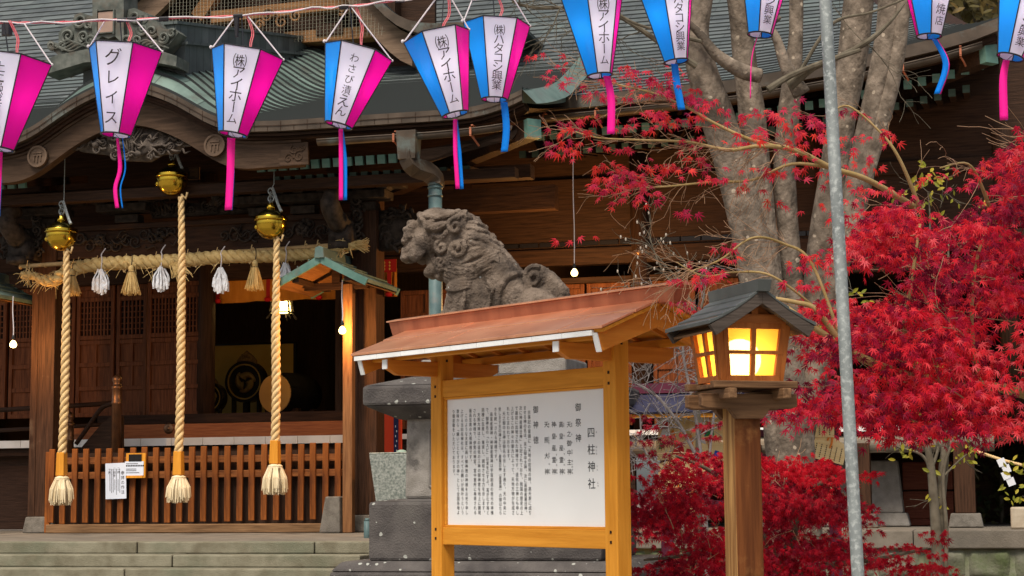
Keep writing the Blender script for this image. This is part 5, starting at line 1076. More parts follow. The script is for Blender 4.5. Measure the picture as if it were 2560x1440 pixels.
for x in (-.905 + .03, .69 + .03):
    mb = MB(); pr = [(-.38, zs + .62), (.48, zs + .62), (.48, zs + .57), (.40, zs + .53), (-.30, zs + .53), (-.38, zs + .57)]; mb.prism(pr, x, x + .045, ax='x'); a_ = spt('bracket_arm', mb, signy, bevel=.003)
    mb = MB(); mb.box(x - .001, x + .046, -.388, -.381, zs + .565, zs + .622); mb.build('white_tip', whitew, a_); mb = MB(); mb.box(x - .001, x + .046, .481, .488, zs + .565, zs + .622); mb.build('white_tip', whitew, a_)
for y in (-.30, .05, .40): mb = MB(); mb.box(X0 + .1, X1 - .13, y - .025, y + .025, zs + (.62 if y != .05 else .735), zs + (.665 if y != .05 else .80)); spt('purlin', mb, signx, bevel=.003)
for x in (-.95, -.7, -.45, -.2, .05, .3, .55, .8): 
    mb = MB()
    for s_ in (-1, 1): mb.beam((x, .05, zs + .80), (x, .05 + s_ * (HW - .05), zs + .655), .03, .03)
    spt('rafter', mb, signy)

# ================================================================== WOODEN LAMP POST
A = Frame(P(1852, 1000, 8.0), radians(18)); la = thing('lamp_post', 'wooden post lamp with glowing amber panes under a small grey gabled roof', 'lamp post', (A.o.x, A.o.y, 0), A.yaw); za = A.o.z - .032
mb = MB(); mb.box(-.064, .064, -.064, .064, 0, za + .03); mb.m[5] = 1; mb.build('post', [lamppost, sapw], la, bevel=.006)
mb = MB()
for s_ in (-1, 1): mb.prism([(-.23, za + .055), (-.23, za - .0), (-.20, za - .01), (-.10, za - .01), (-.062, za - .055), (.062, za - .055), (.10, za - .01), (.20, za - .01), (.23, za), (.23, za + .055)], s_ * .075 - .02, s_ * .075 + .02)
mb.build('bracket_arm', lampg, la, bevel=.004)
mb = MB(); 
for s_ in (-1, 1): mb.box(s_ * .13 - .02, s_ * .13 + .02, -.20, .20, za + .03, za + .075)
mb.build('cross_arm', lampy, la, bevel=.004)
mb = MB(); mb.box(-.20, .20, -.165, -.115, za + .0765, za + .108); mb.box(-.20, .20, .115, .165, za + .0765, za + .108); mb.box(-.165, .165, -.113, .113, za + .08, za + .10); mb.build('base_frame', lampg, la, bevel=.004)
hb_, ht_ = (.143, .118), (.175, .148); zb0, zb1 = za + .108, za + .36
def hp(sx_, sy_, t): return V((sx_ * lerp(hb_[0], ht_[0], t), sy_ * lerp(hb_[1], ht_[1], t), lerp(zb0, zb1, t)))
for a, b_ in ((-1, -1), (1, -1), (1, 1), (-1, 1)): mb = MB(); mb.beam(hp(a * .92, b_ * .92, 0), hp(a * .92, b_ * .92, 1), .036, .036, up=(0, 1, 0)); mb.build('corner_post', lampw, la, bevel=.003)
sides = [((-1, -1), (1, -1)), ((1, -1), (1, 1)), ((1, 1), (-1, 1)), ((-1, 1), (-1, -1))]
for (a, b_), (c, d_) in sides:
    fm = MB(); nr = V(((b_ - d_), (c - a), 0)).normalized()
    q = lambda s, t: hp(a, b_, t).lerp(hp(c, d_, t), s)
    for t in (.05, .5, .96): fm.beam(q(.06, t), q(.94, t), .022, .016 if t == .5 else .026)
    fm.beam(q(.5, .0), q(.5, 1), .022, .016, up=nr); 
    for s in (.1, .9): fm.beam(q(s, 0), q(s, 1), .022, .02, up=nr)
    fo = fm.build('window_frame', lampw, la); pm_ = MB(); ins = .93
    pts = [q(.1, .03), q(.9, .03), q(.9, .98), q(.1, .98)]; pts = [V((p.x * ins, p.y * ins, p.z)) for p in pts]; p2 = [V((p.x * .985, p.y * .985, p.z)) for p in pts]; pm_.add(pts, [(0, 1, 2, 3)]); pm_.build('pane', pane, fo)
mb = MB(); mb.ball((0, 0, za + .21), .094, 24); mb.build('globe', lampbulb, la, smooth=True)
mb = MB(); mb.tube([(0, 0, za + .10), (0, 0, za + .13)], .025, 10); mb.build('socket', blk, la)
RZ = za + .500; RE = za + .345; RW = .255; ry0, ry1 = -.245, .245
mb = MB()
for s_ in (-1, 1):
    for k in range(4):
        ta, tb = 1 - k * .25, 1 - (k + 1) * .25 - .02; tb = max(tb, 0); f = lambda t: lerp(RZ, RE, t) - .012 * sin(pi * t)
        v = [(s_ * RW * ta, ry0, f(ta)), (s_ * RW * ta, ry1, f(ta)), (s_ * RW * tb, ry1, f(tb)), (s_ * RW * tb, ry0, f(tb))]; w2 = [(p[0], p[1], p[2] + (.017 if i < 2 else .009)) for i, p in enumerate(v)]
        mb.add(v + w2, MB.BF if s_ > 0 else [x[::-1] for x in MB.BF])
rf = mb.build('roof', lamproof, la, bevel=.002)
mb = MB(); mb.frus(-.03, .03, ry0 - .015, ry1 + .01, RZ - .01, -.034, .034, ry0 - .025, ry1 + .012, RZ + .042); mb.build('ridge_cap', lamproof, rf, bevel=.002)
for y in (ry0 + .003, ry1 - .028):
    mb = MB()
    for s_ in (-1, 1): pr = [(0, RZ - .002), (s_ * (RW - .005), RE - .004), (s_ * (RW - .035), RE - .048), (0, RZ - .062)]; mb.prism(pr if s_ > 0 else pr[::-1], y, y + .025)
    mb.build('verge_board', lampverge, la, bevel=.002)
mb = MB()
for y in (-.15, .15): mb.box(-.165, .165, y - .015, y + .015, za + .362, za + .40); mb.box(-.016, .016, y - .014, y + .014, za + .40, RZ - .02); 
mb.build('gable_frame', lampx, la, bevel=.002)
mb = MB(); mb.prism([(-.14, za + .40), (.14, za + .40), (0, RZ - .03)], -.138, -.132); mb.prism([(-.14, za + .40), (.14, za + .40), (0, RZ - .03)], .132, .138); mb.build('gable_infill', lampx, la)
mb = MB()
for s_ in (-1, 1): mb.beam((s_ * .19, ry0 + .03, RE + .022), (s_ * .19, ry1 - .03, RE + .022), .03, .03); mb.beam((s_ * .125, ry0 + .03, RZ - .115), (s_ * .125, ry1 - .03, RZ - .115), .24, .010, up=(s_ * .55, 0, .83))
mb.build('roof_underside', lampy, la)
# ================================================================== STEEL POLE
a = P(2145, 1440, 7.0); b_ = P(2060, -60, 7.0); dr = (b_ - a) / (b_.z - a.z); base = a - dr * a.z
po = thing('steel_pole', 'slightly leaning galvanised steel pole in front of the red maple', 'pole', base); mb = MB(); mb.tube([V((0, 0, 0)) + dr * z for z in (0, .5, 1, 1.5, 2, 2.5, 3, 4, 5)], .0245, 20); po_ = mb.build('shaft', steelg, po, smooth=True)

# ================================================================== FESTIVAL LANTERNS
LN = [  # top centre, bottom centre (px), top width, bottom width, turn, depth, writing, ribbon path, ribbon front colour, string ends
 ((38, 150), (-3, 372), 196, 80, -6, 8.0, '上土高齢者クラブ', ((-4, 380), (-6, 450), (-10, 540)), 'p', ((-40, 55), (60, 58)), 'lantern with seven brush characters, first on the cable and partly out of view'),
 ((314, 124), (290, 338), 194, 79, -7, 8.2, 'グレイス', ((298, 346), (305, 420), (293, 470), (298, 520)), 't', ((262, 52), (338, 48)), 'lantern with four brush characters and a thin twisted pink ribbon, second from the left'),
 ((619, 135), (582, 336), 186, 75, -1, 8.2, '㈱アイホーム', ((578, 345), (576, 430), (571, 525)), 'p', ((588, 42), (620, 41)), 'lantern with a straight wide pink ribbon hanging over the middle of the carved gable'),
 ((897, 129), (846, 313), 176, 72, 4, 8.2, 'わさび漬えん', ((852, 322), (857, 400), (857, 500)), 's', ((872, 18), (878, 18)), 'lantern with hiragana writing tilted to the left and a pale pink and blue ribbon'),
 ((1091, 90), (1138, 286), 172, 70, 7, 8.2, '㈱アイホーム', ((1138, 298), (1143, 380), (1149, 472)), 's', ((1090, -4), (1128, -4)), 'wide-topped lantern tilted to the right, overlapping the lantern behind it'),
 ((1242, 60), (1236, 249), 172, 68, 7, 8.9, '㈱ハタコシ興業', ((1260, 255), (1266, 320), (1261, 380)), 'b', ((1182, -5), (1283, -5)), 'upright lantern with a narrow blue ribbon, partly behind its tilted neighbour'),
 ((1479, -4), (1499, 189), 168, 67, 19, 8.4, '㈱アイホーム', ((1517, 190), (1528, 250), (1527, 335)), 'p', ((1440, -90), (1520, -90)), 'lantern above the sparse maple twigs with a long curved pink ribbon'),
 ((1661, -40), (1690, 154), 160, 65, 20, 8.8, '㈱ハタコシ興業', ((1686, 160), (1692, 210), (1704, 275)), 'b', ((1620, -120), (1700, -120)), 'lantern in front of the leaning tree stem with a short bright blue ribbon'),
 ((1917, -112), (1900, 87), 152, 65, 17, 8.8, '㈱ハタコシ興業', ((1892, 95), (1879, 150), (1876, 246)), 'n', ((1880, -200), (1960, -200)), 'lantern between the tree stems with its ribbon seen edge-on as a thin purple line'),
 ((2322, -112), (2323, 91), 170, 66, 25, 8.8, '　　　　焼店', ((2335, 98), (2364, 160), (2342, 235)), 'c', ((2290, -200), (2360, -200)), 'lantern with two large characters and a curling blue ribbon before the roof corner'),
 ((2578, -62), (2526, 143), 172, 70, 8, 8.2, '㈱ハタコシ興業', ((2516, 150), (2508, 200), (2510, 300)), 'p', ((2540, -150), (2620, -150)), 'glossy lantern beyond the roof corner with a wide straight pink ribbon, last on the cable')]
FACE = [lan_b, lan_w, lan_p]
for (tc, bc, wt, wb, yaw, D, txt, rib, rc, st, lab) in LN:
    T = P(*tc, D); Bc = P(*bc, D); Rt = wt * D / FP / 2; Rb = wb * D / FP / 2; ax = (T - Bc).normalized()
    root = thing('festival_lantern', lab, 'lantern', T, 0, 'blue, white and pink festival lanterns on a string')
    side = (V((1, 0, 0)) - ax * ax.x).normalized(); fwd = ax.cross(side) * -1      # towards the camera
    if fwd.y > 0: fwd = -fwd
    def cor(k, R, o): th = radians(yaw - 90 + 60 * k); return o - T + side * (R * sin(th)) + fwd * (R * cos(th))
    tops = [cor(k, Rt, T) for k in range(6)]; bots = [cor(k, Rb, Bc) for k in range(6)]
    for k, (m_, nm) in enumerate(((lan_b, 'blue_face'), (lan_w, 'white_face'), (lan_p, 'pink_face'), (lan_b, 'blue_face'), (lan_w, 'white_face'), (lan_p, 'pink_face'))):
        mb = MB(); k2 = (k + 1) % 6; nv = 6
        outn = ((tops[k] + tops[k2]) * .5 - (T - T)).normalized()
        def f(s, t):
            p = bots[k].lerp(tops[k], t).lerp(bots[k2].lerp(tops[k2], t), s); bl = .011 * sin(pi * s) * sin(pi * t) * noise.noise((s * 2 + k * 3, t * 3, D + tc[0])); return p + outn * bl
        mb.grid(f, 6, 10); fo = mb.build(nm, m_, root, smooth=True)
        if k == 1:
            L_ = MB(); up_ = ((tops[1] + tops[2]) - (bots[1] + bots[2])) * .5; H_ = up_.length; up_.normalize(); rt = (tops[2] - tops[1]).normalized(); rt = (rt - up_ * rt.dot(up_)).normalized(); nrm = rt.cross(up_); 
            if nrm.y > 0: nrm = -nrm
            n = len(txt); t0, t1 = (.86, .13)
            for i, ch in enumerate(txt):
                t = lerp(t0, t1, (i + .2) / (n - .6)) if n > 4 else lerp(.83, .17, i / (n - 1)); w_ = lerp(Rb, Rt, t)
                cc = (bots[1].lerp(tops[1], t) + bots[2].lerp(tops[2], t)) * .5 + nrm * .011
                size = min(w_ * .62, H_ / n * 1.02) if n > 4 else max(w_ * .55, Rt * .40)
                if 'わさ' in txt: size *= .72 if i < 4 else 1.1
                put(L_, ch, cc, rt, up_, size)
            L_.build('lettering', inkb, fo)
    lbm = MB(); lc = (Bc - T) * .40; lbm.ball(lc, .042, 12); lbm.build('bulb', lanbulb, root, smooth=True); lbm = MB(); lbm.tube([lc + ax * .04, lc + ax * .085], .016, 8); lbm.tube([lc + ax * .08, (P(*st[0], D) + P(*st[1], D)) * .5 - T], .003, 4); lbm.build('socket', blk, root)  # unseen bulb and socket, added lit inside each lantern
    fr = MB()
    for k in range(6):
        fr.tube([tops[k], bots[k]], .0032, 5); fr.tube([tops[k], tops[(k + 1) % 6]], .0035, 5)
    ring = [Bc - T + (side * sin(a) + fwd * cos(a)) * Rb * .97 for a in [2 * pi * i / 24 for i in range(25)]]; fr.tube(ring, .0042, 5); fr.tube([ring[0], ring[12]], .0015, 4)
    fr.build('frame', blk, root)
    s_ = MB(); e0 = P(*st[0], D) - T; e1_ = P(*st[1], D) - T; s_.tube([tops[0], e0], .0036, 5); s_.tube([tops[3], e1_], .0036, 5); s_.ball(tops[0] + V((-.004, 0, .006)), .009, 8); s_.ball(tops[3], .007, 8); s_.build('string', cordw, root)
    cr = MB(); mid = (e0 + e1_) * .5
    for o_ in (0, .008): cr.tube(crom([mid + V((.02 + o_, 0, .01)), mid * .6 + V((.035 + o_, .01, 0)), mid * .3 + V((.02 + o_, .0, 0)), V((.01, 0, -.02))], 5), .0028, 5)
    cr.build('cable', cordr, root)
    pts = [P(x, y, D) - T for x, y in rib]; pts = crom(pts, 6); wd = .0175
    hw = {'p': (1, .25), 'b': (.2, 1), 's': (.55, .55), 't': (.55, .2), 'n': (.14, .1), 'c': (.25, .8)}[rc]; first = rib_b if rc in 'bc' else rib_p
    for nm, cl, fac, sh, dy in (('pink_ribbon', rib_p, hw[0], (-.5 if rc in 'st' else 0), 0), ('blue_ribbon', rib_b, hw[1], (.55 if rc in 's' else .8 * (1 if rc in 'pt' else 0)), .006)):
        mb = MB(); vs = []
        if rc in 'bc': sh = .0 if nm == 'blue_ribbon' else (.95 if rc == 'c' else -.6 + .2); dy = -.004 if nm == 'blue_ribbon' else .003
        nn = len(pts)
        for i, p in enumerate(pts):
            t = i / (nn - 1); x = sh * wd * (min(1, t * 2) if rc in 'sp' else 1); w2 = wd * fac * (.55 + .45 * min(1, t * 3) if rc == 't' else 1); tw = .4 * sin(t * 3 + D)
            vs += [p + V((x - w2, dy - tw * w2, 0)), p + V((x + w2, dy + tw * w2, 0))]
        mb.add(vs, [(2 * i, 2 * i + 1, 2 * i + 3, 2 * i + 2) for i in range(nn - 1)]); ob = mb.build(nm, cl, root, smooth=True); so = ob.modifiers.new('solid', 'SOLIDIFY'); so.thickness = .0012
w0 = P(330, 48, 8.2); wr = thing('string_cable', 'pink and white twisted cable with black tape carrying the festival lanterns', 'cable', w0)
wp = [P(x, y, D) - w0 for x, y, D in ((-200, 68, 8), (0, 58, 8.1), (130, 57, 8.15), (330, 49, 8.2), (600, 40, 8.2), (780, 22, 8.2), (875, 16, 8.2), (1010, 0, 8.2), (1110, -8, 8.25), (1232, -8, 8.9), (1480, -92, 8.5), (1660, -122, 8.8), (1920, -202, 8.8), (2320, -202, 8.8), (2580, -152, 8.2), (2800, -140, 8))]
f = crom(wp, 6); mb = MB(); mb.tube([p + V((0, 0, .003 * (i % 2))) for i, p in enumerate(f)], .0045, 6); mb.build('red_cable', cordr, wr)
mb = MB(); mb.tube([p + V((0, -.006, .006 * sin(i * 1.3))) for i, p in enumerate(f)], .0035, 6); mb.build('white_cord', cordw, wr)
mb = MB()
for px, py in ((40, 57), (150, 56), (305, 50), (410, 47), (595, 40), (860, 18), (1000, 1), (330, 48)): p = P(px, py, 8.2) - w0; mb = MB(); mb.tube([p + V((-.022, 0, -.001)), p + V((.022, 0, .001))], .011, 7); mb.build('black_tape', blacktape, wr)
mb = MB(); p = P(592, 45, 8.2) - w0; mb.tube([p, p + V((0, 0, -.09))], [.014, .008], 7); mb.build('connector', blacktape, wr); mb = MB(); p = P(18, 62, 8.1) - w0; mb.tube([p, p + V((0, .0, -.05))], .025, 8); mb.build('connector', blacktape, wr)

# ================================================================== PLAQUE RACK
E = Frame(P(1740, 1200, 16.4), radians(-10)); E.o.z = 0; rk = thing('plaque_rack', 'maroon rack with an indigo slatted roof for hanging wooden prayer plaques, behind the red maple', 'rack', E.o, E.yaw)
def eL(px, py, d=0): return E.L(px, py, d)
x0 = eL(1608, 1010).x; x1 = eL(2110, 1010).x
for px in (1665, 2085): q = eL(px, 1200); mb = MB(); mb.box(q.x - .055, q.x + .055, 0, .11, 0, eL(px, 1000).z); mb.build('post', magenta, rk, bevel=.006)
mb = MB()
for py in (1050, 1085, 1145, 1205, 1260): z = eL(1700, py).z; mb.box(eL(1665, 1200).x, eL(2085, 1200).x, .03, .07, z - .03, z + .03)
mb.build('rail', magenta, rk)
zt = eL(1700, 982).z; ze = eL(1700, 1030, -.4).z; mb = MB()
for k in range(6): t = k / 6; mb.beam((x0 - .1, lerp(-.45, .05, t + .083), lerp(ze, zt, t + .083)), (x1, lerp(-.45, .05, t + .083), lerp(ze, zt, t + .083)), .10, .016, up=(0, -.45, .9))
mb.beam((x0 - .1, .3, lerp(ze, zt, .6)), (x1, .3, lerp(ze, zt, .6)), .5, .02, up=(0, .45, .9)); mb.build('roof', purproof, rk)
mb = MB(); mb.box(x0 - .1, x1, -.01, .13, zt, zt + .09); mb.build('ridge_board', magenta, rk); mb = MB(); mb.box(x0 - .06, x1 - .05, -.43, -.39, ze - .05, ze - .015); mb.build('eave_strip', signx, rk)
emm = MB(); emm.prism([(-.16, -.11), (.16, -.11), (.16, .06), (0, .12), (-.16, .06)], -.006, .006); emm = emm.mesh('board', emaw)
emc = [mat('paint ' + n, c, rough=.6) for n, c in (('red', (.55, .02, .02)), ('blue', (.02, .08, .4)), ('green', (.03, .25, .06)), ('yellow', (.75, .45, .03)), ('white', (.75, .75, .72)))]
random.seed(14); EM = [(1690, 1068, 4, 'plaque with small painted figures at the upper left of the rack'), (1728, 1066, -3, 'blank-looking pale plaque at the top of the rack'), (1768, 1064, 5, 'plaque with painted figures near the top of the rack, left of the lamp post'), (1800, 1070, -4, 'plaque edging out from behind the lamp post at the top row'), (1685, 1118, -3, 'plaque of bright painted shapes in the second row'), (1725, 1128, 2, 'plaque with a round red seal in the second row'), (1768, 1122, 6, 'plaque half covered by maple leaves in the second row'), (1690, 1178, 3, 'pale plaque in the third row behind the maple'), (1740, 1182, -5, 'pale plaque in the third row glimpsed between red leaves'), (1690, 1230, 2, 'low plaque glowing orange behind the leaves'), (1728, 1250, -8, 'lowest plaque with blue marks behind the leaves'), (2040, 1062, 1, 'plaque with lines of writing right of the big tree trunk'), (2044, 1112, -2, 'plaque with columns of writing under another right of the trunk'), (2070, 1122, 14, 'tilted plaque close to the right-hand rack post'), (2046, 1232, 2, 'pale plaque low down right of the trunk')]
for i, (px, py, ro, lb) in enumerate(EM):
    c = eL(px, py, -.05 - .02 * (i % 3)); r = thing('prayer_plaque', lb, 'plaque', E.W(c), E.yaw, 'wooden prayer plaques on the rack'); r.rotation_euler = (0, radians(ro), E.yaw); link('board', emm, r)
    mb = MB()
    if px < 2000:
        for k in range(0 if i in (1, 7, 8) else 5): x = random.uniform(-.12, .1); z = random.uniform(-.08, .05); s_ = random.uniform(.025, .05); mb.add([(x - s_, -.0085, z - s_), (x + s_, -.0085, z - s_ * .6), (x + s_ * .7, -.0085, z + s_), (x - s_ * .4, -.0085, z + s_ * 1.2)], [(0, 1, 2, 3)], k % 5 if i != 5 else 0)
        if mb.v: mb.build('painting', emc, r)
    else:
        for k in range(6):
            x = .12 - .045 * k; z = .03
            while z > -.09: mb.box(x - .004, x + .004, -.008, -.007, z - .012, z); z -= .018
        mb.build('handwriting', inkb, r)
    cb = MB(); cb.tube(crom([(-.02, -.01, .07), (0, -.015, .15), (.02, -.01, .07), (.015, -.02, .01)], 4), .009, 5); cb.build('orange_cord', mat('orange cord', (.7, .2, .03), rough=.8) if i == 0 else bpy.data.materials['orange cord'], r)
# ================================================================== TREES
def trunk_tube(mb, pts, n=14, seed=0, seg=7, rough=.05, m=0):       # pts (px, py, width px, Y)
    q = [V((*P(x, y, Y),)) for x, y, w_, Y in pts]; rr = [w_ * Y / FP / 2 for x, y, w_, Y in pts]; f = crom(q, seg); k = len(f); rad = []
    for i in range(k): t = i / (k - 1) * (len(pts) - 1); j = min(int(t), len(pts) - 2); rad.append(lerp(rr[j], rr[j + 1], t - j))
    n0 = len(mb.v); mb.tube(f, rad, n, m)
    for i in range(n0, len(mb.v)):
        v = V(mb.v[i]); c = f[(i - n0) // n]; d = v - c; r_ = max(d.length, .001)
        mb.v[i] = tuple(c + d * (1 + rough * 2.2 * noise.noise((v.x * 3.5 + seed, v.y * 3.5, v.z * 1.2)) + rough * noise.noise((v.x * 14, v.y * 14 + seed, v.z * 5))))
    return f, rad
def twig(mb, p, d, l, r, depth, m=0, droop=0, spread=.6, ends=None, nsub=3, minr=.0016):
    pts = [p]; dd = d.copy(); n = 5
    for i in range(n):
        dd = (dd + V((random.uniform(-.22, .22), random.uniform(-.22, .22), random.uniform(-.2, .2) - droop))).normalized(); pts.append(pts[-1] + dd * (l / n))
    mb.tube(pts, [max(minr, r * (1 - .14 * i)) for i in range(n + 1)], 5 if r > .006 else 4, m)
    if ends is not None and depth <= 1: ends += [pts[-1], pts[3]]
    if depth > 0:
        for k in range(nsub):
            i = random.randint(1, n); a = (pts[i] - pts[i - 1]).normalized(); s_ = V((random.uniform(-1, 1), random.uniform(-1, 1), random.uniform(-.8, .8))); s_ = (s_ - a * s_.dot(a)).normalized()
            twig(mb, pts[i], (a + s_ * spread * random.uniform(.7, 1.3)).normalized(), l * random.uniform(.5, .75), r * .55, depth - 1, m, droop, spread, ends, nsub, minr)
# big grey tree with several stems
random.seed(17); zt = thing('zelkova_tree', 'massive grey-barked tree dividing into several leaning stems between lamp post and steel pole', 'tree', P(1985, 1440, 14.5) * V((1, 1, 0)) if False else (P(1985, 1440, 14.5).x, 14.5, 0))
TO = V(zt.location); mb = MB(); Y = 14.5
base = P(1990, 1760, Y)
trunk_tube(mb, [(2010, 1800, 243, Y), (2000, 1600, 173, Y), (1992, 1400, 140, Y), (1980, 1180, 121, Y), (1958, 1000, 121, Y), (1925, 850, 129, Y), (1900, 700, 103, Y - .05), (1868, 560, 92, Y - .1), (1835, 430, 90, Y - .1), (1795, 300, 88, Y - .15), (1758, 190, 81, Y - .2), (1742, 80, 64, Y - .2), (1762, -60, 59, Y - .2), (1788, -320, 47, Y - .2), (1814, -580, 32, Y - .2), (1842, -860, 14, Y - .2)], 22, 1)
trunk_tube(mb, [(1960, 1050, 74, Y + .1), (1935, 820, 74, Y), (1915, 640, 71, Y), (1893, 450, 72, Y), (1880, 300, 71, Y + .05), (1862, 160, 62, Y + .05), (1850, 40, 55, Y), (1830, -80, 50, Y), (1799, -340, 40, Y), (1769, -600, 27, Y), (1736, -880, 12, Y)], 20, 2)
trunk_tube(mb, [(2000, 1100, 81, Y + .15), (1985, 850, 68, Y + .15), (1972, 600, 54, Y + .1), (1962, 420, 57, Y + .1), (1975, 250, 51, Y + .1), (1990, 80, 37, Y + .1), (1990, -80, 35, Y + .1), (1990, -340, 28, Y + .1), (1990, -600, 19, Y + .1), (1990, -880, 8, Y + .1)], 18, 3)
trunk_tube(mb, [(1985, 1120, 88, Y + .25), (2015, 900, 77, Y + .3), (2050, 650, 70, Y + .3), (2080, 450, 68, Y + .3), (2105, 300, 72, Y + .35), (2132, 140, 76, Y + .35), (2150, -20, 74, Y + .35), (2160, -90, 74, Y + .35), (2186, -350, 59, Y + .35), (2212, -610, 40, Y + .35), (2240, -890, 18, Y + .35)], 18, 4)
trunk_tube(mb, [(2000, 1080, 74, Y + .1), (2050, 880, 63, Y + .1), (2105, 620, 57, Y), (2140, 450, 53, Y), (2172, 300, 57, Y), (2205, 150, 61, Y), (2222, 30, 59, Y), (2218, -80, 57, Y), (2211, -340, 45, Y), (2204, -600, 31, Y), (2197, -880, 14, Y)], 18, 5)
trunk_tube(mb, [(2120, 640, 44, Y - .05), (2170, 430, 37, Y - .05), (2215, 270, 40, Y - .05), (2245, 130, 42, Y - .05), (2262, -60, 39, Y - .05), (2278, -320, 31, Y - .05), (2294, -580, 21, Y - .05), (2312, -860, 9, Y - .05)], 16, 6)
trunk_tube(mb, [(1900, 190, 37, Y - .3), (1850, 175, 39, Y - .35), (1790, 135, 29, Y - .4), (1745, 80, 19, Y - .4), (1700, 40, 13, Y - .4)], 12, 7)
trunk_tube(mb, [(2005, 235, 44, Y - .3), (1965, 165, 31, Y - .3), (1938, 90, 22, Y - .3), (1900, 40, 17, Y - .3), (1880, -60, 15, Y - .3), (1843, -320, 12, Y - .3), (1807, -580, 8, Y - .3), (1768, -860, 8, Y - .3)], 12, 8); trunk_tube(mb, [(1935, 60, 52, Y - .1), (1905, 20, 44, Y - .1), (1860, -60, 37, Y - .1), (1757, -320, 29, Y - .1), (1655, -580, 20, Y - .1), (1545, -860, 9, Y - .1)], 12, 9)
mb.v = [tuple(V(v) - TO) for v in mb.v]; mb.build('trunk', bark, zt, smooth=True)
mb = MB()
trunk_tube(mb, [(1975, 215, 26, Y - .4), (2030, 170, 20, Y - .5), (2080, 150, 15, Y - .5), (2160, 110, 14, Y - .6), (2220, 60, 10, Y - .6), (2260, 10, 6, Y - .6)], 8, 1)
trunk_tube(mb, [(1920, 225, 20, Y - .5), (1975, 190, 17, Y - .5), (2060, 155, 15, Y - .6), (2150, 125, 12, Y - .6)], 8, 2)
trunk_tube(mb, [(1740, 165, 20, Y - .4), (1640, 100, 14, Y - .5), (1545, 40, 12, Y - .5), (1440, 20, 10, Y - .5), (1340, 20, 8, Y - .5), (1280, 5, 5, Y - .5)], 8, 3)
trunk_tube(mb, [(1760, 105, 12, Y - .4), (1680, 85, 9, Y - .5), (1580, 55, 7, Y - .6), (1500, 0, 5, Y - .6)], 8, 4); trunk_tube(mb, [(2000, 180, 12, Y - .4), (2080, 60, 9, Y - .5), (2180, 30, 7, Y - .5), (2280, -10, 5, Y - .5)], 8, 5)
for (x, y, n_) in ((1300, 10, 5), (1400, 20, 5), (1500, 30, 5), (1250, -10, 4), (2180, 120, 2), (1600, 80, 3)):
    for k in range(n_): twig(mb, P(x, y, Y - .55), V((random.uniform(-1, .6), random.uniform(-.3, .3), random.uniform(-.5, .5))).normalized(), random.uniform(.25, .5), .006, 2, spread=.7)
mb.v = [tuple(V(v) - TO) for v in mb.v]; mb.build('branches', thinbark, zt)
# maple leaves
LF = []
for i, (a, l) in enumerate(((-118, .42), (-72, .74), (-34, .95), (0, 1.05), (34, .95), (72, .74), (118, .42))):
    LF.append((a, l))
def leaf(mb, p, nrm, tip, s, tone, curl=.25):
    nrm = nrm.normalized(); t = (tip - nrm * tip.dot(nrm)); t = t.normalized() if t.length > .01 else nrm.orthogonal().normalized(); b_ = nrm.cross(t)
    ring = []
    for i, (a, l) in enumerate(LF):
        for da, q in ((-9, .52), (0, 1), (9, .52)): ang = radians(a + da); rr = l * q * s; ring.append(p + t * (rr * cos(ang)) + b_ * (rr * sin(ang)) - nrm * (curl * rr * rr / s))
        if i < 6: an = radians((a + LF[i + 1][0]) / 2); ring.append(p + t * (.25 * s * cos(an)) + b_ * (.25 * s * sin(an)))
    vs = [p] + ring; fs = []; n = len(ring); i = 1
    fs = [(0, k, k + 1) for k in range(1, n)]
    mb.add(vs, fs); mb.t = mb.t if mb.t is not None else []; mb.t += [tone] * len(fs)
def leaves_at(mb, c, n, R, s, flat=.5, lo=0, hi=1, face=.8, zdroop=.25):
    base = lerp(lo, hi, min(1, max(0, .5 + .9 * noise.noise(c * 1.7) + random.uniform(-.25, .25))))
    for k in range(n):
        a = random.random() * 2 * pi; r = R * sqrt(random.random()); o = V((r * cos(a), r * sin(a) * .8, random.gauss(0, R * .18) * flat - zdroop * r * r / R))
        nr = V((random.uniform(-.7, .7), -face + random.uniform(-.4, .5), .55 + random.uniform(-.5, .5))); tip = V((cos(a) * .65, sin(a) * .4, -.8 + random.uniform(-.4, .4)))
        leaf(mb, c + o, nr, tip, s * random.uniform(.7, 1.15), min(1, max(0, base + random.gauss(0, .2))), random.uniform(.05, .55))
def inside(x, y, poly):
    r = False; j = len(poly) - 1
    for i in range(len(poly)):
        xi, yi = poly[i]; xj, yj = poly[j]
        if (yi > y) != (yj > y) and x < (xj - xi) * (y - yi) / (yj - yi) + xi: r = not r
        j = i
    return r
def fill(mb, poly, n, Y0, Y1, per, R, s, holes=(), gap=0, **k):
    xs = [p[0] for p in poly]; ys = [p[1] for p in poly]; cs = []
    while len(cs) < n:
        x = random.uniform(min(xs), max(xs)); y = random.uniform(min(ys), max(ys))
        if not inside(x, y, poly) or any((x - hx) ** 2 / (rx * rx) + (y - hy) ** 2 / (ry * ry) < 1 for hx, hy, rx, ry in holes): continue
        if gap and noise.noise((x / 120, y / 55, gap)) < -.10: continue
        c = P(x, y, random.uniform(Y0, Y1)); cs.append(c); leaves_at(mb, c, random.randint(int(per * .6), int(per * 1.4)), R * random.uniform(.7, 1.25), s, **k)
    return cs
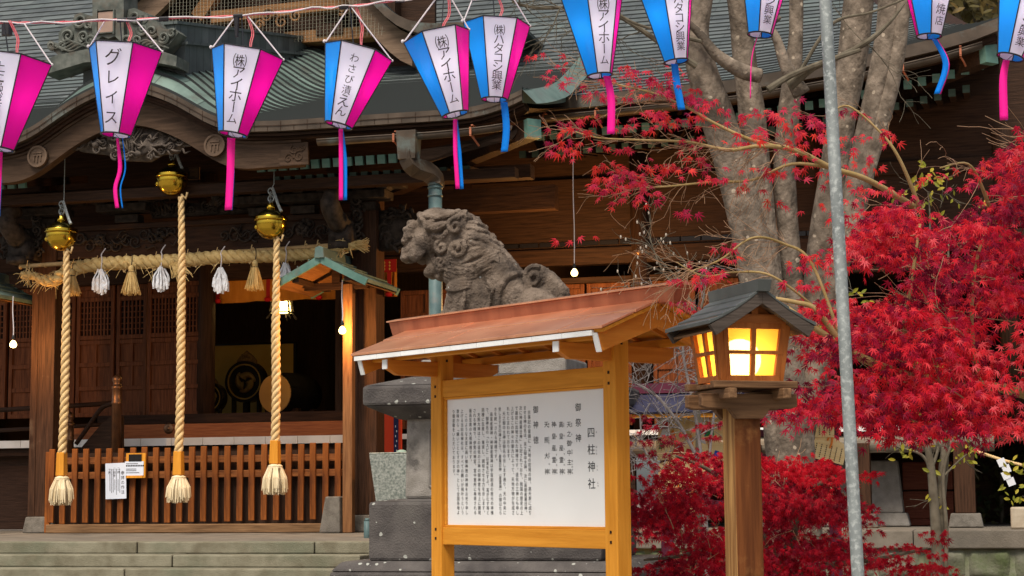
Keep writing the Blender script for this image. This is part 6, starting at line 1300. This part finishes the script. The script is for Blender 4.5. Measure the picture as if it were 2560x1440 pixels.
# right-hand crimson maple
random.seed(23); m1 = thing('maple_tree', 'big crimson maple filling the right side behind the steel pole', 'tree', (P(2680, 1440, 9.6).x, 9.6, 0)); MO = V(m1.location)
cr = MB(); br = MB()
mass = [(2100, 560), (2160, 500), (2230, 470), (2330, 480), (2420, 520), (2470, 500), (2500, 420), (2540, 350), (2640, 320), (2640, 790), (2540, 770), (2500, 760), (2460, 740), (2420, 1000), (2395, 1070), (2330, 1085), (2290, 1040), (2230, 1060), (2170, 1050), (2110, 1070), (2060, 1050), (2020, 1020), (1990, 1010), (2010, 960), (2050, 900), (2080, 830), (2110, 790), (2050, 780), (2075, 730), (2110, 640)]
holes = [(2215, 870, 34, 26), (2262, 800, 24, 30), (2420, 800, 30, 22), (2330, 905, 26, 16), (2480, 610, 22, 30), (2210, 775, 20, 18)]
cs = fill(cr, mass, 225, 8.9, 10.8, 27, .22, .044, holes, gap=3.3, lo=.0, hi=.75, zdroop=.5)
cs += fill(cr, [(2100, 560), (2330, 500), (2500, 520), (2600, 330), (2640, 900), (2440, 900), (2300, 980), (2100, 960), (2120, 800), (2110, 640)], 85, 8.7, 9.3, 18, .19, .043, holes, gap=3.3, lo=.35, hi=1, zdroop=.5)
fill(cr, [(2080, 900), (2430, 880), (2560, 1000), (2570, 1090), (2480, 1080), (2400, 1040), (2380, 1090), (2130, 1075), (2000, 1020)], 40, 8.8, 9.6, 20, .19, .044, (), lo=.35, hi=.8)
fill(cr, [(2575, 330), (2700, 230), (2900, 300), (2960, 700), (2860, 1050), (2580, 1030)], 95, 8.9, 10.4, 24, .22, .044, (), gap=3.3, lo=.05, hi=.8, zdroop=.5)
for x, y, n_ in ((2510, 1060, 6), (2540, 1090, 6), (2556, 1040, 8), (2500, 1030, 3), (2555, 380, 8), (2520, 400, 4)): leaves_at(cr, P(x, y, 9), n_, .09, .045, lo=.7, hi=1)
fill(cr, [(2000, 720), (2070, 700), (2080, 820), (2040, 860), (2025, 800)], 12, 8.9, 9.4, 12, .1, .034, (), lo=.4, hi=.8)
# sparse sprays to the left
SP = MB()
spray = [(1440, 590 - 10, 4, .10), (1415, 300, 8, .09), (1440, 320, 8, .1), (1470, 345, 7, .1), (1400, 340, 5, .08), (1410, 370, 8, .09), (1480, 290, 4, .07), (1545, 170, 6, .1), (1440, 150, 9, .11), (1410, 190, 7, .1), (1380, 180, 3, .06), (1345, 130, 3, .07), (1460, 185, 7, .1), (1590, 170, 9, .11), (1620, 200, 9, .11), (1660, 190, 8, .1), (1570, 210, 6, .1), (1480, 235, 4, .08), (1500, 245, 3, .06), (1545, 240, 2, .05), (1720, 240, 9, .11), (1760, 250, 10, .11), (1800, 270, 9, .11), (1740, 290, 6, .1), (1620, 275, 6, .09), (1655, 310, 6, .08), (1705, 300, 3, .06), (1640, 270, 4, .08), (1520, 410, 10, .09), (1545, 430, 12, .11), (1580, 455, 12, .11), (1510, 445, 8, .09), (1570, 490, 8, .09), (1600, 420, 8, .1), (1530, 470, 5, .08), (1650, 400, 5, .09), (1690, 410, 5, .09), (1620, 480, 5, .08), (1700, 350, 3, .06), (1720, 520, 5, .06), (1790, 430, 5, .08), (1830, 440, 4, .08), (1880, 460, 6, .08), (1900, 280, 8, .1), (1960, 270, 10, .11), (2000, 290, 10, .12), (1850, 330, 6, .1), (1890, 340, 6, .1), (1940, 310, 10, .12), (2030, 330, 7, .1), (2060, 300, 5, .09), (2105, 270, 4, .07), (2090, 350, 5, .09), (2130, 380, 7, .1), (2160, 400, 7, .1), (2200, 330, 3, .06), (2225, 330, 4, .05), (2230, 350, 3, .05), (1970, 420, 5, .08), (2040, 510, 4, .08), (1800, 610, 4, .06), (1820, 605, 3, .05), (1710, 690, 5, .07), (1790, 690, 8, .09), (1770, 665, 4, .07), (1750, 690, 5, .07), (1700, 650, 2, .05), (1840, 640, 3, .05), (1990, 650, 5, .07), (2020, 640, 4, .06), (2000, 360, 7, .1), (2190, 460, 6, .1), (2230, 470, 6, .1), (2100, 440, 5, .1), (2400, 420, 9, .1), (2350, 430, 6, .1), (2440, 400, 4, .08), (1730, 760, 6, .08), (1700, 745, 3, .06), (1930, 500, 3, .06), (2420, 450, 6, .1), (1990, 700, 5, .08), (2010, 760, 6, .09), (1975, 790, 5, .08)]
tips = []
for x, y, n_, R in spray:
    c = P(x, y, 9.0 + random.uniform(-.35, .35)); tips.append(c); leaves_at(SP, c, int(n_ * 1.4), R * 1.15, .040, lo=.25, hi=.9, zdroop=.5)
fill(SP, [(1420, 260), (1520, 150), (1680, 170), (1800, 250), (1960, 240), (2110, 260), (2220, 320), (2180, 480), (2060, 460), (1960, 460), (1850, 480), (1700, 430), (1620, 500), (1500, 470), (1480, 400), (1600, 330)], 34, 8.8, 9.4, 5, .09, .041, (), lo=.2, hi=.85)
TW = MB()
def limb(pts, m=0): return trunk_tube(br, pts, 9, random.random() * 9, 6, .04)
limb([(2680, 1100, 50, 10.4), (2600, 1000, 32, 10.2), (2450, 960, 22, 10), (2300, 945, 20, 9.6), (2200, 915, 22, 9.2), (2110, 870, 20, 9.1), (2010, 800, 15, 9.0), (1965, 768, 13, 9)])
limb([(2110, 870, 18, 9.1), (2040, 775, 15, 9), (1985, 755, 12, 9.0), (1900, 740, 10, 9), (1840, 720, 7, 9)])
trunk_tube(br, [(2690, 1800, 120, 9.6), (2690, 1440, 105, 9.6), (2680, 1100, 85, 9.6), (2660, 900, 60, 9.6), (2640, 600, 40, 9.5), (2620, 380, 25, 9.4)], 14, 3)
MAIN = [[(2290, 520, 18, 9.4), (2170, 450, 15, 9.2), (2080, 420, 14, 9.1), (1985, 375, 14, 9.0), (1900, 365, 10, 9), (1820, 375, 9, 9), (1720, 355, 7, 9), (1600, 350, 6, 9), (1500, 345, 4, 9), (1440, 330, 3, 9)],
 [(1985, 375, 10, 9.0), (1880, 350, 9, 9), (1790, 310, 8, 9), (1720, 270, 7, 9), (1640, 235, 5, 9), (1560, 215, 4, 9), (1470, 190, 3, 9)],
 [(2080, 420, 10, 9.1), (1980, 410, 8, 9.1), (1880, 450, 7, 9.1), (1780, 455, 6, 9), (1680, 465, 5, 9), (1600, 470, 3, 9)],
 [(2110, 870, 10, 9.1), (2030, 660, 8, 9.1), (1960, 610, 7, 9.1), (1880, 595, 6, 9), (1800, 650, 5, 9), (1720, 680, 3, 9)],
 [(2040, 770, 7, 9.1), (1930, 690, 6, 9), (1840, 680, 5, 9), (1760, 690, 4, 9), (1690, 655, 3, 9)], [(2010, 800, 6, 9), (1960, 830, 5, 9), (1900, 850, 4, 9)],
 [(2300, 520, 12, 9.3), (2250, 400, 9, 9.2), (2200, 330, 6, 9.2), (2120, 265, 5, 9.2), (2070, 290, 4, 9.2)], [(2500, 600, 14, 9.5), (2460, 480, 9, 9.3), (2420, 410, 6, 9.2), (2350, 420, 4, 9.1)],
 [(2300, 945, 12, 9.6), (2260, 830, 12, 9.3), (2280, 700, 9, 9.3), (2300, 560, 7, 9.3)], [(2450, 960, 14, 9.4), (2430, 820, 10, 9.3), (2440, 660, 8, 9.3), (2480, 540, 6, 9.3)]]
random.seed(31)
for mi, pts in enumerate(MAIN):
    f, rad = limb(pts); k = len(f)
    for j in range(int(k * (.55 if mi < 6 else .15))):
        i = random.randint(int(k * .25), k - 1); d = (f[i] - f[max(0, i - 1)]); d = d.normalized() if d.length > 1e-6 else V((-1, 0, 0)); s_ = V((random.uniform(-.4, .2), random.uniform(-.6, .6), random.uniform(-.9, .9)))
        twig(TW, f[i], (d + s_).normalized(), random.uniform(.13, .30), max(.0022, rad[i] * .3), 2, spread=.7, nsub=2, minr=.0012, droop=.03)
allpts = []
for c in cs[::5]:
    twig(TW, c + V((random.uniform(.05, .3), .25, random.uniform(-.1, .05))), V((random.uniform(-1, -.2), random.uniform(-.6, .3), random.uniform(-.2, .4))).normalized(), random.uniform(.25, .45), .004, 1, spread=.7)
for mb_, nm, m_ in ((cr, 'crown', leafA), (SP, 'outer_leaves', leafC), (br, 'trunk', twigy), (TW, 'twigs', twigt)):
    mb_.v = [tuple(V(v) - MO) for v in mb_.v]; mb_.build(nm, m_, m1, smooth=(nm == 'trunk'))
# lower deep red maple
random.seed(41); m2 = thing('maple_tree', 'low deep red maple spreading behind the wooden lamp post', 'tree', (P(1940, 1440, 11.4).x, 11.4, 0)); MO = V(m2.location); cr = MB(); TW = MB()
lowmass = [(1590, 1240), (1640, 1180), (1700, 1120), (1780, 1120), (1860, 1120), (1900, 1140), (1985, 1165), (2060, 1150), (2110, 1210), (2125, 1290), (2140, 1380), (2120, 1470), (1600, 1470), (1630, 1400), (1590, 1360)]
cs = fill(cr, lowmass, 270, 10.7, 12.2, 32, .20, .038, [(1640, 1335, 45, 22), (1690, 1215, 22, 22), (1725, 1290, 24, 16), (1612, 1300, 24, 28), (1780, 1345, 20, 14), (1745, 1185, 14, 12)], gap=5.1, lo=.1, hi=.75, zdroop=.5)
fill(cr, [(1930, 1180), (1990, 1130), (2080, 1150), (2180, 1175), (2190, 1205), (2110, 1215), (2000, 1200)], 20, 10.8, 11.4, 20, .16, .038, (), lo=.5, hi=1)
fill(cr, [(2120, 1400), (2160, 1370), (2260, 1350), (2330, 1365), (2350, 1400), (2360, 1470), (2120, 1470)], 26, 10.8, 11.6, 17, .15, .036, (), lo=.3, hi=.9)
for x, y, n_, R in ((1600, 1040, 4, .07), (1625, 1065, 6, .09), (1660, 1100, 8, .1), (1600, 1100, 6, .09), (1640, 1130, 8, .1), (1600, 1155, 7, .1), (1690, 1085, 4, .07), (1765, 1060, 6, .08), (1790, 1090, 6, .09), (1780, 1055, 3, .06), (1585, 1190, 5, .08), (1600, 1280, 6, .1), (1590, 1420, 8, .1), (1860, 1000, 6, .08), (1915, 1010, 8, .1), (1880, 1040, 8, .1), (2330, 1325, 6, .09), (2345, 1345, 6, .08), (2175, 1180, 6, .07)):
    leaves_at(cr, P(x, y, 11 + random.uniform(-.2, .2)), n_ * 2, R, .037, lo=.1, hi=.7)
random.seed(43); tr = MB()
trunk_tube(tr, [(1950, 1560, 50, 11.5), (1955, 1480, 42, 11.5), (1950, 1420, 36, 11.5), (1900, 1330, 24, 11.4), (1850, 1250, 16, 11.3), (1780, 1180, 10, 11.2), (1690, 1140, 6, 11.1)], 10); trunk_tube(tr, [(1950, 1430, 30, 11.5), (1985, 1330, 22, 11.4), (2010, 1240, 15, 11.3), (2090, 1190, 8, 11.1)], 9); trunk_tube(tr, [(1955, 1450, 26, 11.5), (2060, 1415, 18, 11.4), (2180, 1400, 11, 11.2), (2320, 1370, 6, 11.1)], 8); trunk_tube(tr, [(1930, 1400, 24, 11.5), (1800, 1370, 15, 11.4), (1700, 1390, 9, 11.2), (1610, 1400, 5, 11.1)], 8)
v0 = V(P(1950, 1560, 11.5)); tr.tube([V((v0.x, v0.y, -.02)), v0], [.085, .065], 10)
for c in cs[::8]: twig(TW, c, V((random.uniform(-1, 1), random.uniform(-.6, .3), random.uniform(-.2, .5))).normalized(), random.uniform(.2, .35), .004, 1, spread=.7)
cr.add(TW.v, TW.f, 1); cr.t += [0] * len(TW.f)
for mb_, nm, m_ in ((cr, 'crown', [leafB, twigt]), (tr, 'trunk', thinbark)):
    mb_.v = [tuple(V(v) - MO) for v in mb_.v]; mb_.build(nm, m_, m2)
# bare grey shrub
random.seed(53); sh_ = thing('bare_shrub', 'leafless shrub of pale grey crooked twigs between notice board and lamp post', 'shrub', (P(1760, 1440, 12.8).x, 12.8, 0)); MO = V(sh_.location); mb = MB(); Y = 12.8
for pts in ([(1790, 1700, 18.2, Y), (1770, 1440, 15.4, Y), (1755, 1200, 10.5, Y), (1715, 1090, 9.1, Y), (1660, 1010, 7.7, Y), (1620, 975, 6.3, Y), (1580, 955, 3.5, Y)], [(1755, 1150, 9.1, Y), (1735, 1020, 7.7, Y), (1710, 900, 6.3, Y), (1705, 820, 4.9, Y), (1690, 760, 3.5, Y)], [(1770, 1300, 9.8, Y), (1775, 1130, 7.0, Y), (1790, 1000, 5.6, Y), (1800, 900, 4.2, Y)], [(1735, 1020, 5.6, Y), (1760, 930, 4.2, Y), (1740, 860, 2.8, Y)], [(1650, 1180, 7.0, Y), (1610, 1120, 5.6, Y), (1600, 1040, 3.5, Y)], [(1715, 1330, 8.4, Y), (1650, 1200, 7.0, Y), (1620, 1150, 4.9, Y)]):
    f, rad = trunk_tube(mb, pts, 7, random.random() * 5, 5, .05)
    for j in range(len(f)):
        if j > len(f) * .45:
            for _ in range(1): twig(mb, f[j], V((random.uniform(-1, 1), random.uniform(-.5, .5), random.uniform(-.3, .9))).normalized(), random.uniform(.2, .42), max(.004, rad[j] * .45), 2, spread=.8, nsub=3, minr=.0020)
mb.v = [tuple(V(v) - MO) for v in mb.v]; mb.build('stems', twigg, sh_)
# magnolia-like shrub with buds behind the board
random.seed(57); s2 = thing('bare_shrub', 'dark bare twigs with pale buds rising behind the copper roof of the notice board', 'shrub', (P(1740, 1440, 13.2).x, 13.2, 0)); MO = V(s2.location); mb = MB(); bd = MB(); Y = 13.2
for pts in ([(1760, 1750, 26, Y), (1750, 1400, 20, Y), (1745, 1000, 12, Y), (1740, 800, 9, Y), (1715, 735, 7, Y), (1665, 690, 6, Y), (1640, 640, 4, Y), (1620, 580, 3, Y)], [(1745, 900, 8, Y), (1720, 740, 6, Y), (1660, 660, 4, Y), (1618, 610, 3, Y)], [(1742, 820, 6, Y), (1600, 735, 4, Y), (1560, 715, 3, Y)], [(1742, 800, 6, Y), (1760, 720, 4, Y), (1700, 640, 3, Y)]):
    f, rad = trunk_tube(mb, pts, 7, 2, 5, .04)
    for j in range(int(len(f) * .5), len(f)):
        e_ = []; twig(mb, f[j], V((random.uniform(-1, .6), random.uniform(-.4, .4), random.uniform(-.1, 1))).normalized(), random.uniform(.1, .25), .004, 1, spread=.7, nsub=2, ends=e_)
        for q in e_[:1]: bd.ball(q, .007, 6, rz=.014)
mb.add(bd.v, bd.f, 1)
for mb_, nm, m_ in ((mb, 'stems', [thinbark, mat('bud', (.4, .34, .27), rough=.8)]),): mb_.v = [tuple(V(v) - MO) for v in mb_.v]; mb_.build(nm, m_, s2)
# slender tree with yellow green leaves
def oval(mb, p, nr, tip, s, tone):
    nr = nr.normalized(); t = tip - nr * tip.dot(nr); t = t.normalized() if t.length > .01 else nr.orthogonal().normalized(); b_ = nr.cross(t)
    vs = [p + t * (s * a) + b_ * (s * w_) - nr * (.2 * s * a * a) for a, w_ in ((0, 0), (.3, .19), (.65, .21), (1, .03), (.65, -.21), (.3, -.19))]; mb.add(vs, [(0, 1, 2, 3), (0, 3, 4, 5)]); mb.t = mb.t if mb.t is not None else []; mb.t += [tone] * 2
random.seed(61); s3 = thing('slender_tree', 'slender forked tree with a few yellow-green leaf tufts before the stone terrace', 'tree', (P(2335, 1440, 13).x, 13, 0)); MO = V(s3.location); mb = MB(); lv = MB(); Y = 13
ends = []
for pts in ([(2350, 1800, 44, Y), (2345, 1500, 34, Y), (2345, 1400, 30, Y), (2335, 1250, 24, Y), (2325, 1150, 20, Y), (2312, 1090, 14, Y), (2300, 1000, 9, Y), (2290, 900, 6, Y)], [(2345, 1420, 26, Y + .05), (2350, 1300, 22, Y + .05), (2358, 1180, 26, Y + .05), (2368, 1060, 14, Y + .05), (2375, 900, 9, Y), (2370, 600, 5, Y)], [(2362, 1450, 12, Y), (2366, 1330, 12, Y), (2358, 1200, 9, Y), (2372, 1130, 7, Y), (2395, 1080, 4, Y)], [(2330, 1190, 12, Y), (2315, 1150, 9, Y), (2290, 1130, 7, Y), (2240, 1115, 5, Y), (2200, 1080, 4, Y)], [(2325, 1180, 10, Y), (2345, 1120, 8, Y), (2335, 1060, 5, Y)], [(2360, 1190, 6, Y), (2400, 1150, 4, Y), (2440, 1120, 3, Y)], [(2300, 950, 6, Y), (2320, 750, 5, Y), (2325, 560, 4, Y), (2320, 480, 3, Y)]):
    f, rad = trunk_tube(mb, pts, 9, random.random() * 8, 6, .05)
for x, y, n_, R in ((2265, 1130, 9, .08), (2285, 1105, 12, .1), (2400, 1145, 9, .07), (2415, 1130, 16, .1), (2345, 1245, 7, .06), (2330, 1165, 4, .05), (2300, 1060, 14, .13), (2375, 1050, 12, .12), (2310, 470, 26, .18), (2290, 450, 14, .12), (2340, 465, 14, .14), (2230, 860, 14, .14), (2260, 790, 14, .14), (2250, 840, 14, .14), (2150, 740, 8, .1), (2060, 850, 8, .1), (2330, 900, 10, .12), (2200, 900, 10, .12), (2430, 530, 8, .12), (2550, 1180, 20, .12), (2556, 1240, 14, .1), (2350, 520, 10, .14)):
    for k in range(n_): oval(lv, P(x, y, Y) + V((random.gauss(0, R * .6), random.gauss(0, R * .5), random.gauss(0, R * .6))), V((random.uniform(-1, 1), -1, random.uniform(-.3, 1))), V((random.uniform(-1, 1), random.uniform(-.5, .5), random.uniform(-1, .6))), random.uniform(.04, .065), random.random())
    twig(mb, P(x, y, Y), V((random.uniform(-1, 1), 0, random.uniform(-.5, .8))).normalized(), .2, .004, 1)
for mb_, nm, m_ in ((mb, 'trunk', thinbark), (lv, 'crown', leafY)): mb_.v = [tuple(V(v) - MO) for v in mb_.v]; mb_.build(nm, m_, s3, smooth=(nm == 'trunk'))
# trees beyond the hall roof
random.seed(71)
for (x, y, Yb, lb) in ((2440, -10, 42, 'olive-brown treetop showing just above the upturned roof corner'), (2600, -60, 46, 'olive treetop further right beyond the roof corner'), (2300, -90, 48, 'treetop beyond the roof ridge behind the tree stems')):
    c = P(x, y, Yb); t = thing('background_tree', lb, 'tree', (c.x, c.y, 0), group='trees beyond the hall roof'); mb = MB(); O_ = V((c.x, c.y, 0))
    for k in range(2600):
        d = V((random.gauss(0, 1), random.gauss(0, 1), random.gauss(0, 1))).normalized() * (2.6 * random.random() ** .4); d.z *= .8; q = c - O_ + d; nn_ = noise.noise(q * .9)
        if nn_ < -.25: continue
        oval(mb, q, V((random.uniform(-1, 1), -1, random.uniform(0, 1))), V((random.uniform(-1, 1), 0, random.uniform(-1, 1))), random.uniform(.22, .4), min(1, max(0, .45 + nn_ + random.uniform(-.2, .2))))
    mb.build('crown', leafO, t); tb = MB(); tb.tube([(0, 0, 0), (.1, 0, c.z * .5), (0, 0, c.z + .5)], [.35, .25, .08], 10)
    for k in range(6): tb.tube([(0, 0, c.z - 1.5 + .3 * k), (random.uniform(-2, 2), random.uniform(-1, 1), c.z + random.uniform(-.5, 1.5))], [.1, .03], 6)
    tb.build('trunk', thinbark, t)
# dark evergreen hedge in the shade at the right edge and leaf litter
q = L(2520, 1180, 4.2); t = thing('evergreen_hedge', 'dark evergreen shrubs in the shade behind the thin sloping straw rope', 'hedge', B.W((q.x, 4.2, 0)), B.yaw); mb = MB()
random.seed(77)
for k in range(1600): oval(mb, V((random.uniform(-.6, 2.2), random.uniform(-.4, .4), random.uniform(.0, 2.3))), V((random.uniform(-1, 1), -1, random.uniform(0, 1))), V((random.uniform(-1, 1), 0, random.uniform(-1, .5))), random.uniform(.08, .14), random.random())
mb.build('foliage', leafG, t); mb = MB()
for k in range(7): mb.tube([(-.5 + .4 * k, 0, 0), (-.45 + .4 * k, .05, 2.1)], [.03, .012], 6)
mb.build('stems', thinbark, t)
